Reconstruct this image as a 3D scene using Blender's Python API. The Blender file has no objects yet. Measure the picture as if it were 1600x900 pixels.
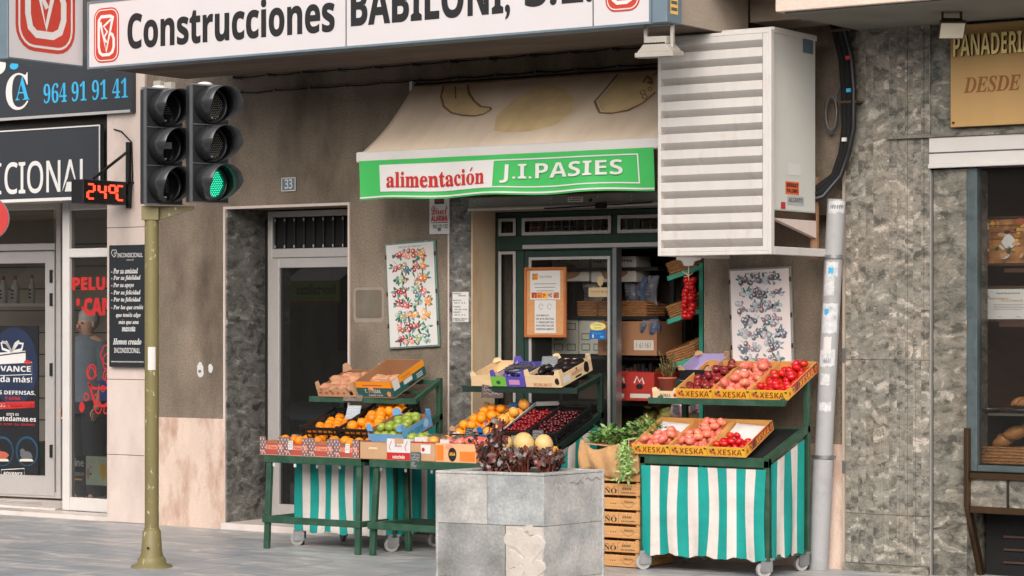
import bpy, bmesh, math, random
from mathutils import Vector, Matrix, Euler, noise
R = math.radians
SC = bpy.context.scene
COL = SC.collection
rnd = random.Random(7)

# ------------------------------------------------------------------ camera
TH = R(34.5)
CAM = Vector((9.6289, -14.0101, 1.6))
cd = bpy.data.cameras.new('camera')
cam = bpy.data.objects.new('camera', cd)
COL.objects.link(cam)
cam.location = CAM
cam.rotation_euler = (R(90), 0, TH)
cd.lens = 85.0
cd.sensor_width = 36
cd.shift_y = 0.03125
cd.clip_end = 3000
cd.clip_start = 0.1
SC.camera = cam

# ------------------------------------------------------------------ world and sun
SUN_EL, SUN_AZ = R(33), R(-26)          # azimuth measured from -y (the street) towards -x
w = bpy.data.worlds.new('World')
SC.world = w
w.use_nodes = True
nt = w.node_tree
bg = nt.nodes['Background']
sky = nt.nodes.new('ShaderNodeTexSky')
sky.sky_type = 'NISHITA'
sky.sun_disc = False
sdir = Vector((math.sin(-SUN_AZ) * math.cos(SUN_EL), -math.cos(SUN_AZ) * math.cos(SUN_EL), math.sin(SUN_EL)))
sky.sun_elevation = SUN_EL
sky.sun_rotation = math.atan2(sdir.x, sdir.y)
sky.dust_density = 4.0
sky.air_density = 1.0
hs = nt.nodes.new('ShaderNodeHueSaturation')
hs.inputs['Saturation'].default_value = 0.30
nt.links.new(sky.outputs[0], hs.inputs['Color'])
nt.links.new(hs.outputs[0], bg.inputs[0])
bg.inputs[1].default_value = 0.15
sd = bpy.data.lights.new('sun', 'SUN')
sd.energy = 1.2
sd.angle = R(55)
sd.color = (1.0, 0.94, 0.87)
sun = bpy.data.objects.new('sun', sd)
COL.objects.link(sun)
sun.rotation_euler = (-sdir).to_track_quat('-Z', 'Y').to_euler()
SC.view_settings.view_transform = 'Standard'
SC.view_settings.look = 'None'
SC.view_settings.gamma = 1
SC.view_settings.use_curve_mapping = False
SC.view_settings.exposure = 0.38
SC.cycles.max_bounces = 8
SC.cycles.transparent_max_bounces = 12

# ------------------------------------------------------------------ helpers
F = 3778.0
FW = Vector((-math.sin(TH), math.cos(TH), 0))
RT = Vector((math.cos(TH), math.sin(TH), 0))
def A(px, py, Y):
    """survey: the point of the photograph's pixel that lies on the vertical plane y = Y"""
    d = FW + RT * ((px - 800) / F) + Vector((0, 0, (500 - py) / F))
    return CAM + d * ((Y - CAM.y) / d.y)
def AX(px, py, X):
    d = FW + RT * ((px - 800) / F) + Vector((0, 0, (500 - py) / F))
    return CAM + d * ((X - CAM.x) / d.x)
def AZ(px, py, Z):
    d = FW + RT * ((px - 800) / F) + Vector((0, 0, (500 - py) / F))
    return CAM + d * ((Z - CAM.z) / d.z)

def srgb(r, g, b):
    f = lambda c: (c / 255 / 12.92) if c <= 10 else ((c / 255 + 0.055) / 1.055) ** 2.4
    return (f(r), f(g), f(b))

MATS = {}
def mat(name, col, rough=0.6, var=0.12, scale=8.0, bump=0.0, bscale=40.0, col2=None, metal=0.0, spec=0.5, stretch=(1, 1, 1), detail=6.0, emit=0.0, sheen=0.0, grain=0.0, gscale=300.0, dirt=None, dscale=2.0, damt=0.5, sss=0.0, dlo=.48, dhi=.72, objvar=0.0):
    """one procedural surface: base colour broken by noise, optional grain, blotches of dirt and a bump"""
    if name in MATS: return MATS[name]
    m = bpy.data.materials.new(name)
    m.use_nodes = True
    n, l = m.node_tree.nodes, m.node_tree.links
    b = n['Principled BSDF']
    b.inputs['Roughness'].default_value = rough
    b.inputs['Metallic'].default_value = metal
    b.inputs['Specular IOR Level'].default_value = spec
    if sss:
        b.inputs['Subsurface Weight'].default_value = sss
        b.inputs['Subsurface Radius'].default_value = (.01, .004, .002)
    tc = n.new('ShaderNodeTexCoord')
    mp = n.new('ShaderNodeMapping'); mp.inputs['Scale'].default_value = stretch
    l.new(tc.outputs['Object'], mp.inputs[0])
    ns = n.new('ShaderNodeTexNoise'); ns.inputs['Scale'].default_value = scale; ns.inputs['Detail'].default_value = detail
    l.new(mp.outputs[0], ns.inputs['Vector'])
    if col2 is None:
        c0 = tuple(max(0, c * (1 - var)) for c in col); c1 = tuple(min(1, c * (1 + var)) for c in col)
    else: c0, c1 = col, col2
    rp = n.new('ShaderNodeValToRGB')
    rp.color_ramp.elements[0].position = .3; rp.color_ramp.elements[1].position = .7
    rp.color_ramp.elements[0].color = (*c0, 1); rp.color_ramp.elements[1].color = (*c1, 1)
    l.new(ns.outputs['Fac'], rp.inputs[0])
    out = rp.outputs[0]
    if grain:
        g = n.new('ShaderNodeTexNoise'); g.inputs['Scale'].default_value = gscale; g.inputs['Detail'].default_value = 3
        l.new(tc.outputs['Object'], g.inputs['Vector'])
        mr = n.new('ShaderNodeMapRange'); mr.inputs[1].default_value = .3; mr.inputs[2].default_value = .7
        mr.inputs[3].default_value = 1 - grain; mr.inputs[4].default_value = 1 + grain
        l.new(g.outputs['Fac'], mr.inputs[0])
        mx = n.new('ShaderNodeMix'); mx.data_type = 'RGBA'; mx.blend_type = 'MULTIPLY'; mx.inputs[0].default_value = 1
        l.new(out, mx.inputs[6]); l.new(mr.outputs[0], mx.inputs[7]); out = mx.outputs[2]
    if dirt:
        g = n.new('ShaderNodeTexNoise'); g.inputs['Scale'].default_value = dscale; g.inputs['Detail'].default_value = 8; g.inputs['Roughness'].default_value = .65
        l.new(mp.outputs[0], g.inputs['Vector'])
        mr = n.new('ShaderNodeMapRange'); mr.inputs[1].default_value = dlo; mr.inputs[2].default_value = dhi; mr.inputs[4].default_value = damt
        l.new(g.outputs['Fac'], mr.inputs[0])
        mx = n.new('ShaderNodeMix'); mx.data_type = 'RGBA'
        l.new(mr.outputs[0], mx.inputs[0]); l.new(out, mx.inputs[6]); mx.inputs[7].default_value = (*dirt, 1); out = mx.outputs[2]
    if objvar:                                # every copy has its own tone
        oi = n.new('ShaderNodeObjectInfo'); hv = n.new('ShaderNodeHueSaturation')
        a = n.new('ShaderNodeMapRange'); a.inputs[3].default_value = .5 - objvar * .06; a.inputs[4].default_value = .5 + objvar * .06; l.new(oi.outputs['Random'], a.inputs[0]); l.new(a.outputs[0], hv.inputs['Hue'])
        ml = n.new('ShaderNodeMath'); ml.operation = 'MULTIPLY'; ml.inputs[1].default_value = 7.31; l.new(oi.outputs['Random'], ml.inputs[0])
        fr = n.new('ShaderNodeMath'); fr.operation = 'FRACT'; l.new(ml.outputs[0], fr.inputs[0])
        a = n.new('ShaderNodeMapRange'); a.inputs[3].default_value = 1 - objvar; a.inputs[4].default_value = 1 + objvar * .5; l.new(fr.outputs[0], a.inputs[0]); l.new(a.outputs[0], hv.inputs['Value'])
        l.new(out, hv.inputs['Color']); out = hv.outputs[0]
    l.new(out, b.inputs['Base Color'])
    if bump:
        bn = n.new('ShaderNodeTexNoise'); bn.inputs['Scale'].default_value = bscale; bn.inputs['Detail'].default_value = 6
        l.new(mp.outputs[0], bn.inputs['Vector'])
        bp = n.new('ShaderNodeBump'); bp.inputs['Strength'].default_value = bump; bp.inputs['Distance'].default_value = .02
        l.new(bn.outputs['Fac'], bp.inputs['Height']); l.new(bp.outputs[0], b.inputs['Normal'])
    if emit:
        l.new(out, b.inputs['Emission Color']); b.inputs['Emission Strength'].default_value = emit
    MATS[name] = m
    return m

def glass_mat(name, tint=(.85, .9, .88), ior=1.5, dust=0.03):
    m = bpy.data.materials.new(name); m.use_nodes = True
    n, l = m.node_tree.nodes, m.node_tree.links
    n.remove(n['Principled BSDF']); o = n['Material Output']
    tr = n.new('ShaderNodeBsdfTransparent'); tr.inputs[0].default_value = (*tint, 1)
    gl = n.new('ShaderNodeBsdfGlossy'); gl.inputs['Roughness'].default_value = 0.01
    df = n.new('ShaderNodeBsdfDiffuse'); df.inputs[0].default_value = (.5, .48, .45, 1)
    fr = n.new('ShaderNodeFresnel'); fr.inputs[0].default_value = ior
    mx = n.new('ShaderNodeMixShader'); l.new(fr.outputs[0], mx.inputs[0]); l.new(tr.outputs[0], mx.inputs[1]); l.new(gl.outputs[0], mx.inputs[2])
    m2 = n.new('ShaderNodeMixShader'); m2.inputs[0].default_value = dust; l.new(mx.outputs[0], m2.inputs[1]); l.new(df.outputs[0], m2.inputs[2])
    l.new(m2.outputs[0], o.inputs[0])
    MATS[name] = m
    return m

def marble_mat(name, dark, mid, light, strip=0.0, scale=3.2, rough=.32, tint=None):
    """breccia: warped clasts of differing tone in a flowing ground; with strip > 0 the slab is sawn into vertical strips whose veins do not line up"""
    m = bpy.data.materials.new(name); m.use_nodes = True
    n, l = m.node_tree.nodes, m.node_tree.links
    b = n['Principled BSDF']; b.inputs['Roughness'].default_value = rough
    tc = n.new('ShaderNodeTexCoord'); vec = tc.outputs['Object']
    def node(t, **k):
        x = n.new(t)
        for a, v in k.items(): x.inputs[a].default_value = v
        return x
    if strip:
        sp = n.new('ShaderNodeSeparateXYZ'); l.new(vec, sp.inputs[0])
        dv = n.new('ShaderNodeMath'); dv.operation = 'DIVIDE'; dv.inputs[1].default_value = strip; l.new(sp.outputs[0], dv.inputs[0])
        fl = n.new('ShaderNodeMath'); fl.operation = 'FLOOR'; l.new(dv.outputs[0], fl.inputs[0])
        wn = n.new('ShaderNodeTexWhiteNoise'); wn.noise_dimensions = '1D'; l.new(fl.outputs[0], wn.inputs['W'])
        sc = n.new('ShaderNodeVectorMath'); sc.operation = 'SCALE'; sc.inputs[3].default_value = .14; l.new(wn.outputs['Color'], sc.inputs[0])
        ad = n.new('ShaderNodeVectorMath'); ad.operation = 'ADD'; l.new(vec, ad.inputs[0]); l.new(sc.outputs[0], ad.inputs[1]); vec = ad.outputs[0]
    mp = n.new('ShaderNodeMapping'); mp.inputs['Rotation'].default_value = (0, R(-40), 0); mp.inputs['Scale'].default_value = (1.0, 1, 1.7)
    l.new(vec, mp.inputs[0])
    warp = node('ShaderNodeTexNoise', Scale=scale * 1.3, Detail=4); l.new(mp.outputs[0], warp.inputs['Vector'])
    wv = n.new('ShaderNodeVectorMath'); wv.operation = 'MULTIPLY_ADD'; wv.inputs[1].default_value = (.3, .3, .3)
    l.new(warp.outputs['Color'], wv.inputs[0]); l.new(mp.outputs[0], wv.inputs[2])
    w2 = node('ShaderNodeTexNoise', Scale=scale * 9, Detail=5); l.new(mp.outputs[0], w2.inputs['Vector'])
    wv2 = n.new('ShaderNodeVectorMath'); wv2.operation = 'MULTIPLY_ADD'; wv2.inputs[1].default_value = (.07, .07, .07)
    l.new(w2.outputs['Color'], wv2.inputs[0]); l.new(wv.outputs[0], wv2.inputs[2]); P = wv2.outputs[0]
    vo = node('ShaderNodeTexVoronoi', Scale=scale * 5.0); l.new(P, vo.inputs['Vector'])
    bw = n.new('ShaderNodeRGBToBW'); l.new(vo.outputs['Color'], bw.inputs[0])
    n1 = node('ShaderNodeTexNoise', Scale=scale * 3.0, Detail=13, Roughness=.68); l.new(P, n1.inputs['Vector'])
    n2 = node('ShaderNodeTexNoise', Scale=scale * 22, Detail=4, Roughness=.7); l.new(P, n2.inputs['Vector'])
    a1 = n.new('ShaderNodeMath'); a1.operation = 'MULTIPLY_ADD'; a1.inputs[1].default_value = .24; l.new(bw.outputs[0], a1.inputs[0])
    s1 = n.new('ShaderNodeMath'); s1.operation = 'MULTIPLY_ADD'; s1.inputs[1].default_value = 1.0; s1.inputs[2].default_value = -.2; l.new(n1.outputs['Fac'], s1.inputs[0])
    l.new(s1.outputs[0], a1.inputs[2])
    a2 = n.new('ShaderNodeMath'); a2.operation = 'MULTIPLY_ADD'; a2.inputs[1].default_value = .22; l.new(n2.outputs['Fac'], a2.inputs[0]); l.new(a1.outputs[0], a2.inputs[2])
    rp = n.new('ShaderNodeValToRGB'); e = rp.color_ramp.elements
    e[0].position = .37; e[0].color = (*dark, 1); e[1].position = .72; e[1].color = (*light, 1)
    x = e.new(.48); x.color = (*[c * .8 for c in mid], 1); x = e.new(.55); x.color = (*mid, 1); x = e.new(.63); x.color = (*[c * 1.25 for c in mid], 1)
    l.new(a2.outputs[0], rp.inputs[0])
    ve = node('ShaderNodeTexVoronoi', Scale=scale * 5.0); ve.feature = 'DISTANCE_TO_EDGE'; l.new(P, ve.inputs['Vector'])
    mr = n.new('ShaderNodeMapRange'); mr.inputs[1].default_value = 0; mr.inputs[2].default_value = .05; mr.inputs[3].default_value = .75; mr.inputs[4].default_value = 0; l.new(ve.outputs['Distance'], mr.inputs[0])
    pt = node('ShaderNodeTexNoise', Scale=scale * 1.6, Detail=3); l.new(vec, pt.inputs['Vector'])
    pm = n.new('ShaderNodeMapRange'); pm.inputs[1].default_value = .42; pm.inputs[2].default_value = .62; l.new(pt.outputs['Fac'], pm.inputs[0])
    mu = n.new('ShaderNodeMath'); mu.operation = 'MULTIPLY'; l.new(mr.outputs[0], mu.inputs[0]); l.new(pm.outputs[0], mu.inputs[1])
    mx = n.new('ShaderNodeMix'); mx.data_type = 'RGBA'; l.new(mu.outputs[0], mx.inputs[0]); l.new(rp.outputs[0], mx.inputs[6]); mx.inputs[7].default_value = (*dark, 1)
    big = node('ShaderNodeTexNoise', Scale=2.3, Detail=4); l.new(vec, big.inputs['Vector'])
    bm = n.new('ShaderNodeMapRange'); bm.inputs[1].default_value = .42; bm.inputs[2].default_value = .62; bm.inputs[4].default_value = .55; l.new(big.outputs['Fac'], bm.inputs[0])
    m2 = n.new('ShaderNodeMix'); m2.data_type = 'RGBA'; m2.blend_type = 'MULTIPLY'; l.new(bm.outputs[0], m2.inputs[0])
    l.new(mx.outputs[2], m2.inputs[6]); m2.inputs[7].default_value = (*(tint or (1.18, 1.06, 1.0)), 1)
    l.new(m2.outputs[2], b.inputs['Base Color'])
    bp = n.new('ShaderNodeBump'); bp.inputs['Strength'].default_value = .15; bp.inputs['Distance'].default_value = .004
    l.new(n1.outputs['Fac'], bp.inputs['Height']); l.new(bp.outputs[0], b.inputs['Normal'])
    MATS[name] = m
    return m

def pave_mat(name):
    m = bpy.data.materials.new(name); m.use_nodes = True
    n, l = m.node_tree.nodes, m.node_tree.links
    b = n['Principled BSDF']
    tc = n.new('ShaderNodeTexCoord')
    br = n.new('ShaderNodeTexBrick'); br.inputs['Scale'].default_value = 1.0
    br.inputs['Brick Width'].default_value = .8; br.inputs['Row Height'].default_value = .5; br.inputs['Mortar Size'].default_value = .006
    br.inputs['Color1'].default_value = (*srgb(146, 152, 158), 1); br.inputs['Color2'].default_value = (*srgb(176, 170, 165), 1); br.inputs['Mortar'].default_value = (*srgb(92, 90, 88), 1)
    br.inputs['Bias'].default_value = -.1
    l.new(tc.outputs['Object'], br.inputs['Vector'])
    mp = n.new('ShaderNodeMapping'); mp.inputs['Scale'].default_value = (.8, 2.2, 1); l.new(tc.outputs['Object'], mp.inputs[0])
    ns = n.new('ShaderNodeTexNoise'); ns.inputs['Scale'].default_value = 2.6; ns.inputs['Detail'].default_value = 9; ns.inputs['Roughness'].default_value = .62; ns.inputs['Distortion'].default_value = 1.0
    l.new(mp.outputs[0], ns.inputs['Vector'])
    rp = n.new('ShaderNodeValToRGB'); e = rp.color_ramp.elements
    e[0].position = .36; e[0].color = (*srgb(140, 148, 154), 1); e[1].position = .64; e[1].color = (*srgb(212, 200, 190), 1)
    x = e.new(.5); x.color = (*srgb(160, 163, 165), 1)
    l.new(ns.outputs['Fac'], rp.inputs[0])
    mx = n.new('ShaderNodeMix'); mx.data_type = 'RGBA'; mx.inputs[0].default_value = .72
    l.new(br.outputs['Color'], mx.inputs[6]); l.new(rp.outputs[0], mx.inputs[7])
    sp = n.new('ShaderNodeTexNoise'); sp.inputs['Scale'].default_value = 90; sp.inputs['Detail'].default_value = 2; l.new(tc.outputs['Object'], sp.inputs['Vector'])
    mr = n.new('ShaderNodeMapRange'); mr.inputs[1].default_value = .3; mr.inputs[2].default_value = .7; mr.inputs[3].default_value = .9; mr.inputs[4].default_value = 1.08; l.new(sp.outputs['Fac'], mr.inputs[0])
    m2 = n.new('ShaderNodeMix'); m2.data_type = 'RGBA'; m2.blend_type = 'MULTIPLY'; m2.inputs[0].default_value = 1
    l.new(mx.outputs[2], m2.inputs[6]); l.new(mr.outputs[0], m2.inputs[7])
    gv = n.new('ShaderNodeTexVoronoi'); gv.inputs['Scale'].default_value = 4.5; l.new(tc.outputs['Object'], gv.inputs['Vector'])      # trodden gum and drips
    gm_ = n.new('ShaderNodeMapRange'); gm_.inputs[1].default_value = .05; gm_.inputs[2].default_value = .075; gm_.inputs[3].default_value = .45; gm_.inputs[4].default_value = 0; l.new(gv.outputs['Distance'], gm_.inputs[0])
    jm = n.new('ShaderNodeMath'); jm.operation = 'MULTIPLY'; jm.inputs[1].default_value = .6; l.new(br.outputs['Fac'], jm.inputs[0])
    mxm = n.new('ShaderNodeMath'); mxm.operation = 'MAXIMUM'; l.new(gm_.outputs[0], mxm.inputs[0]); l.new(jm.outputs[0], mxm.inputs[1])
    m3 = n.new('ShaderNodeMix'); m3.data_type = 'RGBA'; l.new(mxm.outputs[0], m3.inputs[0]); l.new(m2.outputs[2], m3.inputs[6]); m3.inputs[7].default_value = (*srgb(84, 82, 80), 1)
    l.new(m3.outputs[2], b.inputs['Base Color'])
    rr = n.new('ShaderNodeMapRange'); rr.inputs[3].default_value = .28; rr.inputs[4].default_value = .6; l.new(ns.outputs['Fac'], rr.inputs[0]); l.new(rr.outputs[0], b.inputs['Roughness'])
    bp = n.new('ShaderNodeBump'); bp.inputs['Strength'].default_value = .25; bp.inputs['Distance'].default_value = .004
    l.new(ns.outputs['Fac'], bp.inputs['Height']); l.new(bp.outputs[0], b.inputs['Normal'])
    MATS[name] = m
    return m

BOLD = {'serif': (0x1D400, 0x1D41A, 0x1D7CE), 'serifit': (0x1D468, 0x1D482, 0x1D7CE), 'italic': (0x1D434, 0x1D44E, None), 'script': (0x1D4D0, 0x1D4EA, None), 'sans': (0x1D5D4, 0x1D5EE, 0x1D7EC), 'sansit': (0x1D63C, 0x1D656, 0x1D7EC), 'light': (0x1D5A0, 0x1D5BA, 0x1D7E2), 'mono': (0x1D670, 0x1D68A, 0x1D7F6)}
ACC = {'ó': ('o', 1), 'é': ('e', 1), 'á': ('a', 1), 'í': ('i', 1), 'Ñ': ('N', 2), 'ñ': ('n', 2), 'Ó': ('O', 1), 'Í': ('I', 1)}
def mapstr(s, st):
    if st not in BOLD: return s
    U, L, D = BOLD[st]; o = ''
    for c in s:
        if 'A' <= c <= 'Z': o += chr(U + ord(c) - 65)
        elif 'a' <= c <= 'z':
            o += 'ℎ' if (st == 'italic' and c == 'h') else chr(L + ord(c) - 97)
        elif c.isdigit() and D: o += chr(D + int(c))
        else: o += c
    return o
TXT = {}
PEN = []
def raw_text(s, st, off=0.0):
    k = (s, st, off)
    if k in TXT: return TXT[k]
    if not PEN:
        c = bpy.data.curves.new('lettering', 'FONT'); c.size = 1; c.fill_mode = 'FRONT'; c.resolution_u = 5
        PEN.append(bpy.data.objects.new('lettering', c))
    o = PEN[0]; c = o.data; c.body = mapstr(s, st); c.offset = off
    me = bpy.data.meshes.new_from_object(o)
    vs = [(v.co.x, v.co.y) for v in me.vertices]; fs = [tuple(p.vertices) for p in me.polygons]
    bpy.data.meshes.remove(me)
    TXT[k] = (vs, fs)
    return TXT[k]
def text_geo(s, st, off=0.0):
    base = ''.join(ACC[c][0] if c in ACC else c for c in s) if st in BOLD else s
    vs, fs = raw_text(base, st, off); vs = list(vs); fs = list(fs)
    if st in BOLD:
        for i, c in enumerate(s):
            if c in ACC:
                a = max([v[0] for v in raw_text(base[:i], st, off)[0]] or [0]) if i else 0
                b2 = max(v[0] for v in raw_text(base[:i + 1], st, off)[0])
                mid = (a + b2) / 2 + .03; y = .74 if c.isupper() else .55
                k = len(vs)
                if ACC[c][1] == 1: vs += [(mid - .05, y + .04), (mid + .0, y + .02), (mid + .13, y + .2), (mid + .03, y + .2)]
                else: vs += [(mid - .14, y + .08), (mid - .14, y + .0), (mid + .16, y + .06), (mid + .16, y + .15)]
                fs.append((k, k + 1, k + 2, k + 3))
    return vs, fs

class MB:
    """collects shapes (world coordinates, or local ones under T) and links them as one mesh object"""
    def __init__(s): s.v = []; s.f = []; s.fm = []; s.sm = []; s.mats = []; s.T = None
    def mi(s, m):
        if m not in s.mats: s.mats.append(m)
        return s.mats.index(m)
    def add(s, vs, fs, m, smooth=False):
        k = len(s.v)
        for p in vs:
            p = Vector(p)
            s.v.append(s.T @ p if s.T else p)
        i = s.mi(m) if not isinstance(m, (list, tuple)) else None
        for q, f in enumerate(fs):
            s.f.append(tuple(k + a for a in f)); s.fm.append(s.mi(m[q]) if i is None else i); s.sm.append(smooth)
    def quad(s, a, b, c, d, m): s.add([a, b, c, d], [(0, 1, 2, 3)], m)
    def box(s, x0, x1, y0, y1, z0, z1, m):
        """m: one material or six in the order -x +x -y +y -z +z"""
        v = [(x, y, z) for x in (x0, x1) for y in (y0, y1) for z in (z0, z1)]
        s.add(v, [(0, 1, 3, 2), (4, 6, 7, 5), (0, 4, 5, 1), (2, 3, 7, 6), (0, 2, 6, 4), (1, 5, 7, 3)], m)
    def bar(s, p0, p1, w, h, m, up=(0, 0, 1)):
        p0, p1 = Vector(p0), Vector(p1); d = (p1 - p0).normalized(); u = Vector(up)
        if abs(d.dot(u)) > .99: u = Vector((0, 1, 0))
        r = d.cross(u).normalized(); u = r.cross(d)
        v = []
        for p in (p0, p1):
            for a, b in ((-1, -1), (1, -1), (1, 1), (-1, 1)): v.append(p + r * (a * w / 2) + u * (b * h / 2))
        s.add(v, [(3, 2, 1, 0), (4, 5, 6, 7), (0, 1, 5, 4), (1, 2, 6, 5), (2, 3, 7, 6), (3, 0, 4, 7)], m)
    def tube(s, pts, r, m, n=10, caps=True):
        pts = [Vector(p) for p in pts]; rs = r if isinstance(r, (list, tuple)) else [r] * len(pts)
        v = []; f = []; pr = None
        for i, p in enumerate(pts):
            d = (pts[min(i + 1, len(pts) - 1)] - pts[max(i - 1, 0)]).normalized()
            if pr is None:
                u = Vector((0, 0, 1)) if abs(d.z) < .9 else Vector((1, 0, 0))
                pr = d.cross(u).normalized()
            else: pr = (pr - d * pr.dot(d)).normalized()
            q = d.cross(pr)
            for k in range(n):
                a = 2 * math.pi * k / n; v.append(p + (pr * math.cos(a) + q * math.sin(a)) * rs[i])
        for i in range(len(pts) - 1):
            for k in range(n): f.append((i * n + k, i * n + (k + 1) % n, (i + 1) * n + (k + 1) % n, (i + 1) * n + k))
        s.add(v, f, m, True)
        if caps:
            s.add(v[:n], [tuple(range(n - 1, -1, -1))], m); s.add(v[-n:], [tuple(range(n))], m)
    def cyl(s, p0, p1, r0, m, r1=None, n=20): s.tube([p0, p1], [r0, r0 if r1 is None else r1], m, n)
    def ball(s, c, r, m, nu=16, nv=10, fn=None, smooth=True):
        r = r if isinstance(r, (list, tuple)) else (r, r, r); c = Vector(c)
        v = [(0, 0, -1)]; 
        for j in range(1, nv):
            t = -math.pi / 2 + math.pi * j / nv
            for i in range(nu):
                a = 2 * math.pi * i / nu; v.append((math.cos(a) * math.cos(t), math.sin(a) * math.cos(t), math.sin(t)))
        v.append((0, 0, 1)); f = []
        for i in range(nu): f.append((0, 1 + (i + 1) % nu, 1 + i))
        for j in range(nv - 2):
            for i in range(nu): a = 1 + j * nu; f.append((a + i, a + (i + 1) % nu, a + nu + (i + 1) % nu, a + nu + i))
        a = 1 + (nv - 2) * nu
        for i in range(nu): f.append((a + i, a + (i + 1) % nu, len(v) - 1))
        o = []
        for p in v:
            p = Vector(p)
            k = fn(p) if fn else 1
            if isinstance(k, Vector): q = k
            else: q = p * k
            o.append(c + Vector((q.x * r[0], q.y * r[1], q.z * r[2])))
        s.add(o, f, m, smooth)
    def lathe(s, prof, m, n=20, c=(0, 0, 0), smooth=True):
        c = Vector(c); v = []; f = []
        for r, z in prof:
            for k in range(n): a = 2 * math.pi * k / n; v.append(c + Vector((r * math.cos(a), r * math.sin(a), z)))
        for i in range(len(prof) - 1):
            for k in range(n): f.append((i * n + k, i * n + (k + 1) % n, (i + 1) * n + (k + 1) % n, (i + 1) * n + k))
        s.add(v, f, m, smooth)
    def prism(s, poly, a, b, m, axis='y'):
        """poly: 2-D outline, extruded from a to b along the axis"""
        n = len(poly)
        g = {'y': lambda p, t: (p[0], t, p[1]), 'x': lambda p, t: (t, p[0], p[1]), 'z': lambda p, t: (p[0], p[1], t)}[axis]
        v = [g(p, a) for p in poly] + [g(p, b) for p in poly]
        s.add(v, [tuple(range(n)), tuple(range(2 * n - 1, n - 1, -1))] + [(i, n + i, n + (i + 1) % n, (i + 1) % n) for i in range(n)], m)
    def text(s, t, st, o, r, u, w, h, m, off=0.0, ext=0.0, align='l', shear=0.0, side=None):
        """lettering fitted into w x h from the lower left corner o along r and u (h or w None keeps the proportion)"""
        vs, fs = text_geo(t, st, off)
        if not vs: return 0
        x0 = min(v[0] for v in vs); x1 = max(v[0] for v in vs); y0 = min(v[1] for v in vs); y1 = max(v[1] for v in vs)
        if w is None: w = (x1 - x0) * h / (y1 - y0)
        if h is None: h = (y1 - y0) * w / (x1 - x0)
        o, r, u = Vector(o), Vector(r).normalized(), Vector(u).normalized()
        if align == 'c': o = o - r * (w / 2)
        if align == 'r': o = o - r * w
        nrm = r.cross(u)
        P = [o + r * ((v[0] - x0) / (x1 - x0) * w + shear * (v[1] - y0) / (y1 - y0) * h) + u * ((v[1] - y0) / (y1 - y0) * h) for v in vs]
        s.add([p + nrm * ext for p in P], fs, m)
        if ext:
            from collections import Counter
            ed = Counter(); dr = {}
            for f in fs:
                for i in range(len(f)):
                    a, b = f[i], f[(i + 1) % len(f)]; ed[frozenset((a, b))] += 1; dr[frozenset((a, b))] = (a, b)
            vv = P + [p + nrm * ext for p in P]; k = len(P)
            s.add(vv, [(dr[e][0], dr[e][1], dr[e][1] + k, dr[e][0] + k) for e, c in ed.items() if c == 1], side or m)
        return w
    def ribbon(s, pts, wd, o, r, u, m, closed=False):
        """flat stroke through 2-D points in the plane o, r, u"""
        o, r, u = Vector(o), Vector(r), Vector(u); n = len(pts); v = []
        for i in range(n):
            a = pts[(i - 1) % n] if (closed or i) else pts[i]; b = pts[(i + 1) % n] if (closed or i < n - 1) else pts[i]
            d = Vector((b[0] - a[0], b[1] - a[1])); d = d.normalized() if d.length else Vector((1, 0)); q = Vector((-d.y, d.x)) * wd / 2
            for sg in (1, -1): x, y = pts[i][0] + q.x * sg, pts[i][1] + q.y * sg; v.append(o + r * x + u * y)
        s.add(v, [(2 * i, 2 * i + 1, (2 * i + 3) % (2 * n), (2 * i + 2) % (2 * n)) for i in range(n if closed else n - 1)], m)
    def poly(s, pts, o, r, u, m):
        o, r, u = Vector(o), Vector(r), Vector(u); s.add([o + r * p[0] + u * p[1] for p in pts], [tuple(range(len(pts)))], m)
    def disc(s, c, r, u, rx, ry, m, n=12, wob=0.0, rot=0.0, g=rnd):
        c, r, u = Vector(c), Vector(r), Vector(u); v = []
        for k in range(n):
            a = 2 * math.pi * k / n; q = 1 + g.uniform(-wob, wob); x, y = rx * q * math.cos(a), ry * q * math.sin(a)
            v.append(c + r * (x * math.cos(rot) - y * math.sin(rot)) + u * (x * math.sin(rot) + y * math.cos(rot)))
        s.add(v, [tuple(range(n))], m)
    def rrect(s, o, r, u, w, h, rad, m, n=5):
        pts = []
        for cx, cy, a0 in ((w - rad, h - rad, 0), (rad, h - rad, 90), (rad, rad, 180), (w - rad, rad, 270)):
            for k in range(n + 1): a = R(a0 + 90 * k / n); pts.append((cx + rad * math.cos(a), cy + rad * math.sin(a)))
        s.poly(pts, o, r, u, m)
    def build(s, name, parent=None, bev=0.0, seg=1, loc=None, local=False):
        off = Vector((0, 0, 0))
        if loc is not None: off = Vector(loc)
        elif parent is not None and not local:
            off = base_of(parent)
        me = bpy.data.meshes.new(name)
        me.from_pydata([tuple(p - off) for p in s.v], [], s.f)
        for m in s.mats: me.materials.append(m)
        for p, a, b in zip(me.polygons, s.fm, s.sm): p.material_index = a; p.use_smooth = b
        me.update()
        o = bpy.data.objects.new(name, me); COL.objects.link(o)
        if parent is not None: o.parent = parent
        elif loc is not None: o.location = off
        if bev:
            b = o.modifiers.new('bevel', 'BEVEL'); b.width = bev; b.segments = seg; b.limit_method = 'ANGLE'; b.angle_limit = R(40)
        return o
def base_of(o):
    v = Vector((0, 0, 0))
    while o is not None: v = v + o.location; o = o.parent
    return v
def tag(o, label=None, cat=None, group=None, kind=None):
    if label: o['label'] = label
    if cat: o['category'] = cat
    if group: o['group'] = group
    if kind: o['kind'] = kind
    return o
def thing(name, label, cat, loc=(0, 0, 0), rot=(0, 0, 0), group=None):
    o = bpy.data.objects.new(name, None); COL.objects.link(o); o.location = loc; o.rotation_euler = rot; o.empty_display_size = .1
    return tag(o, label, cat, group)
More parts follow.
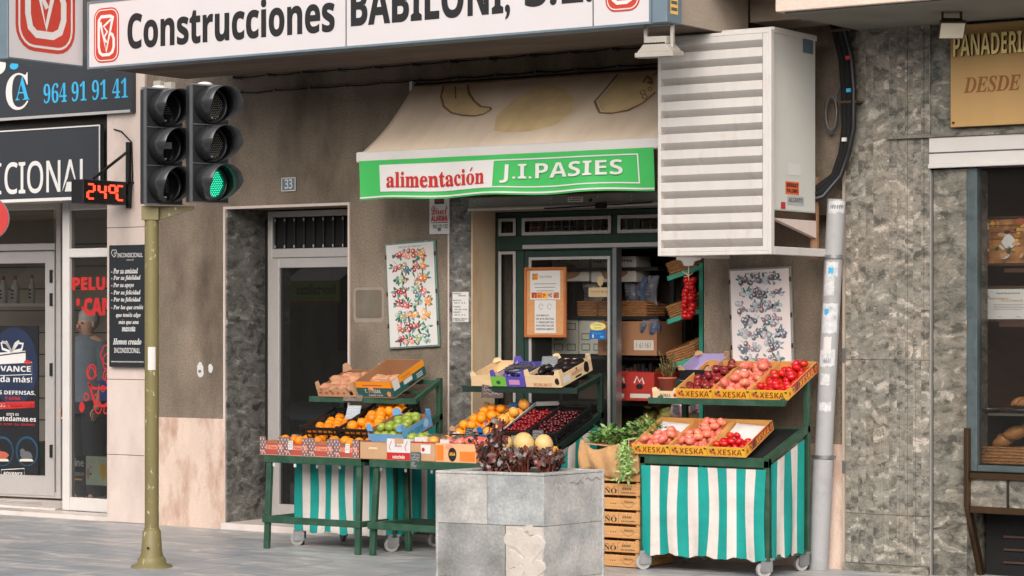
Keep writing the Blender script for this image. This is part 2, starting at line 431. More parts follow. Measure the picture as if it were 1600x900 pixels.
def copy_tree(o, parent=None):
    c = o.copy(); COL.objects.link(c)
    if parent is not None: c.parent = parent
    for ch in [x for x in bpy.data.objects if x.parent == o]: copy_tree(ch, c)
    return c
def dup(o, loc, rot=None, label=None, group=None):
    c = copy_tree(o); c.location = loc
    if rot is not None: c.rotation_euler = rot
    if label: c['label'] = label
    if group: c['group'] = group
    return c
X_, Y_, Z_ = Vector((1, 0, 0)), Vector((0, 1, 0)), Vector((0, 0, 1))

# ------------------------------------------------------------------ materials
PLASTER = mat('brown_plaster', srgb(132, 118, 102), .9, scale=2.2, var=.22, bump=.4, bscale=110, grain=.24, gscale=80, dirt=srgb(74, 60, 49), dscale=1.5, damt=.85, dlo=.46, stretch=(1.3, 1, .6))
PLINTH = mat('pink_plinth_stone', srgb(214, 190, 174), .55, var=.07, scale=2.5, grain=.08, gscale=120, dirt=srgb(160, 112, 82), dscale=2.4, damt=.8, dlo=.47, dhi=.68, stretch=(1.8, 1, .8))
CLAD = mat('pale_stone_cladding', srgb(212, 194, 184), .5, var=.06, scale=3, grain=.05, gscale=150, dirt=srgb(170, 146, 132), dscale=2.2, damt=.45, stretch=(1.5, 1, .6))
MARBLE = marble_mat('green_marble', srgb(80, 78, 72), srgb(134, 129, 119), srgb(188, 178, 167), strip=.0545, scale=3.0)
MARBLE2 = marble_mat('green_marble_slab', srgb(72, 71, 65), srgb(120, 116, 106), srgb(172, 163, 151), scale=3.0)
MARBLED = marble_mat('grey_marble', srgb(62, 62, 59), srgb(112, 110, 105), srgb(160, 157, 150), scale=3.0, tint=(1.05, 1.02, 1))
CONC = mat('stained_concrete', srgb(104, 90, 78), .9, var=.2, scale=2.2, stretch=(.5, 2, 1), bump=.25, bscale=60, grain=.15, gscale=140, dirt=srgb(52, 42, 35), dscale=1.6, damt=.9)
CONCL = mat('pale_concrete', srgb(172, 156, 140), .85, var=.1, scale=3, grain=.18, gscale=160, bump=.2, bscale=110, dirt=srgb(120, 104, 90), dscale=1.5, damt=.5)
PAVE = pave_mat('pavement_slabs')
ASPH = mat('asphalt', (.05, .05, .052), .9, var=.2, scale=30, bump=.3, bscale=200)
KERB = mat('kerb_granite', (.3, .3, .3), .7, var=.15, scale=60)
WHITE = mat('white_paint', srgb(210, 204, 199), .45, var=.03, scale=4, dirt=srgb(196, 184, 172), dscale=3, damt=.35)
WHITEP = mat('white_plate', srgb(212, 208, 205), .4, var=.02, scale=6)
PAPER = mat('white_paper', srgb(214, 209, 204), .8, var=.03, scale=10)
ALU = mat('aluminium', srgb(196, 190, 186), .38, var=.06, scale=5, metal=.35, dirt=srgb(150, 142, 136), dscale=5, damt=.3)
ALUD = mat('dull_aluminium', srgb(150, 146, 140), .45, var=.1, scale=6, metal=.5)
STEEL = mat('grey_steel', srgb(158, 158, 158), .35, var=.12, scale=20, metal=.8)
GREEN = mat('dark_green_paint', srgb(40, 76, 56), .42, var=.16, scale=14, dirt=srgb(92, 104, 98), dscale=9, damt=.45)
DGREEN = mat('black_green_paint', srgb(26, 44, 36), .45, var=.2, scale=14)
SGREEN = mat('shopfront_green', srgb(32, 58, 48), .5, var=.2, scale=10)
TEALF = mat('teal_shelf_paint', srgb(44, 150, 124), .45, var=.1, scale=10)
BLACK = mat('black_plastic', srgb(26, 26, 27), .4, var=.2, scale=20)
BLACKM = mat('matt_black', srgb(16, 15, 14), .9, var=.25, scale=12)
CHAR = mat('charcoal_sign', srgb(52, 54, 58), .35, var=.07, scale=2, stretch=(1, 1, .2))
LETW = mat('white_letters', srgb(216, 212, 208), .5, var=.01)
LETB = mat('black_letters', srgb(30, 28, 30), .5, var=.05)
CYAN = mat('cyan_letters', srgb(56, 168, 214), .5, var=.02)
REDL = mat('red_letters', srgb(186, 40, 36), .5, var=.04)
LOGOR = mat('logo_red', srgb(188, 58, 42), .5, var=.05)
BLUEG = mat('blue_grey_frame', srgb(104, 120, 130), .5, var=.08, scale=8)
GREYF = mat('grey_frame', srgb(110, 110, 112), .45, var=.08, metal=.4)
TEAL = mat('teal_canvas', srgb(0, 146, 136), .75, var=.1, scale=5, bump=.35, bscale=11, dirt=srgb(30, 120, 108), dscale=4, damt=.4)
WCANV = mat('white_canvas', srgb(216, 205, 198), .8, var=.06, scale=5, bump=.35, bscale=11, dirt=srgb(178, 166, 154), dscale=4, damt=.5)
AWN = mat('cream_awning_canvas', srgb(238, 216, 192), .8, var=.05, scale=3, dirt=srgb(214, 186, 152), dscale=2, damt=.5, stretch=(2, .7, .7), bump=.35, bscale=7)
VGREEN = mat('valance_green', srgb(64, 176, 88), .6, var=.06, scale=4)
OLIVE = mat('olive_paint', srgb(122, 111, 70), .5, var=.1, scale=5, dirt=srgb(206, 198, 170), dscale=42, damt=.9, dlo=.62, dhi=.66, stretch=(1, 1, .45))
TLBLK = mat('traffic_light_black', srgb(38, 39, 41), .32, var=.12, scale=9)
VISOR = mat('visor_plastic', srgb(58, 58, 60), .2, var=.12, scale=9)
CARD = mat('cardboard', srgb(188, 148, 112), .8, var=.08, scale=6, grain=.05)
CARDD = mat('brown_cardboard', srgb(158, 112, 78), .8, var=.08, scale=6)
WOODC = mat('crate_wood', srgb(206, 152, 96), .7, var=.12, scale=5, stretch=(1, 6, 14), dirt=srgb(176, 112, 62), dscale=4, damt=.5)
PALEW = mat('pale_crate_wood', srgb(222, 192, 150), .7, var=.08, scale=5, stretch=(1, 6, 14))
WICK = mat('wicker', srgb(176, 122, 74), .7, var=.3, scale=60, bump=.8, bscale=90, stretch=(.5, .5, 2))
GLASS = glass_mat('window_glass', (.93, .95, .94), 1.42, .02)
GLASSD = glass_mat('dim_window_glass', (.5, .52, .52), 1.5, .03)
DGLASS = glass_mat('dark_door_glass', (.22, .23, .23), 1.9, .02)
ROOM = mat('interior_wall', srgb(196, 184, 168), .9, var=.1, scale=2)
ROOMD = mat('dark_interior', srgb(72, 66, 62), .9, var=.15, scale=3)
FLOORM = mat('interior_floor', srgb(130, 122, 114), .6, var=.1, scale=5)
MARBLEW = mat('white_threshold', srgb(218, 206, 198), .4, var=.06, scale=4, dirt=srgb(186, 168, 152), dscale=3, damt=.5)
BEIGE = mat('beige_reveal_plaster', srgb(204, 180, 148), .8, var=.06, scale=2, dirt=srgb(168, 130, 92), dscale=2.2, damt=.7, stretch=(1, 1, .5))
BRONZE = mat('bronze_metal', srgb(84, 64, 45), .35, var=.15, scale=6, metal=.7)
GOLD = mat('gold_sign_panel', srgb(196, 156, 100), .42, var=.05, scale=1.5, stretch=(3, 1, .3), metal=.1)
GOLDL = mat('brass_letters', srgb(250, 224, 150), .45, var=.05)
BROWNL = mat('brown_letters', srgb(150, 94, 44), .5, var=.05)
BLUEFR = mat('blue_grey_window_frame', srgb(78, 88, 90), .4, var=.12, scale=7, dirt=srgb(44, 56, 60), dscale=12, damt=.6)
DWOOD_LETSHADE = mat('dark_wood_and_letter_shade', srgb(74, 48, 36), .5, var=.2, scale=3, stretch=(1, 1, 8))
TERRA = mat('terracotta', srgb(178, 88, 66), .7, var=.08)
LEDR = mat('led_red', (1.0, .06, .025), .5, var=.0, emit=1.8)
LEDG = mat('signal_green_lens', (.0, .16, .09), .3, var=.3, scale=90, emit=.25)
YEL = mat('yellow_print', srgb(240, 176, 44), .6, var=.04)
ORG = mat('orange_print', srgb(226, 120, 40), .6, var=.05)
DRED = mat('dark_red_print', srgb(176, 62, 54), .6, var=.05)
MAROON = mat('maroon_print', srgb(140, 44, 34), .6, var=.05)
LEAFP = mat('leaf_print', srgb(40, 84, 50), .6, var=.1)
# ------------------------------------------------------------------ setting
b = MB(); b.box(-600, 600, -600, 600, -.4, -.13, ASPH); tag(b.build('ground', loc=(0, 0, -.13)), kind='structure')
b = MB(); b.box(-60, 60, -15.2, -3.62, -.128, -.12, ASPH); tag(b.build('road', loc=(0, -9, -.12)), kind='structure')
b = MB(); b.box(-60, 60, -3.45, 12, -.126, 0, PAVE); tag(b.build('pavement', loc=(0, 0, 0)), kind='structure')
b = MB(); b.box(-60, 60, -3.62, -3.452, -.126, .002, KERB); tag(b.build('kerb', loc=(0, -3.5, 0), bev=.015), kind='structure')
b = MB(); b.box(-60, 60, -22, -15.25, -.126, .0, PAVE); tag(b.build('far_pavement', loc=(0, -18, 0)), kind='structure')
b = MB()
for k in range(8): b.box(-30 + k * 6, -27 + k * 6, -9.4, -9.25, -.12, -.1165, WHITE)
tag(b.build('road_markings', loc=(0, -9.3, -.12)), kind='structure')

# building across the street (behind the photographer, seen only in reflections)
ob = thing('opposite_building', 'plain rendered apartment building across the street', 'building', (0, -22, 0))
b = MB(); b.box(-34, 34, -30, -22, 0, 5.4, PLASTER); b.build('wall', ob)
b = MB()
for i in range(16):
    for j in range(1): b.box(-32 + i * 4.1, -30.4 + i * 4.1, -22.0, -21.95, 1 + j * 2.9, 2.6 + j * 2.9, BLACKM)
b.build('windows', ob)

# ------------------------------------------------------------------ middle building
MX0, MX1 = -3.479, 2.60
SB = thing('shop_building', 'brown plastered building with marble door reveal and grocery under the concrete canopy', 'building', (0, 0, 0))
b = MB()
b.box(MX0, -2.66, 0, .5, 0, 6.5, PLASTER)
b.box(-2.66, -1.46, 0, .5, 2.452, 6.5, PLASTER)
b.box(-1.46, -.535, 0, .5, 0, 6.5, PLASTER)
b.box(-.535, -.348, .004, .5, 0, 6.5, PLASTER)
b.box(-.348, 1.568, 0, .5, 2.47, 6.5, PLASTER)
b.box(1.568, MX1, 0, .5, 0, 6.5, PLASTER)
b.build('wall', SB)
b = MB()
b.box(MX0 + .002, -2.662, -.014, 0, 0, .842, PLINTH); b.build('plinth', SB); b = MB()
b.box(1.57, MX1 - .002, -.014, 0, 0, .80, PLINTH)
b.build('plinth', SB)
b = MB(); b.box(-2.66, -.56, -.06, .44, 0, .052, MARBLEW); b.box(-.348, 1.568, -.03, .28, 0, .03, MARBLEW); b.build('threshold', SB, bev=.004)
b = MB()
b.box(-2.661, -2.640, -.004, .44, .052, 2.45, MARBLED)
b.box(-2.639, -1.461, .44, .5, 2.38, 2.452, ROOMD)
b.build('marble_reveal', SB)
b = MB()   # thin plaster trim round the door opening
b.box(-2.675, -2.655, -.012, .01, .052, 2.46, CLAD); b.box(-2.675, -1.445, -.0125, .01, 2.447, 2.467, CLAD); b.box(-1.462, -1.445, -.012, .01, .052, 2.446, CLAD)
b.build('door_trim', SB)
b = MB(); b.box(-.535, -.348, -.012, .003, .0, 2.47, MARBLED); b.box(-.549, -.536, -.014, .003, 0, 2.47, CLAD); b.build('marble_pilaster', SB)
b = MB(); b.box(-.3495, -.336, -.006, .275, .03, 2.372, BEIGE); b.build('shop_reveal', SB); b = MB(); b.box(1.556, 1.5695, -.004, .275, .03, 2.372, PLASTER); b.build('shop_reveal', SB)
b = MB()   # canopy slab with a stepped soffit
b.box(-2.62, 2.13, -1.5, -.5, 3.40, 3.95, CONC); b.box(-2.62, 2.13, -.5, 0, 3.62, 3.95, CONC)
b.box(2.131, 2.62, -.42, -.002, 3.50, 4.2, CONCL); b.box(2.132, 2.6, -1.0, -.43, 3.66, 4.2, CONC)
b.box(2.131, 2.139, -1.5, -.45, 3.40, 3.95, CONCL)
b.box(-2.6, 2.1, -.09, -.002, 3.47, 3.62, CONC)
b.build('canopy', SB, bev=.012)
for zz, yy in ((3.44, -.1), (3.33, -.012)):
    pts = []; n = 26
    for i in range(n + 1):
        x = -2.5 + 4.4 * i / n; pts.append((x, yy, zz - .008 * math.sin(i * 1.57) ** 2 + rnd.uniform(-.003, .003)))
    bw = MB(); bw.tube(pts, .005, BLACKM, 6)
    for i in range(0, n, 2): bw.box(pts[i][0] - .006, pts[i][0] + .006, yy - .008, 0, pts[i][2] - .008, pts[i][2] + .012, GREYF)
    bw.build('wall_cable', SB)
# pale filler blobs and old plate on the wall
b = MB()
for px, py, rx, ry in ((313, 578, .034, .058), (329, 576, .024, .036)): b.disc(A(px, py, -.003), X_, Z_, rx, ry, WHITEP, 14, .14)
b.build('filler_patch', SB)
b = MB(); b.cyl(A(312, 580, -.002), A(312, 580, -.012), .012, GREYF, n=12); b.build('wall_bolt', SB)
b = MB(); p = A(556, 497, 0); q = A(597, 453, 0)
b.rrect((p.x - .02, -.002, p.z - .03), X_, Z_, q.x - p.x + .04, q.z - p.z + .05, .03, mat('pale_patch', srgb(150, 136, 122), .9, var=.1, scale=12))
b.rrect((p.x, -.004, p.z), X_, Z_, q.x - p.x, q.z - p.z, .02, mat('old_cover_plate', srgb(112, 102, 90), .8, var=.12, scale=9))
b.build('cover_plate', SB)

# aluminium front door
D = MB(); YD = .36
def frame(mb, x0, x1, z0, z1, y, w, d, m, bot=None):
    mb.box(x0, x0 + w, y, y + d, z0, z1, m); mb.box(x1 - w, x1, y, y + d, z0, z1, m)
    mb.box(x0 + w, x1 - w, y, y + d, z1 - w, z1, m); mb.box(x0 + w, x1 - w, y, y + d, z0, z0 + (bot or w), m)
fd = MB()
XL, XR = A(418, 500, YD).x, -1.452
frame(fd, XL, XR, .052, 2.44, YD, .045, .06, ALU)
zt = A(480, 402, YD).z
fd.box(XL + .045, XR - .045, YD + .002, YD + .058, zt + .0, zt + .07, ALU)
door = fd.build('front_door', SB, bev=.004)
fd = MB(); frame(fd, XL + .05, XR - .05, .06, zt - .004, YD - .012, .075, .05, ALU, .12); fd.build('door_leaf', door, bev=.004)
fd = MB(); fd.quad((XL + .12, YD + .01, .17), (XR - .12, YD + .01, .17), (XR - .12, YD + .01, zt - .08), (XL + .12, YD + .01, zt - .08), DGLASS); fd.build('pane', door)
fd = MB()
for i in range(11):
    x = XL + .07 + (XR - XL - .14) * i / 10
    fd.box(x - .007, x + .007, YD + .01, YD + .02, zt + .07, 2.395, BLACK)
    for z in (zt + .085, 2.37): fd.box(x - .005, x + .005, YD + .004, YD + .012, z - .01, z + .012, ALU)
fd.box(XL + .046, XR - .046, YD + .03, YD + .04, zt + .071, 2.394, BLACKM)
fd.build('transom_grille', door)
fd = MB(); hx = XR - .1; fd.tube([(hx, YD - .012, 1.0), (hx, YD - .06, 1.0), (hx, YD - .06, 1.25), (hx, YD - .012, 1.25)], .011, STEEL); fd.build('handle', door)
# entrance hall behind the door
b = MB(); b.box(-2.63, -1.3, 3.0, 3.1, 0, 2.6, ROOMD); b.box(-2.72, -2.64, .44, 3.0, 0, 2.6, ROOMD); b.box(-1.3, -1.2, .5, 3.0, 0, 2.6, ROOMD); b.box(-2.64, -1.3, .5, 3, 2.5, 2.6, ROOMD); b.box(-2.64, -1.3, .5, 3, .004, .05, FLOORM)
b.box(-2.3, -1.9, 2.9, 2.99, .05, 2.1, DWOOD_LETSHADE); b.box(-1.36, -1.3, .9, 2.4, .9, 1.0, ALUD)
b.build('entrance_hall', SB)

# grocery front: transom, glazed door, side light, roller box
YG = .28
b = MB(); b.box(-.336, 1.556, -.06, .25, 2.372, 2.468, ALUD); b.box(-.336, 1.556, -.075, -.061, 2.372, 2.395, ALU)
shop_box = b.build('roller_shutter_box', SB, bev=.006)
b = MB()
for px in (742, 861, 934, 987): 
    for zz in (2.41, 2.44): b.ball(A(px, 320, -.062).xz.to_3d() if False else (A(px, 320, -.062).x, -.062, zz), .005, LETW, 8, 6)
b.cyl((A(923, 320, -.06).x, -.06, 2.42), (A(923, 320, -.06).x, -.07, 2.42), .012, BLACK, n=12)
b.tube([A(850, 326, -.075), A(938, 321, -.08), A(1020, 316, -.075)], .005, BLACKM, 6)
b.box(A(930, 326, -.1).x, A(945, 326, -.1).x, -.1, -.076, 2.36, 2.40, BLACKM)
b.build('shutter_hardware', shop_box)
def zA(py, px=880, Y=YG): return A(px, py, Y).z
xa, xb, xc, xd = -.336, A(818, 400, YG).x, A(965, 400, YG).x, 1.556
z_tr0, z_tr1 = zA(377), zA(388)
sf = MB()
sf.box(xa, xa + .03, YG, YG + .06, .03, 2.372, SGREEN)
sf.box(xd - .03, xd, YG, YG + .06, .03, 2.372, SGREEN)
sf.box(xa + .03, xd - .03, YG + .001, YG + .059, z_tr1 - .01, z_tr0 + .045, SGREEN)
sf.box(xb - .06, xb - .0, YG - .002, YG + .058, .03, z_tr1 - .012, SGREEN)
sf.box(xa + .03, xd - .03, YG + .002, YG + .06, 2.33, 2.371, SGREEN)
x5 = A(957, 350, YG).x
for x in (xb - .06, x5 - .005): sf.box(x, x + .05, YG + .003, YG + .057, z_tr0 + .045, 2.33, SGREEN)
shop_front = sf.build('shop_window', SB, bev=.003)
sf = MB()   # aluminium beads
def bead(x0, x1, z0, z1, w=.022): frame(sf, x0, x1, z0, z1, YG - .014, w, .013, ALU)
bead(xa + .032, xb - .062, z_tr0 + .047, 2.329); bead(xb - .008, x5 - .007, z_tr0 + .047, 2.329, .024); bead(x5 + .047, xd - .032, z_tr0 + .047, 2.329, .024)
bead(xa + .032, xb - .062, .05, z_tr1 - .014)
sf.box(xb + .0, xd - .032, YG - .016, YG - .002, z_tr1 + .0, z_tr1 + .03, ALU)
sf.build('bead_frame', shop_front, bev=.002)
sf = MB()
for x0, x1, z0, z1 in ((xa + .05, xb - .08, z_tr0 + .06, 2.315), (xb + .015, x5 - .03, z_tr0 + .06, 2.315), (x5 + .07, xd - .05, z_tr0 + .06, 2.315), (xa + .05, xb - .08, .07, z_tr1 - .03)):
    sf.quad((x0, YG + .02, z0), (x1, YG + .02, z0), (x1, YG + .02, z1), (x0, YG + .02, z1), GLASS)
sf.build('pane', shop_front)
sf = MB()
for x0, x1, n in ((xb + .01, x5 - .02, 11), (x5 + .06, xd - .05, 12)):
    for i in range(n):
        x = x0 + (x1 - x0) * (i + .5) / n; sf.cyl((x, YG + .035, z_tr0 + .05), (x, YG + .035, 2.33), .004, ALUD, n=6)
        sf.box(x - .004, x + .004, YG + .02, YG + .03, z_tr0 + .05, z_tr0 + .075, LETW)
sf.build('security_bars', shop_front)
gd = MB(); gx0, gx1 = xb + .004, xc - .03
frame(gd, gx0, gx1, .06, z_tr1 - .014, YG + .005, .06, .04, SGREEN, .22); shop_door = gd.build('shop_door', SB, bev=.003)
gd = MB(); frame(gd, gx0 + .045, gx1 - .03, .26, z_tr1 - .06, YG - .006, .02, .01, ALU); gd.box(gx1 + .001, gx1 + .032, YG - .02, YG + .05, .03, z_tr1 - .002, STEEL); gd.build('bead_frame', shop_door)
gd = MB(); gd.quad((gx0 + .06, YG + .02, .28), (gx1 - .05, YG + .02, .28), (gx1 - .05, YG + .02, z_tr1 - .08), (gx0 + .06, YG + .02, z_tr1 - .08), GLASS); gd.build('pane', shop_door)
# grocery room
b = MB(); x0, x1, y1 = -.42, 2.3, 3.2
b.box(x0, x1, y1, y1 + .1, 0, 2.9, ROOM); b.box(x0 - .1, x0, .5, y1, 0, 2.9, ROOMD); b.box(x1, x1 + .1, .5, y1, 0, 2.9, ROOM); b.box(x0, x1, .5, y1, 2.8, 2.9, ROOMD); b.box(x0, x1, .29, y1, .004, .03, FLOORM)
b.build('shop_room', SB)

# ------------------------------------------------------------------ pet shop building on the left
PB = thing('pet_shop_building', 'pet shop building with pale stone pier and recessed glazed entrance', 'building', (-4.5, 0, 0))
b = MB()
zs = [0, .535, 1.13, 2.33, 3.9]
for a, c in zip(zs, zs[1:]): b.box(-3.885, -3.482, -.022, .5, a + .002, c - .002, CLAD)
b.box(-3.884, -3.483, -.018, .5, 0, 3.9, ROOMD)
b.build('stone_pier', PB, bev=.003)
b = MB(); b.box(-9, -3.886, .06, .5, 2.6, 6.5, ROOMD); b.box(-3.885, -3.482, .001, .5, 3.9, 6.5, CLAD); b.build('wall', PB)
b = MB(); b.box(-9, -3.886, 0, .26, .0, .035, MARBLEW); b.box(-9, -4.74, .26, 1.6, .0, .05, MARBLEW)
for k in range(4): b.box(-9, -4.9 - k * .12, .05 + k * .1, .062 + k * .1, .035, .0365, GREYF) if k < 2 else b.box(-9, -4.9 - k * .12, .25 + k * .12, .262 + k * .12, .05, .0515, GREYF)
b.build('threshold', PB)
YP = .28
b = MB()
xL, xR = A(97, 500, YP).x, -3.887
b.box(xL, xL + .08, YP, YP + .07, .036, 2.6, WHITE)
b.box(xL + .08, xR, YP + .002, YP + .068, A(130, 402, YP).z, A(130, 388, YP).z, WHITE)
b.box(xL + .08, xR, YP + .003, YP + .066, .036, A(130, 778, YP).z, WHITE)
b.box(xL + .08, xR, YP + .003, YP + .066, 2.5, 2.6, WHITE)
pw = b.build('shop_window', PB, bev=.004)
b = MB(); b.quad((xL + .08, YP + .03, .1), (xR, YP + .03, .1), (xR, YP + .03, 2.5), (xL + .08, YP + .03, 2.5), GLASSD); b.build('pane', pw)
# red stencil lettering and cartoon-free loops on the glass
b = MB(); o = A(113, 458, YP + .026); e = A(185, 432, YP + .026)
b.text('PELUQUERÍA', 'sans', (o.x, o.y, o.z), X_, Z_, .98, .155, REDL, off=.035)
o = A(131, 493, YP + .026); b.text('CANINA', 'sans', (o.x, o.y, o.z), X_, Z_, .62, .145, REDL, off=.04)
for px, py, r in ((122, 472, .022), (129, 482, .013), (128, 636, .03)): b.disc(A(px, py, YP + .026), X_, Z_, r, r * 1.5, REDL, 14, .06)
g = random.Random(3)
for k in range(12):
    c = A(g.uniform(134, 172), g.uniform(515, 640), YP + .0265); r = g.uniform(.02, .07); n = 14
    b.ribbon([(r * math.cos(2 * math.pi * i / n) * g.uniform(.8, 1.1), r * 1.2 * math.sin(2 * math.pi * i / n) * g.uniform(.8, 1.1)) for i in range(n)], .012, c, X_, Z_, REDL, True)
for pts in ([(134, 598), (142, 607), (175, 606)], [(136, 600), (144, 630), (148, 634), (178, 634)]):
    b.ribbon([((A(px, py, YP).x), A(px, py, YP).z) for px, py in pts], .022, (0, YP + .0268, 0), X_, Z_, REDL)
b.build('window_lettering', pw)
# angled glazed door leaf with poster, deeper in the recess
pA = AZ(-70, 785, .06); P1 = Vector((-6.75, .72, 0)); P2 = Vector((AX(88, 600, -5.35).x, AX(88, 600, -5.35).y, 0))
dv = (P2 - P1).normalized(); dn = Vector((dv.y, -dv.x, 0))
if dn.y > 0: dn = -dn
LW = (P2 - P1).length
T = Matrix.Translation(P1) @ Matrix(((dv.x, -dn.x, 0, 0), (dv.y, -dn.y, 0, 0), (0, 0, 1, 0), (0, 0, 0, 1)))
b = MB(); b.T = T
frame(b, 0, LW, .09, 2.19, -.03, .10, .06, ALU, .17); frame(b, -.02, LW + .06, .07, 2.6, -.02, .05, .05, ALU); b.box(0, LW, -.02, .03, 2.2, 2.26, ALU)
dl = b.build('shop_door', PB, bev=.004)
b = MB(); b.T = T; b.quad((.1, 0, .26), (LW - .1, 0, .26), (LW - .1, 0, 2.09), (.1, 0, 2.09), GLASSD); b.quad((.03, .003, 2.26), (LW - .03, .003, 2.26), (LW - .03, .003, 2.55), (.03, .003, 2.55), GLASSD); b.build('pane', dl)
b = MB(); b.T = T
for z in (.42, 1.12, 1.72, 1.92): b.box(LW - .035, LW - .015, -.05, -.03, z, z + .11, BLACK)
b.build('hinges', dl)
# pet shop room
b = MB(); b.box(-9, -3.6, 3.4, 3.5, 0, 2.7, ROOM); b.box(-3.6, -3.5, .5, 3.4, 0, 2.7, ROOM); b.box(-9, -3.6, .5, 3.4, 2.6, 2.7, ROOM); b.box(-9, -3.6, 1.6, 3.4, .004, .05, FLOORM); b.box(-4.7, -3.6, .36, 1.6, .004, .036, FLOORM); b.box(-9.1, -9, .5, 3.5, 0, 2.7, ROOMD)
for k in range(11): b.box(-9, -3.6, 3.385, 3.4, .15 + k * .22, .158 + k * .22, BLACKM)
b.build('shop_room', PB)
b = MB()
for z in (.5, 1.05): b.box(-4.3, -3.61, .75, 1.05, z, z + .025, DWOOD_LETSHADE)
for x in (-4.28, -3.64): b.box(x, x + .03, .9, .93, .05, 2.4, GREYF)
tag(b.build('display_shelf', loc=(-3.95, .9, .05)), 'slim grey shelf unit standing behind the red lettered pet shop window', 'shelf')

# ------------------------------------------------------------------ bakery building on the right
KB = thing('bakery_building', 'bakery front clad in green marble with balcony slab above', 'building', (3.2, 0, 0))
b = MB(); x0, x1 = 2.618, 3.205
zj = [.05, A(1360, 803, -.04).z, A(1360, 562, -.04).z, 3.47]
for a, c in zip(zj, zj[1:]):
    x = x0
    while x < x1 - .01:
        xe = min(x + .0545 * (1 if rnd.random() < .75 else 2), x1); d = rnd.uniform(0, .0015) - .055 * math.sin(math.pi * ((x + xe) / 2 - x0) / (x1 - x0)) ** .6 * .35
        b.box(x + .0004, xe - .0004, -.03 + d, .3, a + .0015, c - .0015, MARBLE); x = xe
b.box(x0, x1, -.02, .29, 0, 3.46, BLACKM)
b.box(x0 - .005, x1, -.07, .28, 0, .049, MARBLE2)
b.build('marble_column', KB)
b = MB(); b.box(MX1 + .001, x0 - .001, -.05, .3, 0, 3.47, CONCL); b.box(MX1 + .003, x0 + .004, -.058, -.0505, 1.33, 1.42, GREYF); b.box(MX1 + .003, x0 + .004, -.058, -.0505, .62, .70, GREYF); b.build('edge_strip', KB)
b = MB(); b.box(3.222, 3.445, -.022, .3, .0, 2.54, MARBLE2); b.box(3.207, 3.2205, .0, .3, 0, 2.54, BLACKM); b.box(3.2065, 3.2095, -.04, .0, 0.0, 2.54, ALU)
b.build('marble_slab', KB)
b = MB(); b.box(3.2065, 6.5, -.025, .3, 2.765, 3.445, MARBLE2); b.box(2.93, 6.5, -.075, -.0255, 2.742, 2.763, MARBLE2); b.build('marble_lintel', KB)
b = MB(); b.box(3.2065, 6.5, -.06, .3, 2.56, 2.741, WHITE); b.box(3.2065, 6.5, -.068, -.061, 2.64, 2.648, GREYF); b.box(3.2065, 6.5, -.075, -.061, 2.548, 2.575, WHITE); b.build('shutter_box', KB, bev=.004)
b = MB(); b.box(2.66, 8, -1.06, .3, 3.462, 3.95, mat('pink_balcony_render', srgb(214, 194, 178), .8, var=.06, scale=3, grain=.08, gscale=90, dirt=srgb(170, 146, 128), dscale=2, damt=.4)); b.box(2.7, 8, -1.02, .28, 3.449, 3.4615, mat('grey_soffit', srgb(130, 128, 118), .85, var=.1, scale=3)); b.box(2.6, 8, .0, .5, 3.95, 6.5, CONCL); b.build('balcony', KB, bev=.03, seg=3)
YB = -.01
b = MB(); b.box(3.447, 3.515, YB - .02, YB + .06, .66, 2.545, BLUEFR); b.box(3.515, 6.5, YB - .015, YB + .05, .66, .70, BLUEFR); bw_ = b.build('display_window', KB, bev=.005)
b = MB(); b.quad((3.515, YB + .02, .70), (6.5, YB + .02, .70), (6.5, YB + .02, 2.55), (3.515, YB + .02, 2.55), GLASS); b.build('pane', bw_)
b = MB()
b.bar((3.462, -.045, .93), (3.462, -.045, .44), .03, .06, BRONZE); b.bar((3.462, -.045, .45), (3.462, .17, .0), .03, .06, BRONZE, up=(0, 1, 0))
b.box(3.478, 6.5, -.06, .0, .615, .655, BRONZE); b.box(3.478, 6.5, -.055, .0, .405, .445, BRONZE)
for x in (3.72, 4.05, 4.4): b.box(x, x + .012, -.052, .0, .445, .615, BLACK)
bs = b.build('counter_base', KB, bev=.004)
b = MB(); b.box(3.478, 6.5, -.035, .05, .446, .614, MARBLE2); b.build('marble_panel', bs)
b = MB(); b.box(3.478, 6.5, .2, .3, 0, .404, BLACKM)
for z in (.08, .16, .24): b.box(3.6, 6.5, .185, .2, z, z + .012, DWOOD_LETSHADE)
b.build('base_vents', bs)
b = MB(); b.box(3.3, 6.6, 1.5, 1.6, 0, 2.8, DWOOD_LETSHADE); b.box(3.2, 3.3, .31, 1.6, 0, 2.8, DWOOD_LETSHADE); b.box(3.3, 6.6, .31, 1.6, 2.7, 2.8, DWOOD_LETSHADE); b.box(3.3, 6.6, .06, 1.5, .58, .66, DWOOD_LETSHADE)
b.box(3.3, 6.6, .55, 1.5, 1.02, 1.04, DWOOD_LETSHADE); b.box(3.5, 6.6, .5, .56, 1.95, 2.0, DWOOD_LETSHADE)
b.build('window_interior', KB)
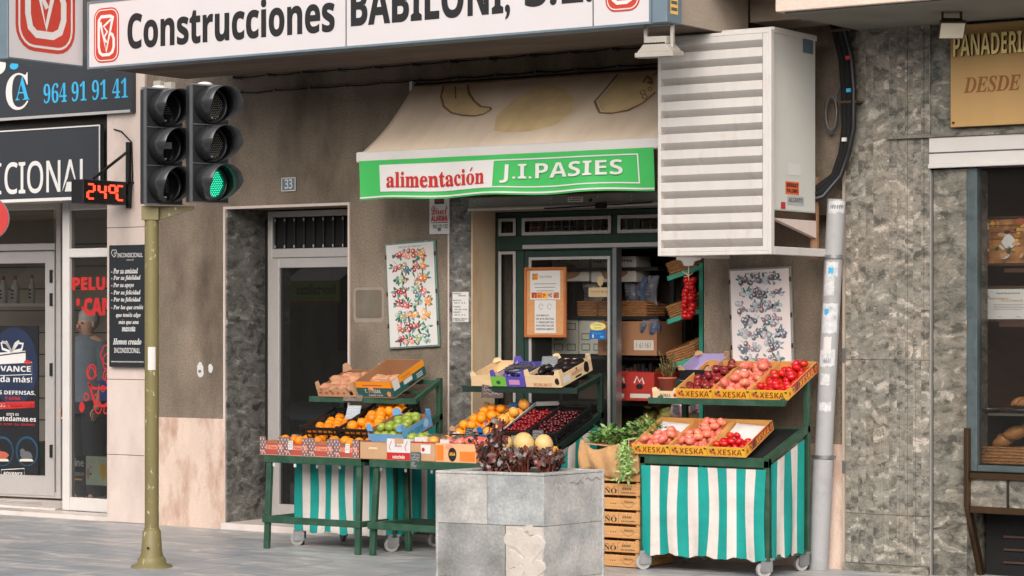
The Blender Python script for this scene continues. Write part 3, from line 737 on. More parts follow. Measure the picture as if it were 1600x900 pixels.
# ------------------------------------------------------------------ signs and things on the facades
def logo(mb, o, r, u, w, h, n):
    """red rounded emblem of the construction firm: ring, plate and interlaced white strokes"""
    o, r, u, n = Vector(o), Vector(r), Vector(u), Vector(n)
    q = lambda k: o + n * (.0008 * k)
    rad = w * .3
    mb.rrect(q(1), r, u, w, h, rad, LOGOR)
    t = w * .045; mb.rrect(q(2) + r * t + u * t, r, u, w - 2 * t, h - 2 * t, rad - t, LETW)
    t = w * .075; mb.rrect(q(3) + r * t + u * t, r, u, w - 2 * t, h - 2 * t, rad - t, LOGOR)
    P = lambda x, y: (x * w, y * h)
    wd = w * .095
    mb.ribbon([P(*p) for p in ((.80, .80), (.66, .84), (.30, .84), (.21, .78), (.20, .66), (.20, .30), (.24, .19), (.34, .14), (.62, .14), (.74, .18), (.80, .28), (.80, .42), (.74, .50), (.66, .52))], wd, q(4), r, u, LETW)
    mb.ribbon([P(*p) for p in ((.27, .74), (.50, .20), (.76, .80))], wd, q(5), r, u, LETW)
    mb.ribbon([P(*p) for p in ((.70, .78), (.40, .66), (.55, .56), (.42, .46), (.52, .36))], wd * .75, q(6), r, u, LETW)

YS = -1.53
s0, s1 = A(137, 60, YS).x, A(1018, 20, YS).x
zb, ztp = 3.385, 3.835
L = thing('lightbox_sign', 'long white lightbox sign with black lettering and red emblems along the canopy edge', 'sign', (0, YS, zb))
b = MB(); b.box(s0, s1 + .1, YS + .012, YS + .19, zb + .005, ztp + .03, BLUEG); b.build('sign_box', L, bev=.004)
b = MB(); frame(b, s0, s1, zb, ztp + .03, YS - .006, .014, .02, BLUEG); b.build('sign_frame', L)
b = MB(); b.box(s0 + .014, s1 - .014, YS, YS + .011, zb + .014, ztp + .016, mat('lightbox_acrylic', srgb(206, 199, 199), .35, var=.02, scale=3))
b.build('face_panel', L)
b = MB()
for px in (541, 927): x = A(px, 40, YS).x; b.box(x - .004, x + .004, YS - .003, YS, zb + .014, ztp + .016, GREYF)
b.build('panel_joint', L)
b = MB(); Yt = YS - .002
o = A(199, 76, Yt); e = A(523, 46, Yt); top = A(210, 23, Yt)
b.text('Construcciones', 'sans', (o.x, Yt, o.z - .006), X_, Z_, e.x - o.x, .262, LETB, off=.015)
o = A(548, 42, Yt); b.text('BABILONI,', 'sans', (o.x, Yt, o.z - .04), X_, Z_, A(797, 20, Yt).x - o.x, .30, LETB, off=.015)
o = A(820, 12, Yt); b.text('S.L.', 'sans', (o.x, Yt, o.z + .0), X_, Z_, A(926, 12, Yt).x - o.x, .26, LETB, off=.015)
b.build('lettering', L); b = MB(); o = A(147, 99, Yt); logo(b, (o.x, Yt, o.z), X_, Z_, A(186, 90, Yt).x - o.x, A(147, 14, Yt).z - o.z, -Y_)
b.build('lettering', L); b = MB(); o = A(946, 20, Yt); logo(b, (o.x, Yt, o.z), X_, Z_, A(1000, 20, Yt).x - o.x, A(147, 14, Yt).z - A(147, 99, Yt).z, -Y_)
b.build('emblem', L)
b = MB(); xx = s1 + .102; b.quad((xx, YS + .05, zb + .06), (xx, YS + .14, zb + .06), (xx, YS + .14, zb + .3), (xx, YS + .05, zb + .3), mat('sticker_yellow', srgb(226, 186, 96), .6))
for k in range(5): b.quad((xx + .001, YS + .06, zb + .08 + k * .04), (xx + .001, YS + .13, zb + .08 + k * .04), (xx + .001, YS + .13, zb + .1 + k * .04), (xx + .001, YS + .06, zb + .1 + k * .04), GREYF)
b.build('sticker', L)

# blade sign
Xb = A(128, 100, YS - .02).x - .01
y0b = AX(12, 97, Xb).y; y1b = AX(131, 106, Xb).y; zbb = AX(131, 106, Xb).z
Lb = thing('blade_sign', 'white projecting sign box with a big red emblem at the left end of the canopy', 'sign', (Xb, y1b, zbb))
b = MB(); b.box(Xb - .2, Xb - .003, y0b, y1b, zbb, zbb + 1.1, BLUEG); b.build('sign_box', Lb, bev=.005)
b = MB(); b.quad((Xb, y0b + .012, zbb + .014), (Xb, y1b - .012, zbb + .014), (Xb, y1b - .012, zbb + 1.08), (Xb, y0b + .012, zbb + 1.08), MATS['lightbox_acrylic']); b.build('face_panel', Lb)
b = MB(); o = AX(24, 91, Xb); e = AX(117, 91, Xb); ww = e.y - o.y; logo(b, (Xb + .001, o.y, zbb + .075), Y_, Z_, ww, .86, X_); b.build('lettering', Lb)
b = MB(); o = A(0, 95, y0b - .002); b.box(Xb - .19, Xb - .08, y0b - .002, y0b, zbb + .03, zbb + .11, MATS['sticker_yellow']); b.build('sticker', Lb)

# dark telephone sign on the neighbouring facade
L = thing('shop_sign', 'charcoal fascia sign with a cyan telephone number', 'sign', (-5, 0, 3.4))
b = MB(); zb2 = 3.235; b.box(-7, -3.59, -.06, -.001, zb2, 3.70, CHAR); b.build('sign_panel', L)
b = MB(); b.box(-7, -3.588, -.066, -.061, zb2 - .004, zb2 + .018, ALU); b.box(-3.589, -3.57, -.07, -.001, zb2 - .004, 3.7, CHAR); b.build('sign_frame', L)
b = MB(); y = -.063
x = A(68, 150, y).x; e = A(201, 150, y).x
o = A(68, 159, y); e = A(200, 150, y)
b.text('964 91 91 41', 'serif', (o.x, y, o.z - .015), X_, Z_, e.x - o.x, .158, CYAN)
o = A(24, 157, y); b.text('A', 'serif', (o.x, y - .001, o.z), X_, Z_, A(46, 150, y).x - o.x, .19, CYAN)
o = A(9, 173, y); b.text('C', 'serif', (o.x, y, o.z), X_, Z_, A(44, 150, y).x - o.x, .30, LETW)
o = A(-22, 142, y); b.text('P', 'serif', (o.x, y, o.z), X_, Z_, A(9, 150, y).x - o.x, .28, LETW)
for px in (-10, 22): b.disc(A(px, 103, y), X_, Z_, .05, .03, CYAN, 14)
b.build('lettering', L)
# pet shop name sign
L = thing('shop_sign', 'dark grey shop sign with large white capitals above the pet shop entrance', 'sign', (-5, 0, 2.6))
b = MB(); b.box(-7, -3.936, -.05, -.001, 2.575, 3.155, CHAR); b.build('sign_panel', L)
b = MB(); b.box(-7, -3.93, -.056, -.0505, 2.56, 2.585, LETW); b.box(-7, -3.93, -.056, -.0505, 3.14, 3.150, LETW); b.box(-3.939, -3.93, -.056, -.0505, 2.585, 3.14, LETW); b.build('sign_frame', L)
b = MB(); y = -.0525; o = A(7, 303, y); e = A(141, 300, y); hh = .262
b.text('CIONAL', 'light', (o.x, y, o.z - .005), X_, Z_, e.x - o.x, hh, LETW, off=.012)
b.text('INCONDI', 'light', (A(2, 300, y).x, y, o.z - .005), X_, Z_, None, hh, LETW, off=.012, align='r')
b.build('lettering', L)
# led thermometer on its bracket
Xt = A(207, 280, -.03).x
yA, yB = AX(130, 300, Xt).y, AX(197, 300, Xt).y
zt0, zt1 = AX(150, 318, Xt).z, AX(150, 281, Xt).z
L = thing('led_thermometer', 'black LED display box showing 24 ºC in red on a wall bracket', 'thermometer', (Xt, yB, zt0))
b = MB(); b.box(Xt - .13, Xt, yA, yB, zt0, zt1, BLACK); b.build('display_box', L, bev=.004)
b = MB()
SEG = {'a': ((.0, 1), (.5, 1)), 'b': ((.5, 1), (.5, .5)), 'c': ((.5, .5), (.5, 0)), 'd': ((0, 0), (.5, 0)), 'e': ((0, 0), (0, .5)), 'f': ((0, .5), (0, 1)), 'g': ((0, .5), (.5, .5))}
W = yB - yA; H = zt1 - zt0
for ch, x, s in (('abged', .10, 1), ('fgbc', .36, 1), ('abgf', .60, 1), ('afed', .78, 1)):
    for k in ch:
        (ax, az), (bx, bz) = SEG[k]
        p = Vector((Xt + .002, yA + W * (x + ax * .30), zt0 + H * (.2 + az * .6))); q = Vector((Xt + .002, yA + W * (x + bx * .30), zt0 + H * (.2 + bz * .6)))
        d = (q - p); p = p + d * .1; q = q - d * .1
        b.bar(p, q, .006, .022 if abs(d.z) > .01 else .014, LEDR, up=(0, 1, 0) if abs(d.z) > .01 else (0, 0, 1))
b.build('led_digits', L)
b = MB(); zp0, zp1 = AX(205, 284, Xt).z, A(205, 222, -.04).z
b.box(Xt - .02, Xt + .01, yB + .06, -.02, zt1 - .012, zt1 + .004, BLACK)
b.bar((Xt - .03, -.045, zt0 - .02), (Xt - .03, -.045, zp1), .03, .03, BLACK, up=(0, 1, 0))
pm = AX(146, 277, Xt - .03); b.bar((Xt - .03, pm.y, zt1 + .01), (Xt - .03, -.05, AX(200, 236, Xt).z), .018, .018, BLACK)
b.bar((Xt - .03, yB - .02, zt1 - .006), (Xt - .03, -.04, zt1 - .006), .03, .012, BLACK)
b.tube([(Xt, yB - .0, zt0 + .08), (Xt + .02, yB + .03, zt0 - .02), (Xt, -.03, zt1 + .05), (Xt - .01, -.03, zp1), (Xt - .12, -.03, zp1 + .09), (Xt - .2, -.03, zp1 + .11)], .006, BLACKM, 6)
b.build('bracket', L)
# menu style quotation board on the pier
y = -.066
p0, p1 = A(170, 573, y), A(228, 382, y)
L = thing('text_board', 'black upright board with white handwriting fixed to the pale stone pier', 'board', (p0.x, -.02, p0.z))
b = MB(); b.box(p0.x, p1.x, y, -.0225, p0.z, p1.z, mat('board_black', srgb(36, 38, 42), .45, var=.06)); b.build('board_panel', L, bev=.004)
b = MB(); y -= .002; cxm = (p0.x + p1.x) / 2; WB = p1.x - p0.x
b.text('INCONDICIONAL', 'light', (p0.x + WB * .24, y, A(200, 402, y).z), X_, Z_, WB * .68, .034, LETW, off=.012)
b.text('CASTELLÓN', 'sans', (cxm + .03, y, A(200, 407, y).z), X_, Z_, .08, .010, LETW, align='c')
o = A(174, 401, y)
b.ribbon([(0, .03), (.008, .05), (.022, .055), (.03, .045), (.04, .055), (.054, .048), (.055, .03), (.045, .01), (.03, -.005), (.012, .01)], .005, (o.x, y, o.z), X_, Z_, LETW, True)
b.ribbon([(.032, .012), (.03, .028), (.044, .034), (.05, .02), (.045, .0)], .004, (o.x, y, o.z), X_, Z_, LETW)
for i, (t, x0f, wf) in enumerate((('- Por su amistad', .07, .72), ('- Por su fidelidad', .07, .79), ('- Por su apoyo', .07, .61), ('- Por su felicidad', .07, .79), ('- Por tu felicidad', .07, .79), ('- Por los que creéis', .07, .86), ('que tenéis algo', .20, .66), ('más que una', .27, .54), ('mascota', .36, .36))):
    z = A(200, (425.5, 437, 448.5, 460, 471, 483, 495, 506, 516)[i], y).z
    b.text(t, 'serifit', (p0.x + WB * x0f, y, z - .01), X_, Z_, WB * wf, .044, LETW, off=.012)
b.text('Hemos creado', 'serifit', (p0.x + WB * .12, y, A(200, 538.5, y).z), X_, Z_, WB * .76, .05, LETW, off=.012)
b.text('INCONDICIONAL', 'light', (p0.x + WB * .15, y, A(200, 551.5, y).z), X_, Z_, WB * .70, .04, LETW, off=.012)
b.text('www.masquemascotasincondicional.es', 'sans', (p0.x + WB * .07, y, A(200, 567, y).z), X_, Z_, WB * .87, .017, LETW)
b.build('lettering', L)

# house number, alarm plate, posters, handwritten hours
def plate(name, label, cat, px0, py1, px1, py0, Y, m, d=.004, group=None):
    p, q = A(px0, py1, Y - d), A(px1, py0, Y - d)
    L = thing(name, label, cat, (p.x, Y, p.z), group=group)
    b = MB(); b.box(p.x, q.x, Y - d, Y - .0005, p.z, q.z, m); b.build('panel', L)
    return L, p, q
L, p, q = plate('house_number', 'small grey plate with house number 33 beside the awning', 'number plate', 440, 299, 462, 277, 0, BLUEG, .012)
b = MB(); frame(b, p.x, q.x, p.z, q.z, -.0155, .006, .003, LETW); b.text('33', 'light', ((p.x + q.x) / 2, -.0145, p.z + .018), X_, Z_, .075, .072, LETW, off=.02, align='c'); b.build('lettering', L)
L, p, q = plate('alarm_plate', 'white and red alarm notice plate under the awning corner', 'plate', 671, 366, 702, 309, -.014, WHITEP, .012)
b = MB(); y = -.0275; W = q.x - p.x
b.text('Direct', 'script', (p.x + W * .1, y, A(680, 333, y).z - .012), X_, (-.0, 0, 1), W * .8, .066, REDL, off=.01)
b.text('ALARMA', 'sans', (p.x + W * .08, y, A(680, 346, y).z), X_, Z_, W * .84, .042, REDL, off=.03)
b.text('902 121 122', 'sans', (p.x + W * .18, y, A(680, 357, y).z), X_, Z_, W * .74, .028, LETB)
b.box(p.x + W * .08, p.x + W * .6, y, y + .001, A(680, 348.5, y).z, A(680, 348, y).z + .002, LETB)
b.box(p.x + W * .62, p.x + W * .92, y, y + .001, A(680, 348.5, y).z, A(680, 347.5, y).z + .002, REDL)
b.box(p.x + W * .26, p.x + W * .74, y, y + .001, q.z - .042, q.z + .0, LETB); b.text('303', 'sans', (p.x + W * .5, y - .001, q.z - .03), X_, Z_, W * .4, .02, REDL, align='c')
b.box(p.x + W * .42, p.x + W * .58, y, y + .001, p.z + .02, p.z + .045, GREYF)
b.build('lettering', L)
L, p, q = plate('shutter_plate', 'tiny white maker plate riveted on the roller shutter box', 'plate', 887, 316, 911, 307, -.0765, WHITEP, .003)
b = MB(); b.box(p.x + .01, p.x + .025, -.081, -.0805, p.z + .022, q.z - .006, LETB); b.box(p.x + .035, q.x - .01, -.081, -.0805, p.z + .022, q.z - .008, REDL); b.box(p.x + .01, q.x - .02, -.081, -.0805, p.z + .008, p.z + .014, GREYF); b.build('lettering', L)
L, p, q = plate('opening_hours', 'handwritten white opening hours sheet taped on the dark marble pilaster', 'notice', 707, 503, 732, 456, -.0125, PAPER, .002)
b = MB(); y = -.0152; W = q.x - p.x; Hh = q.z - p.z
for fy, t, x, w in ((.92, 'HORARIO', .05, .5), (.85, 'VERANO', .35, .5), (.70, 'MAÑANAS', .05, .5), (.61, 'DE 9.- A 2.-', .12, .75), (.48, 'TARDES', .05, .45), (.39, 'DE 5.30 - 8.30', .12, .8), (.30, 'SABADO', .05, .45), (.21, 'DE 9.- A 2.-', .12, .75), (.08, 'DOMINGO CERRADO', .05, .9), (.02, 'Y FESTIVOS', .05, .7)):
    b.text(t, 'plain', (p.x + W * x, y, p.z + Hh * fy), X_, Z_, W * w, .011, LETB, off=.015)
b.build('handwriting', L)

def picture(name, label, c, w, h, rz, title, rows, seed, pal, edge, tint):
    """a framed nature poster hung at a slight angle: backing, clips and printed clusters"""
    T = Matrix.Translation(c) @ Matrix.Rotation(rz, 4, 'Y')
    L = thing(name, label, 'poster', c)
    b = MB(); b.T = T; b.box(0, w, -.022, -.001, 0, h, edge); b.build('frame_board', L, bev=.003)
    b = MB(); b.T = T; b.box(.014, w - .014, -.0245, -.0225, .014, h - .014, tint); b.build('print_sheet', L)
    b = MB(); b.T = T
    for fx in (.15, .8):
        for z in (0, h - .012): b.box(w * fx, w * fx + .035, -.027, -.02, z, z + .012, STEEL)
    for fz in (.2, .5, .85):
        for x in (0, w - .012): b.box(x, x + .012, -.027, -.02, h * fz, h * fz + .03, BRONZE)
    b.build('clips', L)
    b = MB(); b.T = T; g = random.Random(seed); y = -.0252
    b.text(title, 'serif', (w / 2, y, h - .042), X_, Z_, w * .45, .012, GREYF, align='c')
    for j, row in enumerate(rows):
        for i, kind in enumerate(row):
            cx, cz = w * (.16 + .68 * (i + .5) / len(row) + g.uniform(-.05, .05)) - w * .0, h * (.94 - .92 * (j + .5) / len(rows) + g.uniform(-.012, .012))
            k = 0
            for q in range(g.randint(5, 8)):      # leaves
                a = g.uniform(0, 6.28); r = g.uniform(.02, .05); m = g.choice(pal['leaf'])
                b.disc((cx + r * math.cos(a), y - .0001 * k, cz + r * .8 * math.sin(a)), X_, Z_, g.uniform(.013, .026), g.uniform(.006, .011), m, 9, .2, a, g); k += 1
            for q in range(g.randint(5, 8)):
                a = g.uniform(0, 6.28); r = g.uniform(0.008, .042); m = g.choice(pal[kind]); s = g.uniform(.010, .021)
                b.disc((cx + r * math.cos(a), y - .0001 * k, cz + r * .75 * math.sin(a)), X_, Z_, s, s * g.uniform(.8, 1.15), m, 10, .08, 0, g); k += 1
                b.disc((cx + r * math.cos(a) - s * .25, y - .0001 * k, cz + r * .75 * math.sin(a) + s * .25), X_, Z_, s * .45, s * .4, g.choice(pal['hi']), 8, .1, 0, g); k += 1
            if g.random() < .4: b.ribbon([(cx, cz), (cx + g.uniform(-.02, .02), cz + .02), (cx + g.uniform(-.03, .03), cz + .045)], .003, (0, y - .0002, 0), X_, Z_, pal['leaf'][0])
    b.build('printed_fruit' if 'fruit' in label else 'printed_mushrooms', L)
    return L
ink = lambda n, r, g, b_: mat('ink_' + n, srgb(r, g, b_), .7, var=.18, scale=60)
palF = {'leaf': [ink('leaf', 62, 122, 98), ink('leaf_blue', 96, 146, 140), ink('leaf_dark', 46, 88, 62)], 'o': [ink('orange', 222, 140, 66), ink('apricot', 226, 170, 106), ink('amber', 206, 110, 52)], 'r': [ink('plum', 132, 44, 62), ink('cherry', 176, 50, 56), ink('rose', 204, 112, 112)], 'p': [ink('peach', 222, 152, 128), ink('pink', 206, 130, 136), ink('brick', 172, 78, 60)], 'g': [ink('lime', 150, 170, 110), ink('mint', 150, 190, 176), ink('slate', 88, 104, 132)], 'hi': [ink('cream', 238, 220, 196), ink('blush', 236, 196, 176)]}
p = A(607, 546, -.03)
picture('fruit_poster', 'clip framed poster of painted orange and red fruit on the brown wall', (p.x, -.002, p.z), .455, .77, R(-3.0), 'FRUTAS DE VERANO', ['rppo', 'rgro', 'grpo', 'rrgp', 'rrgo', 'gpoo', 'prrg', 'rpgg'], 5, palF, mat('poster_edge_green', srgb(110, 140, 128), .4, var=.05, metal=.3), PAPER)
palM = {'leaf': [ink('sage', 112, 146, 146), ink('moss', 78, 112, 108), ink('steel', 124, 138, 152), ink('mist', 176, 196, 200)], 'm': [ink('slate_blue', 92, 106, 122), ink('dun', 122, 96, 96), ink('dusk', 74, 78, 90), ink('fog', 172, 176, 184)], 'n': [ink('fog', 172, 176, 184), ink('mauve', 150, 122, 130), ink('mist', 176, 196, 200)], 'hi': [ink('cream_grey', 214, 208, 206), ink('blush_grey', 206, 186, 182)]}
p = A(1144, 578, -.03)
picture('mushroom_poster', 'clip framed poster of blue grey mushroom drawings beside the grey pipe', (p.x, -.016, p.z), .462, .665, R(-2.0), 'SETAS', ['mmnm', 'nmmm', 'mnmmn', 'mmmn', 'nmmnm', 'mnmm', 'mmnm'], 11, palM, mat('poster_edge_grey', srgb(150, 146, 140), .4, var=.05, metal=.3), mat('bleached_paper', srgb(226, 214, 210), .7, var=.03))

# awning
YA = -.66
aw0, aw1 = -.835, 1.60
pz = 3.29; fz = 2.755
L = thing('awning', 'cream canvas awning with green lettered valance above the grocery', 'awning', (.4, 0, 3.0))
nx, ny = 60, 30; y_top = -.03
def can(u, v):
    x = aw0 + (aw1 - aw0) * u; sag = -.05 * math.sin(math.pi * v) * (.6 + .4 * math.sin(u * 9)) - .016 * math.sin(u * 14 + v * 3) * math.sin(math.pi * v)
    return Vector((x, y_top + (YA - y_top) * v, pz + (fz + .0 - pz) * v + sag))
b = MB(); b.add([can(i / nx, j / ny) for j in range(ny + 1) for i in range(nx + 1)], [(j * (nx + 1) + i, j * (nx + 1) + i + 1, (j + 1) * (nx + 1) + i + 1, (j + 1) * (nx + 1) + i) for j in range(ny) for i in range(nx)], AWN, True)
cv = b.build('canvas', L); sm = cv.modifiers.new('thickness', 'SOLIDIFY'); sm.thickness = .003
# faded printed fruit on the canvas
def cuv(px, py):
    lo, hi = YA, y_top
    for _ in range(30):                      # bisect for the depth at which the survey ray meets the canvas
        md = (lo + hi) / 2; q = A(px, py, md); s = can((q.x - aw0) / (aw1 - aw0), (q.y - y_top) / (YA - y_top))
        if q.z > s.z: lo = md
        else: hi = md
    v = (q.y - y_top) / (YA - y_top); u = (q.x - aw0) / (aw1 - aw0)
    return u, min(max(v, .01), .99)
nrm = Vector((0, fz - pz, -(YA - y_top))).normalized()
def cpt(px, py, k=1): u, v = cuv(px, py); return can(u, v) + nrm * (.003 * k)
OUT = mat('faded_brown_print', srgb(148, 116, 92), .8, var=.15, scale=20); FILL = mat('faded_yellow_print', srgb(228, 198, 148), .8, var=.1, scale=8)
def cstroke(mb, pts, wd):
    pts = [(a[0] + (c[0] - a[0]) * t / 4, a[1] + (c[1] - a[1]) * t / 4) for a, c in zip(pts, pts[1:]) for t in range(4)] + [pts[-1]]
    P = [cpt(*p, k=3.4) for p in pts]; v = []
    for i, p in enumerate(P):
        d = (P[min(i + 1, len(P) - 1)] - P[max(i - 1, 0)]).normalized(); q = d.cross(nrm) * wd / 2; v += [p + q, p - q]
    mb.add(v, [(2 * i, 2 * i + 1, 2 * i + 3, 2 * i + 2) for i in range(len(P) - 1)], OUT)
def cfill(mb, pts):
    cx, cy = sum(p[0] for p in pts) / len(pts), sum(p[1] for p in pts) / len(pts); n = len(pts); v = [cpt(cx, cy, k=2.2)]
    for s in (.25, .5, .75, 1): v += [cpt(cx + (p[0] - cx) * s, cy + (p[1] - cy) * s, k=2.2) for p in pts]
    mb.add(v, [(0, i + 1, (i + 1) % n + 1) for i in range(n)] + [(1 + j * n + i, 1 + (j + 1) * n + i, 1 + (j + 1) * n + (i + 1) % n, 1 + j * n + (i + 1) % n) for j in range(3) for i in range(n)], FILL)
b = MB()
cfill(b, [(694, 138), (692, 160), (700, 174), (718, 180), (740, 181), (754, 178), (766, 172), (758, 170), (744, 162), (734, 148), (731, 138)])
cstroke(b, [(694, 136), (690, 152), (694, 168), (706, 178), (724, 182), (742, 183), (756, 180), (768, 173), (767, 170), (752, 168), (742, 160), (734, 148), (731, 134)], .016)
cstroke(b, [(712, 136), (713, 156)], .01)
cfill(b, [(772, 205), (790, 208), (830, 206), (870, 196), (894, 176), (898, 155), (882, 139), (858, 134), (830, 142), (800, 160), (776, 182)])
cfill(b, [(934, 160), (950, 142), (968, 120), (1000, 116), (1024, 116), (1024, 146), (1008, 160), (982, 172), (956, 178), (940, 174)])
cstroke(b, [(966, 118), (948, 140), (934, 156), (930, 160), (934, 170), (938, 178), (956, 179), (982, 174), (1006, 162), (1025, 146)], .018)
for px, py, r in ((1005, 146, 4), (1016, 141, 3), (1008, 153, 4)): cstroke(b, [(px + r * math.cos(a / 6 * 6.28), py + r * math.sin(a / 6 * 6.28)) for a in range(7)], .007)
cstroke(b, [(1006, 131), (1012, 121), (1018, 126), (1020, 133), (1012, 129)], .02); cstroke(b, [(1018, 122), (1028, 114)], .008)
b.build('printed_fruit', L)
b = MB(); b.box(aw0 - .02, aw1 + .02, YA - .03, YA + .03, fz - .055, fz + .02, WHITE); b.build('front_bar', L, bev=.014, seg=3)
b = MB(); b.tube([(aw0 - .01, -.016, pz + .0), (aw1 + .03, -.016, pz + .0)], .014, BLACKM, 14); b.build('roller_tube', L); b = MB(); b.box(aw0 - .03, aw0 - .005, -.05, 0, pz - .04, pz + .03, WHITE); b.build('wall_bracket', L)
b = MB()
for x in (aw0 + .15, aw1 - .15): b.bar((x, YA + .02, fz - .02), (x, -.03, 2.72), .03, .025, WHITE)
b.build('folding_arm', L)
vz0, vz1 = 2.437, fz - .045
def val(u, v, k=0): return Vector((aw0 + .012 + (aw1 - aw0 - .035) * u, YA - .03 + .018 * math.sin(u * 21 + 1) * v + .018 * math.sin(u * 8) * v + .006 * math.sin(u * 47) * v - .0055 * k, vz1 + (vz0 - vz1) * v + .007 * math.sin(u * 17) * v))
b = MB(); nx, ny = 70, 6
b.add([val(i / nx, j / ny) for j in range(ny + 1) for i in range(nx + 1)], [((j + 1) * (nx + 1) + i, (j + 1) * (nx + 1) + i + 1, j * (nx + 1) + i + 1, j * (nx + 1) + i) for j in range(ny) for i in range(nx)], VGREEN, True)
vl = b.build('valance', L)
b = MB()
def vuv(px, py): q = A(px, py, YA - .03); return (q.x - aw0 - .012) / (aw1 - aw0 - .035), (vz1 - q.z) / (vz1 - vz0)
def vstrip(u0, u1, v0, v1, m, k, n=40):
    n = max(2, int(n * (u1 - u0))); b.add([val(u0 + (u1 - u0) * i / n, v, k) for i in range(n + 1) for v in (v0, v1)], [(2 * i, 2 * i + 1, 2 * i + 3, 2 * i + 2) for i in range(n)], m, True)
u0, v0 = vuv(593, 258); u1, v1 = vuv(773, 297); v1 = vuv(593, 301)[1]; v0 = vuv(593, 258)[1]
ue = vuv(997, 250)[0]
vstrip(0, 1, .925, .965, LETW, 1)
vstrip(u0, u1, v0, v1, LETW, 1)
t = .03
vstrip(u1, ue, v0, v0 + t, LETW, 1); vstrip(u1, ue, v1 - t, v1, LETW, 1); vstrip(ue - .004, ue, v0, v1, LETW, 1)
def vtext(s, st, u_, v_, w_, h_, m, k, off=0.0, warp=True):
    tm = MB(); tm.text(s, st, (0, 0, 0), X_, Y_, 1, 1, m, off=off)
    b.add([val(u_ + p.x * w_, v_ - p.y * h_, k) for p in tm.v], tm.f, m)
H0 = v1 - v0
vtext('alimentación', 'serif', u0 + (u1 - u0) * .065, v0 + H0 * .86, (u1 - u0) * .86, H0 * .62, REDL, 2, off=.012)
vtext('J.I.PASIES', 'sans', u1 + (ue - u1) * .055, v0 + H0 * .84, (ue - u1) * .84, H0 * .66, LETW, 2, off=-.005)
b.build('lettering', L)

# louvred screen and air conditioner
LX0, LX1, LY, LZ0, LZ1 = 1.735, 2.545, -.9, 2.003, 3.385
LOUV = mat('louvre_white', srgb(204, 197, 191), .45, var=.05, scale=6, dirt=srgb(172, 152, 134), dscale=7, damt=.45, dlo=.54, dhi=.74, stretch=(1.6, 1, .5))
L = thing('louvre_screen', 'white slatted metal screen hiding the air conditioner beside the awning', 'louvre screen', (2.1, LY, LZ0))
b = MB(); frame(b, LX0, LX1, LZ0, LZ1, LY, .022, .045, LOUV); b.box(LX1 - .06, LX1 - .0215, LY + .001, LY + .05, LZ0 + .022, LZ1 - .022, LOUV); b.box(LX0 + .02, LX1 - .06, LY + .003, LY + .012, LZ0 + .022, LZ0 + .05, LOUV)
b.build('frame', L, bev=.003)
b = MB(); n = 13; pit = (LZ1 - LZ0 - .06) / n
for i in range(n):
    z = LZ0 + .05 + pit * i
    b.prism([(LY + .004, z + .052), (LY + .002, z + .105), (LY + .005, z + .107), (LY + .0075, z + .054), (LY + .056, z + .0), (LY + .054, z - .003)][::-1], LX0 + .022, LX1 - .062, LOUV, 'x')
b.build('slats', L)
b = MB(); b.box(LX1 - .04, LX1 + .0, LY + .045, -.1, LZ0 - .0, LZ0 + .05, LOUV); b.box(LX0 + .0, LX0 + .03, LY + .045, -.02, LZ0 - .0, LZ0 + .04, LOUV); b.box(LX0, LX0 + .02, LY + .045, -.02, LZ1 - .06, LZ1 - .03, LOUV); b.build('support_arms', L, bev=.003)
XA = 2.50; ya0 = AX(1208, 200, XA).y; ya1 = AX(1275, 200, XA).y; za0 = AX(1240, 331, XA).z; za1 = AX(1240, 50, XA).z
L = thing('air_conditioner', 'white air conditioner unit mounted behind the slatted screen', 'air conditioner', (2.2, ya1, za0))
b = MB(); b.box(1.85, XA, ya0, ya1, za0, za1, mat('appliance_white', srgb(210, 208, 200), .4, var=.03, dirt=srgb(176, 172, 160), damt=.3)); b.build('casing', L, bev=.012, seg=2)
b = MB(); b.box(1.84, XA + .006, ya0 - .0, ya1 + .006, za1 - .03, za1 + .008, WHITE); b.build('lid', L, bev=.006)
b = MB(); x = XA + .002
def sq(px0, py0, px1, py1, m, k=0):
    p, q = AX(px0, py1, XA), AX(px1, py0, XA); b.quad((x + k, p.y, p.z), (x + k, q.y, p.z), (x + k, q.y, q.z), (x + k, p.y, q.z), m); return p, q
sq(1254, 60, 1270, 82, BLUEG); b.build('sticker', L); b = MB(); sq(1231, 257, 1251, 273, LETW)
b.build('sticker', L); b = MB(); p, q = sq(1227, 285, 1248, 303, mat('sticker_orange', srgb(226, 96, 42), .6))
for i in range(2): b.text('BERNAT PALOMO'.split()[i], 'sans', (x + .001, p.y + .015, p.z + (.045, .01)[i]), Y_, Z_, (q.y - p.y) * .85, .026, LETB, off=.03)
b.build('sticker', L); b = MB(); sq(1220, 316, 1227, 326, REDL); b.build('sticker', L); b = MB(); p, q = sq(1230, 308, 1256, 320, mat('sticker_silver', srgb(170, 172, 172), .4)); b.text('ALCANTO', 'sansit', (x + .001, p.y + .012, p.z + .018), Y_, Z_, (q.y - p.y) * .85, .03, GREYF, off=.02)
b.build('sticker', L)
b = MB(); zz = za0 - .025
b.box(XA - .05, XA - .01, ya0 + .02, ya1 + .03, zz - .02, zz + .022, BRONZE)
b.prism([(ya0 + .02, zz - .021), (ya1 + .02, zz - .021), (ya1 + .02, zz - .13)], XA - .045, XA - .01, CLAD, 'x')
b.box(XA - .05, XA - .005, ya1 + .02, ya1 + .05, zz - .26, zz + .26, mat('rusty_bracket', srgb(150, 112, 84), .7, var=.2, scale=20)); b.box(1.95, 2.0, ya0 + .02, -.002, zz - .02, zz + .022, BRONZE); b.box(XA - .05, XA - .012, ya1 + .05, -.002, zz - .02, zz + .02, BRONZE)
b.build('wall_bracket', L)

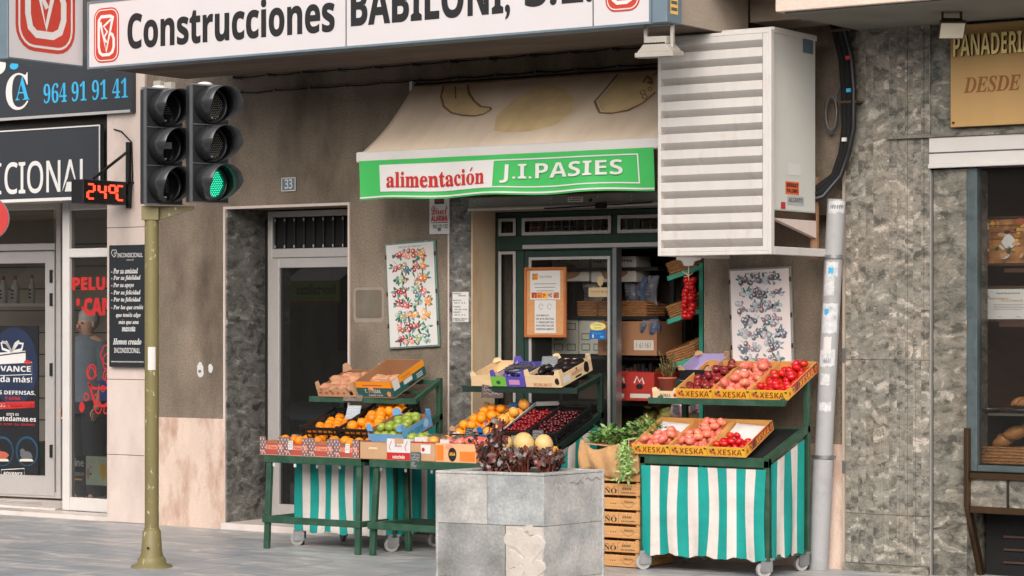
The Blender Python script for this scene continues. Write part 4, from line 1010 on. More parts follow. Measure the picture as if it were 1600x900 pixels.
# black insulated pipes down the wall
L = thing('insulated_pipes', 'bundle of black insulated pipes bending from the balcony down to the air conditioner', 'pipe bundle', (2.55, -.05, 3.0))
for k, (dx, m) in enumerate(((0, BLACKM), (.045, BLACKM), (.085, BLACK))):
    pts = []
    for px, py in ((1298 + dx * 180, 20), (1307 + dx * 175, 55), (1316 + dx * 170, 90), (1320 + dx * 165, 140), (1321 + dx * 150, 200), (1316 + dx * 110, 240), (1304 + dx * 110, 275), (1290 + dx * 60, 295 + dx * 150), (1272, 298 + dx * 220)):
        pts.append(A(px, py, -.10 - .01 * k))
    pts[-1].y = ya1 - .02; pts[-2].y = -.2
    b = MB(); b.tube(pts, .026 - .004 * k, m, 10); b.build('pipe', L)
for px, py in ((1313, 48), (1323, 160)): b = MB(); p = A(px, py, -.1); b.box(p.x - .05, p.x + .09, -.135, -.0, p.z - .008, p.z + .008, BRONZE); b.build('pipe_clip', L)
for px, py, m in ((1325, 90, REDL), (1326, 141, CYAN), (1319, 218, PAPER)): b = MB(); p = A(px, py, -.14); b.box(p.x - .015, p.x + .015, -.145, -.12, p.z - .012, p.z + .012, m); b.build('tape_band', L)
L = MB(); pts = []
for k in range(40):
    a = k * .5; pts.append(A(1299 + 11 * math.cos(a) * (1 - k * .006), 180 + 30 * math.sin(a) * (1 - k * .004) - k * .12, -.05 - .001 * k))
L.tube([A(1316, 116, -.06), A(1312, 135, -.05), A(1306, 148, -.05)] + pts, .0055, GREYF, 6); tag(L.build('cable_coil', loc=A(1300, 210, -.05)), 'grey cable wound in a loose coil beside the black pipes', 'cable')

# grey downpipe with stickers
px0, px1 = A(1307, 311, -.13), A(1291, 893, -.10)
pb = Vector((2.452, -.10, 0)); pt = Vector((px0.x, -.13, px0.z))
L = thing('drain_pipe', 'grey wall pipe covered with torn white stickers between the stall and the marble column', 'pipe', (pb.x, pb.y, 0))
at_ = lambda t: pb.lerp(pt, t)
PIPE = mat('pipe_grey', srgb(168, 166, 166), .5, var=.07, scale=5, dirt=srgb(130, 126, 124), dscale=5, damt=.6)
b = MB(); b.tube([at_(0), at_(.30)], .066, PIPE, 24); b.tube([at_(.302), at_(1)], .058, PIPE, 24); b.build('tube', L)
b = MB()
for t in (.845, .305): p = at_(t); b.tube([p - Z_ * .012, p + Z_ * .012], .069, STEEL, 24); b.box(p.x - .085, p.x + .085, p.y + .0, p.y + .012, p.z - .01, p.z + .01, STEEL); b.box(p.x - .01, p.x + .01, p.y, -.015, p.z - .008, p.z + .008, STEEL)
b.build('pipe_clamp', L)
b = MB(); g = random.Random(4)
def stk(t0, t1, a0, a1, m, r=.0595):
    b = MB(); n = 8; v = []
    for i in range(n + 1):
        a = R(a0 + (a1 - a0) * i / n)
        for t in (t0, t1):
            c = at_(t + (g.uniform(-.0025, .0025) if 0 < i < n else 0)); v.append(c + Vector((math.sin(a) * r, -math.cos(a) * r, 0)))
    b.add(v, [(2 * i, 2 * i + 2, 2 * i + 3, 2 * i + 1) for i in range(n)], m); b.build('sticker', L)
PAPER_ = mat('weathered_paper', srgb(206, 204, 204), .8, var=.1, scale=30, dirt=srgb(150, 148, 150), dscale=22, damt=.8); stk(.962, .995, -25, 95, PAPER_); stk(.79, .83, -20, 60, PAPER_); stk(.74, .80, -30, 40, PAPER_); stk(.64, .72, -30, 75, PAPER_); stk(.585, .63, -10, 40, MATS['white_paint']); stk(.55, .595, -35, 70, PAPER_); stk(.50, .53, -20, 40, PAPER_); stk(.43, .455, -20, 60, PAPER_); stk(.80, .815, 0, 30, CYAN, .0602); stk(.69, .705, -15, 15, CYAN, .0602)
c = at_(.972)
for i in range(6):
    a = R(-12 + i * 15); q = c + Vector((math.sin(a) * .0605, -math.cos(a) * .0605, 0)); b.ribbon([(.0, .0), (.008, .028), (.012, .006), (.018, .024)], .004, q, Vector((math.cos(a), math.sin(a), 0)), Z_, LETB)
c = at_(.56)
for i in range(4):
    a = R(-10 + i * 12); q = c + Vector((math.sin(a) * .0605, -math.cos(a) * .0605, 0)); b.ribbon([(.0, .0), (.008, .02), (.012, -.006), (.016, .03)], .003, q, Vector((math.cos(a), math.sin(a), 0)), Z_, GREYF)
b.build('scribble', L)

# bakery gold sign
YK = -.075
p, q = A(1485, 199, YK), A(1485, 40, YK)
L = thing('bakery_sign', 'gold metal sign with raised brass capitals over the bakery window', 'sign', (p.x, -.03, p.z))
b = MB(); b.box(p.x, 4.9, YK, -.026, p.z, q.z, GOLD); b.build('sign_panel', L, bev=.003)
b = MB(); o = A(1492, 89, YK); hh = A(1492, 56, YK).z - o.z; w6 = A(1606, 80, YK).x - o.x
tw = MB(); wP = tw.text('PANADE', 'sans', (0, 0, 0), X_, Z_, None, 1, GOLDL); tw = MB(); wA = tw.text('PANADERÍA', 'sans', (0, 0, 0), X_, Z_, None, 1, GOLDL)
b.text('PANADERIA', 'sans', (o.x, YK - .002, o.z), X_, Z_, w6 * wA / wP * .97, hh, GOLDL, ext=.022, side=DWOOD_LETSHADE)  # shadow round the capitals is put into the dark colour of their sides
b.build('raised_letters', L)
b = MB(); o = A(1506, 146, YK); b.text('DESDE', 'serifit', (o.x, YK - .002, o.z), X_, Z_, A(1595, 140, YK).x - o.x, A(1506, 121, YK).z - o.z, BROWNL, off=.01); b.build('lettering', L)
b = MB()
for px, py in ((1490, 192),): b.cyl((A(px, py, YK).x, YK, A(px, py, YK).z), (A(px, py, YK).x, YK - .008, A(px, py, YK).z), .008, BRONZE, n=10)
b.build('screw', L)

# floodlights
def flood(name, label, c, rz, tilt, s, body, glassm):
    L = thing(name, label, 'floodlight', c, (0, 0, rz))
    b = MB(); b.T = Matrix.Rotation(tilt, 4, 'X')
    b.box(-.13 * s, .13 * s, -.10 * s, .10 * s, -.03 * s, .0, body)
    b.prism([(-.12 * s, 0), (.12 * s, 0), (.075 * s, .05 * s), (-.075 * s, .05 * s)], -.09 * s, .09 * s, body)
    b.box(-.075 * s, .075 * s, -.06 * s, .06 * s, .0505 * s, .10 * s, body)
    for k in range(9): b.box(-.07 * s + k * .016 * s, -.064 * s + k * .016 * s, -.09 * s, .09 * s, .051 * s, .062 * s, BLACKM)
    b.build('housing', L, local=True, bev=.003)
    b = MB(); b.T = Matrix.Rotation(tilt, 4, 'X'); b.box(-.115 * s, .115 * s, -.085 * s, .085 * s, -.036 * s, -.031 * s, glassm); b.build('lens', L, local=True)
    b = MB(); b.box(.08 * s, .10 * s, -.012, .012, -.0, .17 * s, body); b.box(-.10 * s, -.08 * s, -.012, .012, 0.02, .17 * s, body); b.box(-.10 * s, .10 * s, -.014, .014, .17 * s, .185 * s, body); b.build('yoke', L, local=True)
    return L
LG = mat('lamp_grey', srgb(168, 160, 150), .45, var=.06)
p = A(1030, 76, -1.42); flood('floodlight', 'grey floodlight hanging under the right end of the canopy', (p.x, p.y, 3.225), R(10), R(6), .95, LG, mat('frosted_lens', srgb(190, 186, 178), .3, var=.04))
p = A(1487, 45, -.55); flood('floodlight', 'dark bronze spot lamp hanging under the balcony over the gold sign', (p.x, p.y, p.z), R(35), R(-50), .62, BRONZE, mat('lamp_lens', srgb(232, 220, 196), .25, var=.03))

# red round road sign cut by the left frame edge
c = A(-21, 341, -2.6); L = thing('road_sign', 'red round road sign on a post at the left edge', 'road sign', (c.x, -2.6, 0))
nn = Vector((.75, -.66, 0)); rr_ = Vector((.66, .75, 0))
b = MB(); b.disc(c, rr_, Z_, .152, .152, BLUEG, 32); b.disc(c + nn * .004, rr_, Z_, .146, .146, REDL, 32); b.disc(c - nn * .012, -rr_, Z_, .152, .152, GREYF, 32); b.build('sign_face', L)
b = MB(); b.disc(c + nn * .006, rr_, Z_, .09, .02, LETW, 4, 0, R(45) * 0); b.build('white_bar', L)
b = MB(); b.cyl((c.x - .03, -2.57, 0), (c.x - .03, -2.57, c.z + .1), .03, STEEL, n=16); b.build('post', L)

# ------------------------------------------------------------------ traffic light
gp = Vector((-1.164, -2.426, 0)); L = thing('traffic_light', 'olive traffic light post with two black three lamp heads, green lit on the right', 'traffic light', gp)
zt = A(240, 322, gp.y).z
b = MB(); b.lathe([(.075, .07), (.068, .1), (.058, .235), (.046, .245), (.045, .26)], OLIVE, 28, gp); b.lathe([(.0455, .26), (.0455, zt - .09)], OLIVE, 28, gp); b.lathe([(.049, .238), (.051, .246), (.049, .254), (.046, .256)], OLIVE, 28, gp); b.build('pole', L)
b = MB(); b.lathe([(.135, .0), (.13, .012), (.095, .022), (.09, .05), (.078, .07)], OLIVE, 28, gp); b.cyl(gp + Vector((.03, -.066, .13)), gp + Vector((.033, -.07, .13)), .008, BLACKM, n=10); b.build('base_flange', L)
b = MB(); n = 6; v = []
for i in range(n + 1):
    a = R(-20 + 62 * i / n)
    for z in (A(240, 578, gp.y).z, A(240, 542, gp.y).z): v.append(gp + Vector((math.sin(a + .55) * .047, -math.cos(a + .55) * .047, z)))
b.add(v, [(2 * i, 2 * i + 2, 2 * i + 3, 2 * i + 1) for i in range(n)], PAPER); b.build('paper_scrap', L)
fa = R(-18)                                   # the heads look along the street, towards the right
fd_ = Vector((math.cos(fa), math.sin(fa), 0)); sr = Vector((-fd_.y, fd_.x, 0))   # sr: right-hand side seen from the front
b = MB(); b.bar(gp + Vector((0, 0, zt - .045)) - RT * .06, gp + Vector((0, 0, zt - .045)) + RT * .05, .1, .09, OLIVE)
pa = gp + Vector((0, 0, zt)) ; b.add([pa + RT * .05 + Z_ * -.09, pa + RT * .27 + Z_ * -.02, pa + RT * .27, pa + RT * .05, pa + RT * .05 + Z_ * -.09 + FW * .04, pa + RT * .27 + Z_ * -.02 + FW * .04, pa + RT * .27 + FW * .04, pa + RT * .05 + FW * .04], [(0, 1, 2, 3), (7, 6, 5, 4), (0, 4, 5, 1), (1, 5, 6, 2), (2, 6, 7, 3), (3, 7, 4, 0)], OLIVE); b.build('bracket_arm', L)
def head(px, lit, symbol):
    c = A(px, 322, gp.y); c = Vector((c.x, c.y, zt + .01)) 
    M = Matrix(((sr.x, -fd_.x, 0, c.x), (sr.y, -fd_.y, 0, c.y), (0, 0, 1, c.z), (0, 0, 0, 1)))   # local: x right, -y front, z up
    hb = MB(); hb.T = M; hw = .135
    for k in range(3): hb.box(-hw, hw, .0, .03, k * .247 + .002, k * .247 + .245, TLBLK)
    hb.box(-hw + .01, hw - .03, .01, .10, .0, .742, TLBLK)
    h = hb.build('signal_head', L, bev=.008, seg=2)
    e = MB(); e.T = M; e.box(-hw - .001, -hw + .003, -.002, .03, 0, .745, GREYF)
    for k in range(4): e.box(-hw, hw, -.004, .002, k * .247 - .003, k * .247 + .003, GREYF)
    e.ball((0, .07, .755), (.05, .05, .018), WHITEP, 14, 8); e.box(-hw, hw, 0, .07, .744, .75, STEEL); e.build('edging', h)
    for k in range(3):
        zc = k * .247 + .123; rl = .1
        v = MB(); v.T = M; nseg = 26; pr = []
        for i in range(nseg + 1):
            a = R(-70 + 320 * i / nseg); low = max(0, -math.sin(a)); ln = .215 - .12 * low
            for rr2, dd in ((rl + .016, 0.0), (rl + .010, -ln)): pr.append((rr2 * math.cos(a), dd, zc + rr2 * math.sin(a)))
        v.add(pr, [(2 * i, 2 * i + 1, 2 * i + 3, 2 * i + 2) for i in range(nseg)], VISOR, True)
        ob_ = v.build('visor', h); so = ob_.modifiers.new('t', 'SOLIDIFY'); so.thickness = .004
        v = MB(); v.T = M
        ring = [(.118, -.012), (.118, -.02), (.100, -.022), (.098, .0)]
        n_ = 30; pts = [(r_ * math.cos(2 * math.pi * i / n_), y_, zc + r_ * math.sin(2 * math.pi * i / n_)) for r_, y_ in ring for i in range(n_)]
        v.add(pts, [(j * n_ + i, j * n_ + (i + 1) % n_, (j + 1) * n_ + (i + 1) % n_, (j + 1) * n_ + i) for j in range(3) for i in range(n_)], TLBLK, True)
        m = LEDG if (lit and k == 0) else mat('dark_signal_lens', srgb(30, 30, 32), .12, var=.1)
        v.disc((0, -.004, zc), X_, Z_, .1, .1, m, 30)
        dm = mat('led_bright_green', (.04, .85, .48), .4, var=0, emit=1.6) if (lit and k == 0) else mat('led_unlit', srgb(150, 142, 132), .3, var=.1)
        if symbol == 'dots' or (lit and k == 0):
            for a_ in range(-7, 8):
                for c_ in range(-7, 8):
                    X2, Z2 = (a_ + .5 * (c_ % 2)) * .0125, c_ * .0115
                    if X2 * X2 + Z2 * Z2 < .0075: v.disc((X2, -.0055, zc + Z2), X_, Z_, .0038, .0038, dm, 6)
        elif k == 2:
            for c_ in range(7):
                for a_ in range(-c_, c_ + 1): v.disc((a_ * .0085, -.0055, zc + .045 - c_ * .013), X_, Z_, .0028, .0028, dm, 6)
        elif k == 1:
            v.box(-.05, .05, -.007, -.005, zc - .012, zc + .03, mat('pale_symbol', srgb(160, 172, 172), .4, var=.3, scale=120))
        else:
            for c_ in range(8):
                for a_ in range(-2, 3): v.disc((a_ * .011, -.0055, zc + .04 - c_ * .012), X_, Z_, .0028, .0028, dm, 6)
        v.box(-.012, .012, -.007, -.005, zc - .082, zc - .074, LETW)
        v.build('lens', h)
head(257, False, 'sym'); head(329, True, 'dots')
b = MB()
for px, py in ((293, 150), (290, 190), (291, 240), (296, 270)): 
    p = A(px, py, gp.y + .05); b.tube([p, p + Vector((.03, .02, -.06)), p + Vector((.02, .05, -.14))], .006, BLACK, 6)
for px, py in ((245, 131), (262, 133)): p = A(px, py, gp.y + .1); b.box(p.x - .03, p.x + .03, p.y, p.y + .04, p.z - .03, p.z + .02, LG)
b.build('cabling', L)
# ------------------------------------------------------------------ stalls
def caster(parent, x, y, a, dz=0.0):
    c = thing_part('caster', parent)
    T = Matrix.Translation((x, y, dz)) @ Matrix.Rotation(a, 4, 'Z')
    b = MB(); b.T = T; b.tube([(-.014, -.02, .048), (.014, -.02, .048)], .048, mat('wheel_grey', srgb(172, 168, 164), .5, var=.06), 20); b.tube([(-.0145, -.02, .048), (.0145, -.02, .048)], .03, ALUD, 16); b.build('wheel', c, local=True)
    b = MB(); b.T = T; b.box(-.024, -.017, -.045, .03, .035, .115, STEEL); b.box(.017, .024, -.045, .03, .035, .115, STEEL); b.box(-.03, .03, -.04, .04, .108, .122, STEEL); b.box(-.01, .01, .02, .045, .05, .10, BLACK); b.build('fork', c, local=True)
def thing_part(name, parent):
    o = bpy.data.objects.new(name, None); COL.objects.link(o); o.parent = parent; o.empty_display_size = .05
    return o
def stripes(mb, x0, x1, z0, z1, n, y, g, axis='x', slope=None, amp=.009):
    """striped canvas sheet, softly rippled; slope: top edge height as a function"""
    nz = 8; cols = n * 3
    def P(i, j):
        t = i / cols; s = j / nz; x = x0 + (x1 - x0) * t; top = z1 if slope is None else slope(x)
        z = z0 + (top - z0) * s + (.009 * math.sin(t * 23 + g) + .004 * math.sin(t * 61) if j == 0 else 0)
        d = amp * math.sin(t * n * 2.2 + g + s * 2) * (1 - s * .8) + amp * .7 * math.sin(t * 17 + g * 3 - s * 3.5) * (1 - s * .7)
        sh = amp * 1.6 * math.sin(s * 3.1) * math.sin(t * 9 + g)
        return Vector((x + sh, y + d, z)) if axis == 'x' else Vector((y + d, x + sh, z))
    v = [P(i, j) for j in range(nz + 1) for i in range(cols + 1)]
    f = [(j * (cols + 1) + i, j * (cols + 1) + i + 1, (j + 1) * (cols + 1) + i + 1, (j + 1) * (cols + 1) + i) for j in range(nz) for i in range(cols)]
    mb.add(v, f, [TEAL if (i // 3) % 2 == 0 else WCANV for j in range(nz) for i in range(cols)], True)
def tier_stall(label, x, y, W, D, zf, zb, zs, zs2, ztop, front=True, side=True, sd=.30, sx0=0.0, dark=GREEN, ns=13, group='rolling market stalls with striped canvas'):
    """rolling frame: sloping lower tray bed, cantilevered upper shelf, striped canvas front and side"""
    L = thing('market_stall', label, 'market stall', (x, y, 0), group=group)
    m = dark; t = .036
    def part(n, fn, bev=.002):
        b = MB(); fn(b); return b.build(n, L, local=True, bev=bev)
    for xx in (t / 2, W - t / 2):
        part('post', lambda b: b.bar((xx, t / 2, .10), (xx, t / 2, zf), t, t, m)); part('post', lambda b: b.bar((xx, D - t / 2, .10), (xx, D - t / 2, ztop), t, t, m))
        part('side_rail', lambda b: (b.bar((xx, 0.0, zf - .0), (xx, D, zb), t, .045, m), b.bar((xx, t, .12), (xx, D - t, .12), t * .8, t * .8, m)))
        part('shelf_arm', lambda b: b.bar((xx, D - .01, zs2 - .02), (xx, D - sd - .04, zs - .015), t * .85, t * .85, m))
    part('front_rail', lambda b: b.bar((0, .0 + t / 2, zf - .015), (W, t / 2, zf - .015), t, .06, m))
    part('rear_rail', lambda b: (b.bar((t, D - t / 2, zb - .02), (W - t, D - t / 2, zb - .02), t * .9, t * .9, m), b.bar((t, D - t / 2, ztop - .03), (W - t, D - t / 2, ztop - .03), t * .9, t * .9, m), b.bar((t, D - t / 2, .12), (W - t, D - t / 2, .12), t * .8, t * .8, m)))
    part('tray_bed', lambda b: b.add([(t, t, zf - .012), (W - t, t, zf - .012), (W - t, D - t, zb - .012), (t, D - t, zb - .012), (t, t, zf - .024), (W - t, t, zf - .024), (W - t, D - t, zb - .024), (t, D - t, zb - .024)], [(0, 1, 2, 3), (7, 6, 5, 4), (0, 4, 5, 1), (1, 5, 6, 2), (2, 6, 7, 3), (3, 7, 4, 0)], BLACKM))
    part('upper_shelf', lambda b: (b.bar((-.04, D - sd - .05, zs - .012), (W + .015, D - sd - .05, zs - .012), .03, .04, m), b.bar((t, D - sd * .5, (zs + zs2) / 2 - .03), (W - t, D - sd * .5, (zs + zs2) / 2 - .03), .03, .02, m)))
    if front:
        def fr(b): stripes(b, t * .45, W - t * .45, .105, zf - .055, ns, -.008, 1.0 + x)
        part('front_canvas', fr, 0)
    if side:
        def fs(b): stripes(b, t * .5, D - .10, .12, zb, 5, W + .006, 2.0, 'y', lambda q: zf - .035 + (zb - zf) * q / D)
        part('side_canvas', fs, 0)
    for xx, yy, a in ((.03, .03, -.9), (W - .03, .03, -.7), (.04, D - .04, .4), (W - .03, D - .04, -.5)): caster(L, xx, yy, a)
    return L
S_E = tier_stall('green rolling stall with striped canvas front holding tomato trays beside the grey pipe', 1.515, -.755, .935, .56, .725, .91, 1.09, 1.26, 1.275, sd=.33)
S_C = tier_stall('green rolling stall behind the painted tables holding black orange crates and sweet potatoes', -1.37, -.74, .90, .56, .74, .92, 1.045, 1.19, 1.19, sd=.28, ns=13)
S_D = tier_stall('dark green rolling stall holding cherries, peaches and aubergines before the shop window', .0, -.74, .88, .56, .755, .965, 1.14, 1.235, 1.24, sd=.30, dark=DGREEN)

def trestle(label, x0, x1, y0, y1, z, legs):
    L = thing('trestle_table', label, 'table', ((x0 + x1) / 2, (y0 + y1) / 2, 0), group='worn green painted tables')
    b = MB(); b.box(x0, x1, y0, y1, z - .02, z - .002, DGREEN); b.build('table_top', L)
    b = MB(); b.box(x0, x1, y0 - .002, y0 + .03, z - .05, z, GREEN); b.box(x0, x1, y1 - .03, y1, z - .05, z, GREEN); b.box(x0, x0 + .03, y0 + .03, y1 - .03, z - .05, z, GREEN); b.box(x1 - .03, x1, y0 + .03, y1 - .03, z - .05, z, GREEN); b.build('apron', L, bev=.003)
    for (xa, ya, xb, yb) in legs:
        b = MB(); b.bar((xa, ya, 0), (xb, yb, z - .05), .042, .035, GREEN, up=(0, 1, 0)); b.build('leg', L, bev=.004)
    b = MB(); b.box(x0 - .01, x1 + .0, y0 - .012, y0 + .018, .185, .232, GREEN); b.box(x0, x1, y1 - .03, y1 - .0, .19, .23, DGREEN); b.box(x0 - .0, x0 + .03, y0 + .02, y1 - .03, .188, .228, GREEN); b.box(x1 - .03, x1 - .0, y0 + .02, y1 - .03, .188, .228, GREEN); b.build('stretcher', L, bev=.004)
    b = MB()
    for fx in (.1, .32, .55, .78): b.box(x0 + (x1 - x0) * fx, x0 + (x1 - x0) * fx + .018, y0 - .006, y0 + .0, z - .075, z - .052, WHITEP if rnd.random() < .6 else ALUD)
    b.build('hooks', L)
trestle('green painted table with straight legs at the left carrying red patterned cartons', -1.385, -.525, -1.05, -.66, .655, ((-1.375, -1.03, -1.345, -1.03), (-.565, -1.03, -.55, -1.03), (-1.355, -.68, -1.35, -.68), (-.56, -.68, -.56, -.68)))
trestle('green painted table with splayed legs half hidden behind the planter', -.445, .50, -1.06, -.62, .655, ((-.455, -1.01, -.40, -1.03), (.42, -1.03, .40, -1.03), (-.435, -.63, -.45, -.64), (.42, -.65, .42, -.65)))

# ------------------------------------------------------------------ fruit and vegetables
def proto_fruit(name, m, r, sq=(1, 1, 1), rib=0, stem=None, lump=0.0, nu=18, nv=11, dim=.12, seed=1):
    g = random.Random(seed); off = Vector((g.random() * 9, g.random() * 9, g.random() * 9))
    def fn(p):
        k = 1.0
        if rib: k *= 1 + .05 * math.cos(rib * math.atan2(p.y, p.x)) * (1 - p.z * p.z) ** .5
        if dim: k *= 1 - dim * math.exp(-((1 - abs(p.z)) / .06) ** 1)
        if lump: k *= 1 + lump * noise.noise(p * 1.6 + off)
        return k
    b = MB(); b.ball((0, 0, 0), (r * sq[0], r * sq[1], r * sq[2]), m, nu, nv, fn)
    if stem:
        for k in range(5):
            a = k * 1.257; b.ball((r * .2 * math.cos(a), r * .2 * math.sin(a), r * sq[2] * .9), (r * .2, r * .09, r * .03), stem, 6, 4)
        b.cyl((0, 0, r * sq[2] * .85), (0, 0, r * sq[2] * 1.05), r * .06, stem, n=6)
    me_o = b.build(name, loc=(0, 0, 0)); me = me_o.data
    bpy.data.objects.remove(me_o)
    return me
FR = {}
ORAN = mat('orange_peel', srgb(244, 146, 20), .38, var=.1, scale=6, bump=.25, bscale=700, sss=.0, objvar=.13)
ORAN2 = mat('loquat_peel', srgb(238, 164, 64), .45, var=.12, scale=9, objvar=.13)
TOMR = mat('red_tomato_skin', srgb(206, 34, 24), .22, var=.14, scale=5, objvar=.10)
TOMP = mat('pink_tomato_skin', srgb(236, 146, 120), .28, scale=1.6, col2=srgb(222, 96, 76), objvar=.16)
TOMD = mat('dark_tomato_skin', srgb(48, 22, 34), .14, scale=1.5, col2=srgb(184, 62, 44), objvar=.16)
CHER = mat('cherry_skin', srgb(150, 18, 24), .14, scale=30, col2=srgb(92, 10, 18), objvar=.10)
CHERD = mat('dark_cherry_skin', srgb(92, 12, 20), .14, scale=30, col2=srgb(46, 8, 12), objvar=.10)
APPL = mat('green_fruit_skin', srgb(168, 178, 76), .3, var=.16, scale=12, col2=srgb(118, 146, 46), objvar=.13)
POTA = mat('potato_skin', srgb(196, 140, 104), .7, var=.14, scale=14, bump=.2, bscale=90, objvar=.16)
AUBE = mat('aubergine_skin', srgb(34, 26, 28), .28, var=.3, scale=14)
MELO = mat('melon_rind', srgb(224, 186, 122), .5, var=.06, scale=9, bump=.15, bscale=120, objvar=.13)
PEAR = mat('pear_skin', srgb(170, 164, 92), .5, var=.12, scale=10, objvar=.28)
STEMG = mat('green_stem', srgb(70, 96, 40), .6, var=.15)
for v in range(3):
    FR['orange', v] = proto_fruit('orange', ORAN, 1, (1, 1, .95), seed=v, lump=.03)
    FR['loquat', v] = proto_fruit('peach', ORAN2, 1, (1, .96, .96), seed=v, lump=.05)
    FR['red', v] = proto_fruit('tomato', TOMR, 1, (1, 1, .84), rib=5, stem=STEMG if v == 9 else None, seed=v, dim=.2)
    FR['pink', v] = proto_fruit('tomato', TOMP, 1, (1.04, 1, .78), rib=6, stem=None, seed=v, dim=.25, lump=.06)
    FR['dark', v] = proto_fruit('tomato', TOMD, 1, (1, 1, .82), rib=5, seed=v, dim=.2)
    FR['cherry', v] = proto_fruit('cherry', CHER, 1, (1, 1, .92), nu=10, nv=7, seed=v, dim=.15)
    FR['cherryd', v] = proto_fruit('cherry', CHERD, 1, (1, 1, .92), nu=10, nv=7, seed=v, dim=.15)
    FR['green', v] = proto_fruit('green_apple', APPL, 1, (1, 1, .9), seed=v, lump=.06, dim=.2)
    FR['potato', v] = proto_fruit('sweet_potato', POTA, 1, (1.5, .85, .8), seed=v, lump=.25, dim=0)
    FR['aubergine', v] = proto_fruit('aubergine', AUBE, 1, (.85, 1.9, .8), seed=v, lump=.15, dim=0)
    FR['melon', v] = proto_fruit('melon', MELO, 1, (1, 1, .95), rib=10, seed=v, dim=.08)
    FR['pear', v] = proto_fruit('avocado', PEAR, 1, (.85, 1.3, .85), seed=v, lump=.12, dim=0)
KIND = {'orange': ('orange', 'orange'), 'loquat': ('peach', 'peach'), 'red': ('tomato', 'tomato'), 'pink': ('tomato', 'tomato'), 'dark': ('tomato', 'tomato'), 'cherry': ('cherry', 'cherry'), 'cherryd': ('cherry', 'cherry'), 'green': ('apple', 'apple'), 'potato': ('sweet_potato', 'sweet potato'), 'aubergine': ('aubergine', 'aubergine'), 'melon': ('melon', 'melon'), 'pear': ('pear', 'pear')}
STK = MB(); STK.disc((0, 0, 1.0), X_, Y_, .28, .28, LETW, 12); STK.disc((0, 0, 1.005), X_, Y_, .1, .1, LETB, 8)
sk_o = STK.build('sticker', loc=(0, 0, 0)); sk_me = sk_o.data; bpy.data.objects.remove(sk_o)
def put(kind, M, p, r, label, group, g, sticker=False):
    nm, cat = KIND[kind]
    o = bpy.data.objects.new(nm, FR[kind, g.randrange(3)]); COL.objects.link(o)
    o.location = M @ Vector(p); s = r * g.uniform(.92, 1.06); o.scale = (s, s, s)
    if kind in ('potato', 'aubergine', 'pear'): o.rotation_euler = (M.to_euler().x + g.uniform(-.2, .2), g.uniform(-.2, .2), g.uniform(-.6, .6) + (1.2 if kind == 'potato' else 0))
    else: o.rotation_euler = (g.uniform(-.7, .7), g.uniform(-.7, .7), g.uniform(0, 6.28))
    tag(o, label, cat, group)
    if sticker:
        k = bpy.data.objects.new('sticker', sk_me); COL.objects.link(k); k.parent = o; k.scale = (1, 1, .84)
        o.rotation_euler = (R(42) + g.uniform(-.3, .3), 0, g.uniform(.2, .9))
    return o
def heap(w, d, r, g, x0=0.0, y0=0.0, layers=1.6, zb=0.0, jit=.14):
    """hexagonal first layer and a part-filled second one inside a w x d tray"""
    out = []; dy = r * 1.72; j = 0; y = y0 + r
    first = []
    while y < y0 + d - r * .75:
        x = x0 + r + (r if j % 2 else 0)
        while x < x0 + w - r * .8:
            first.append((x + g.uniform(-jit, jit) * r, y + g.uniform(-jit, jit) * r, zb + r * .9 + g.uniform(0, .15) * r)); x += r * 2.02
        y += dy; j += 1
    out += first
    if layers > 1:
        for (x, y, z) in first:
            if g.random() < layers - 1 and x + r < x0 + w - r * .6 and y + r * .6 < y0 + d - r * .6:
                out.append((x + r * (1 + g.uniform(-jit, jit)), y + r * .58, z + r * 1.42))
    return out

# printed tomato trays
TRAYO = mat('tray_orange_print', srgb(238, 176, 46), .55, var=.05, scale=6); TRAYI = mat('tray_inner_card', srgb(218, 160, 88), .7, var=.05, scale=6); TRAYR = mat('tray_red_print', srgb(178, 62, 58), .55, var=.06, scale=7)
PAPAYA = mat('papaya_print', srgb(226, 132, 58), .6, var=.1, scale=30); PAPD = mat('papaya_core_print', srgb(112, 60, 40), .6, var=.2, scale=60)
def open_box(w, d, h, t, outer, inner, front=None, right=None, hf=None, bottom=None, ob=None, hb=None):
    """open carton, local coordinates: origin at the front left bottom corner, front towards -y"""
    b = MB(); o = outer; fo = front or outer; ro = right or outer; hf = hf or h; hb = hb or h
    b.box(0, w, 0, d, 0, t, bottom or inner)
    b.box(0, w, 0, t, t, hf, [o, o, fo, inner, o, inner]); b.box(0, w, d - t, d, t, hb, [o, o, inner, ob or o, o, inner])
    b.box(0, t, t, d - t, t, h, [o, inner, o, o, o, inner]); b.box(w - t, w, t, d - t, t, h, [inner, ro, o, o, o, inner])
    return b
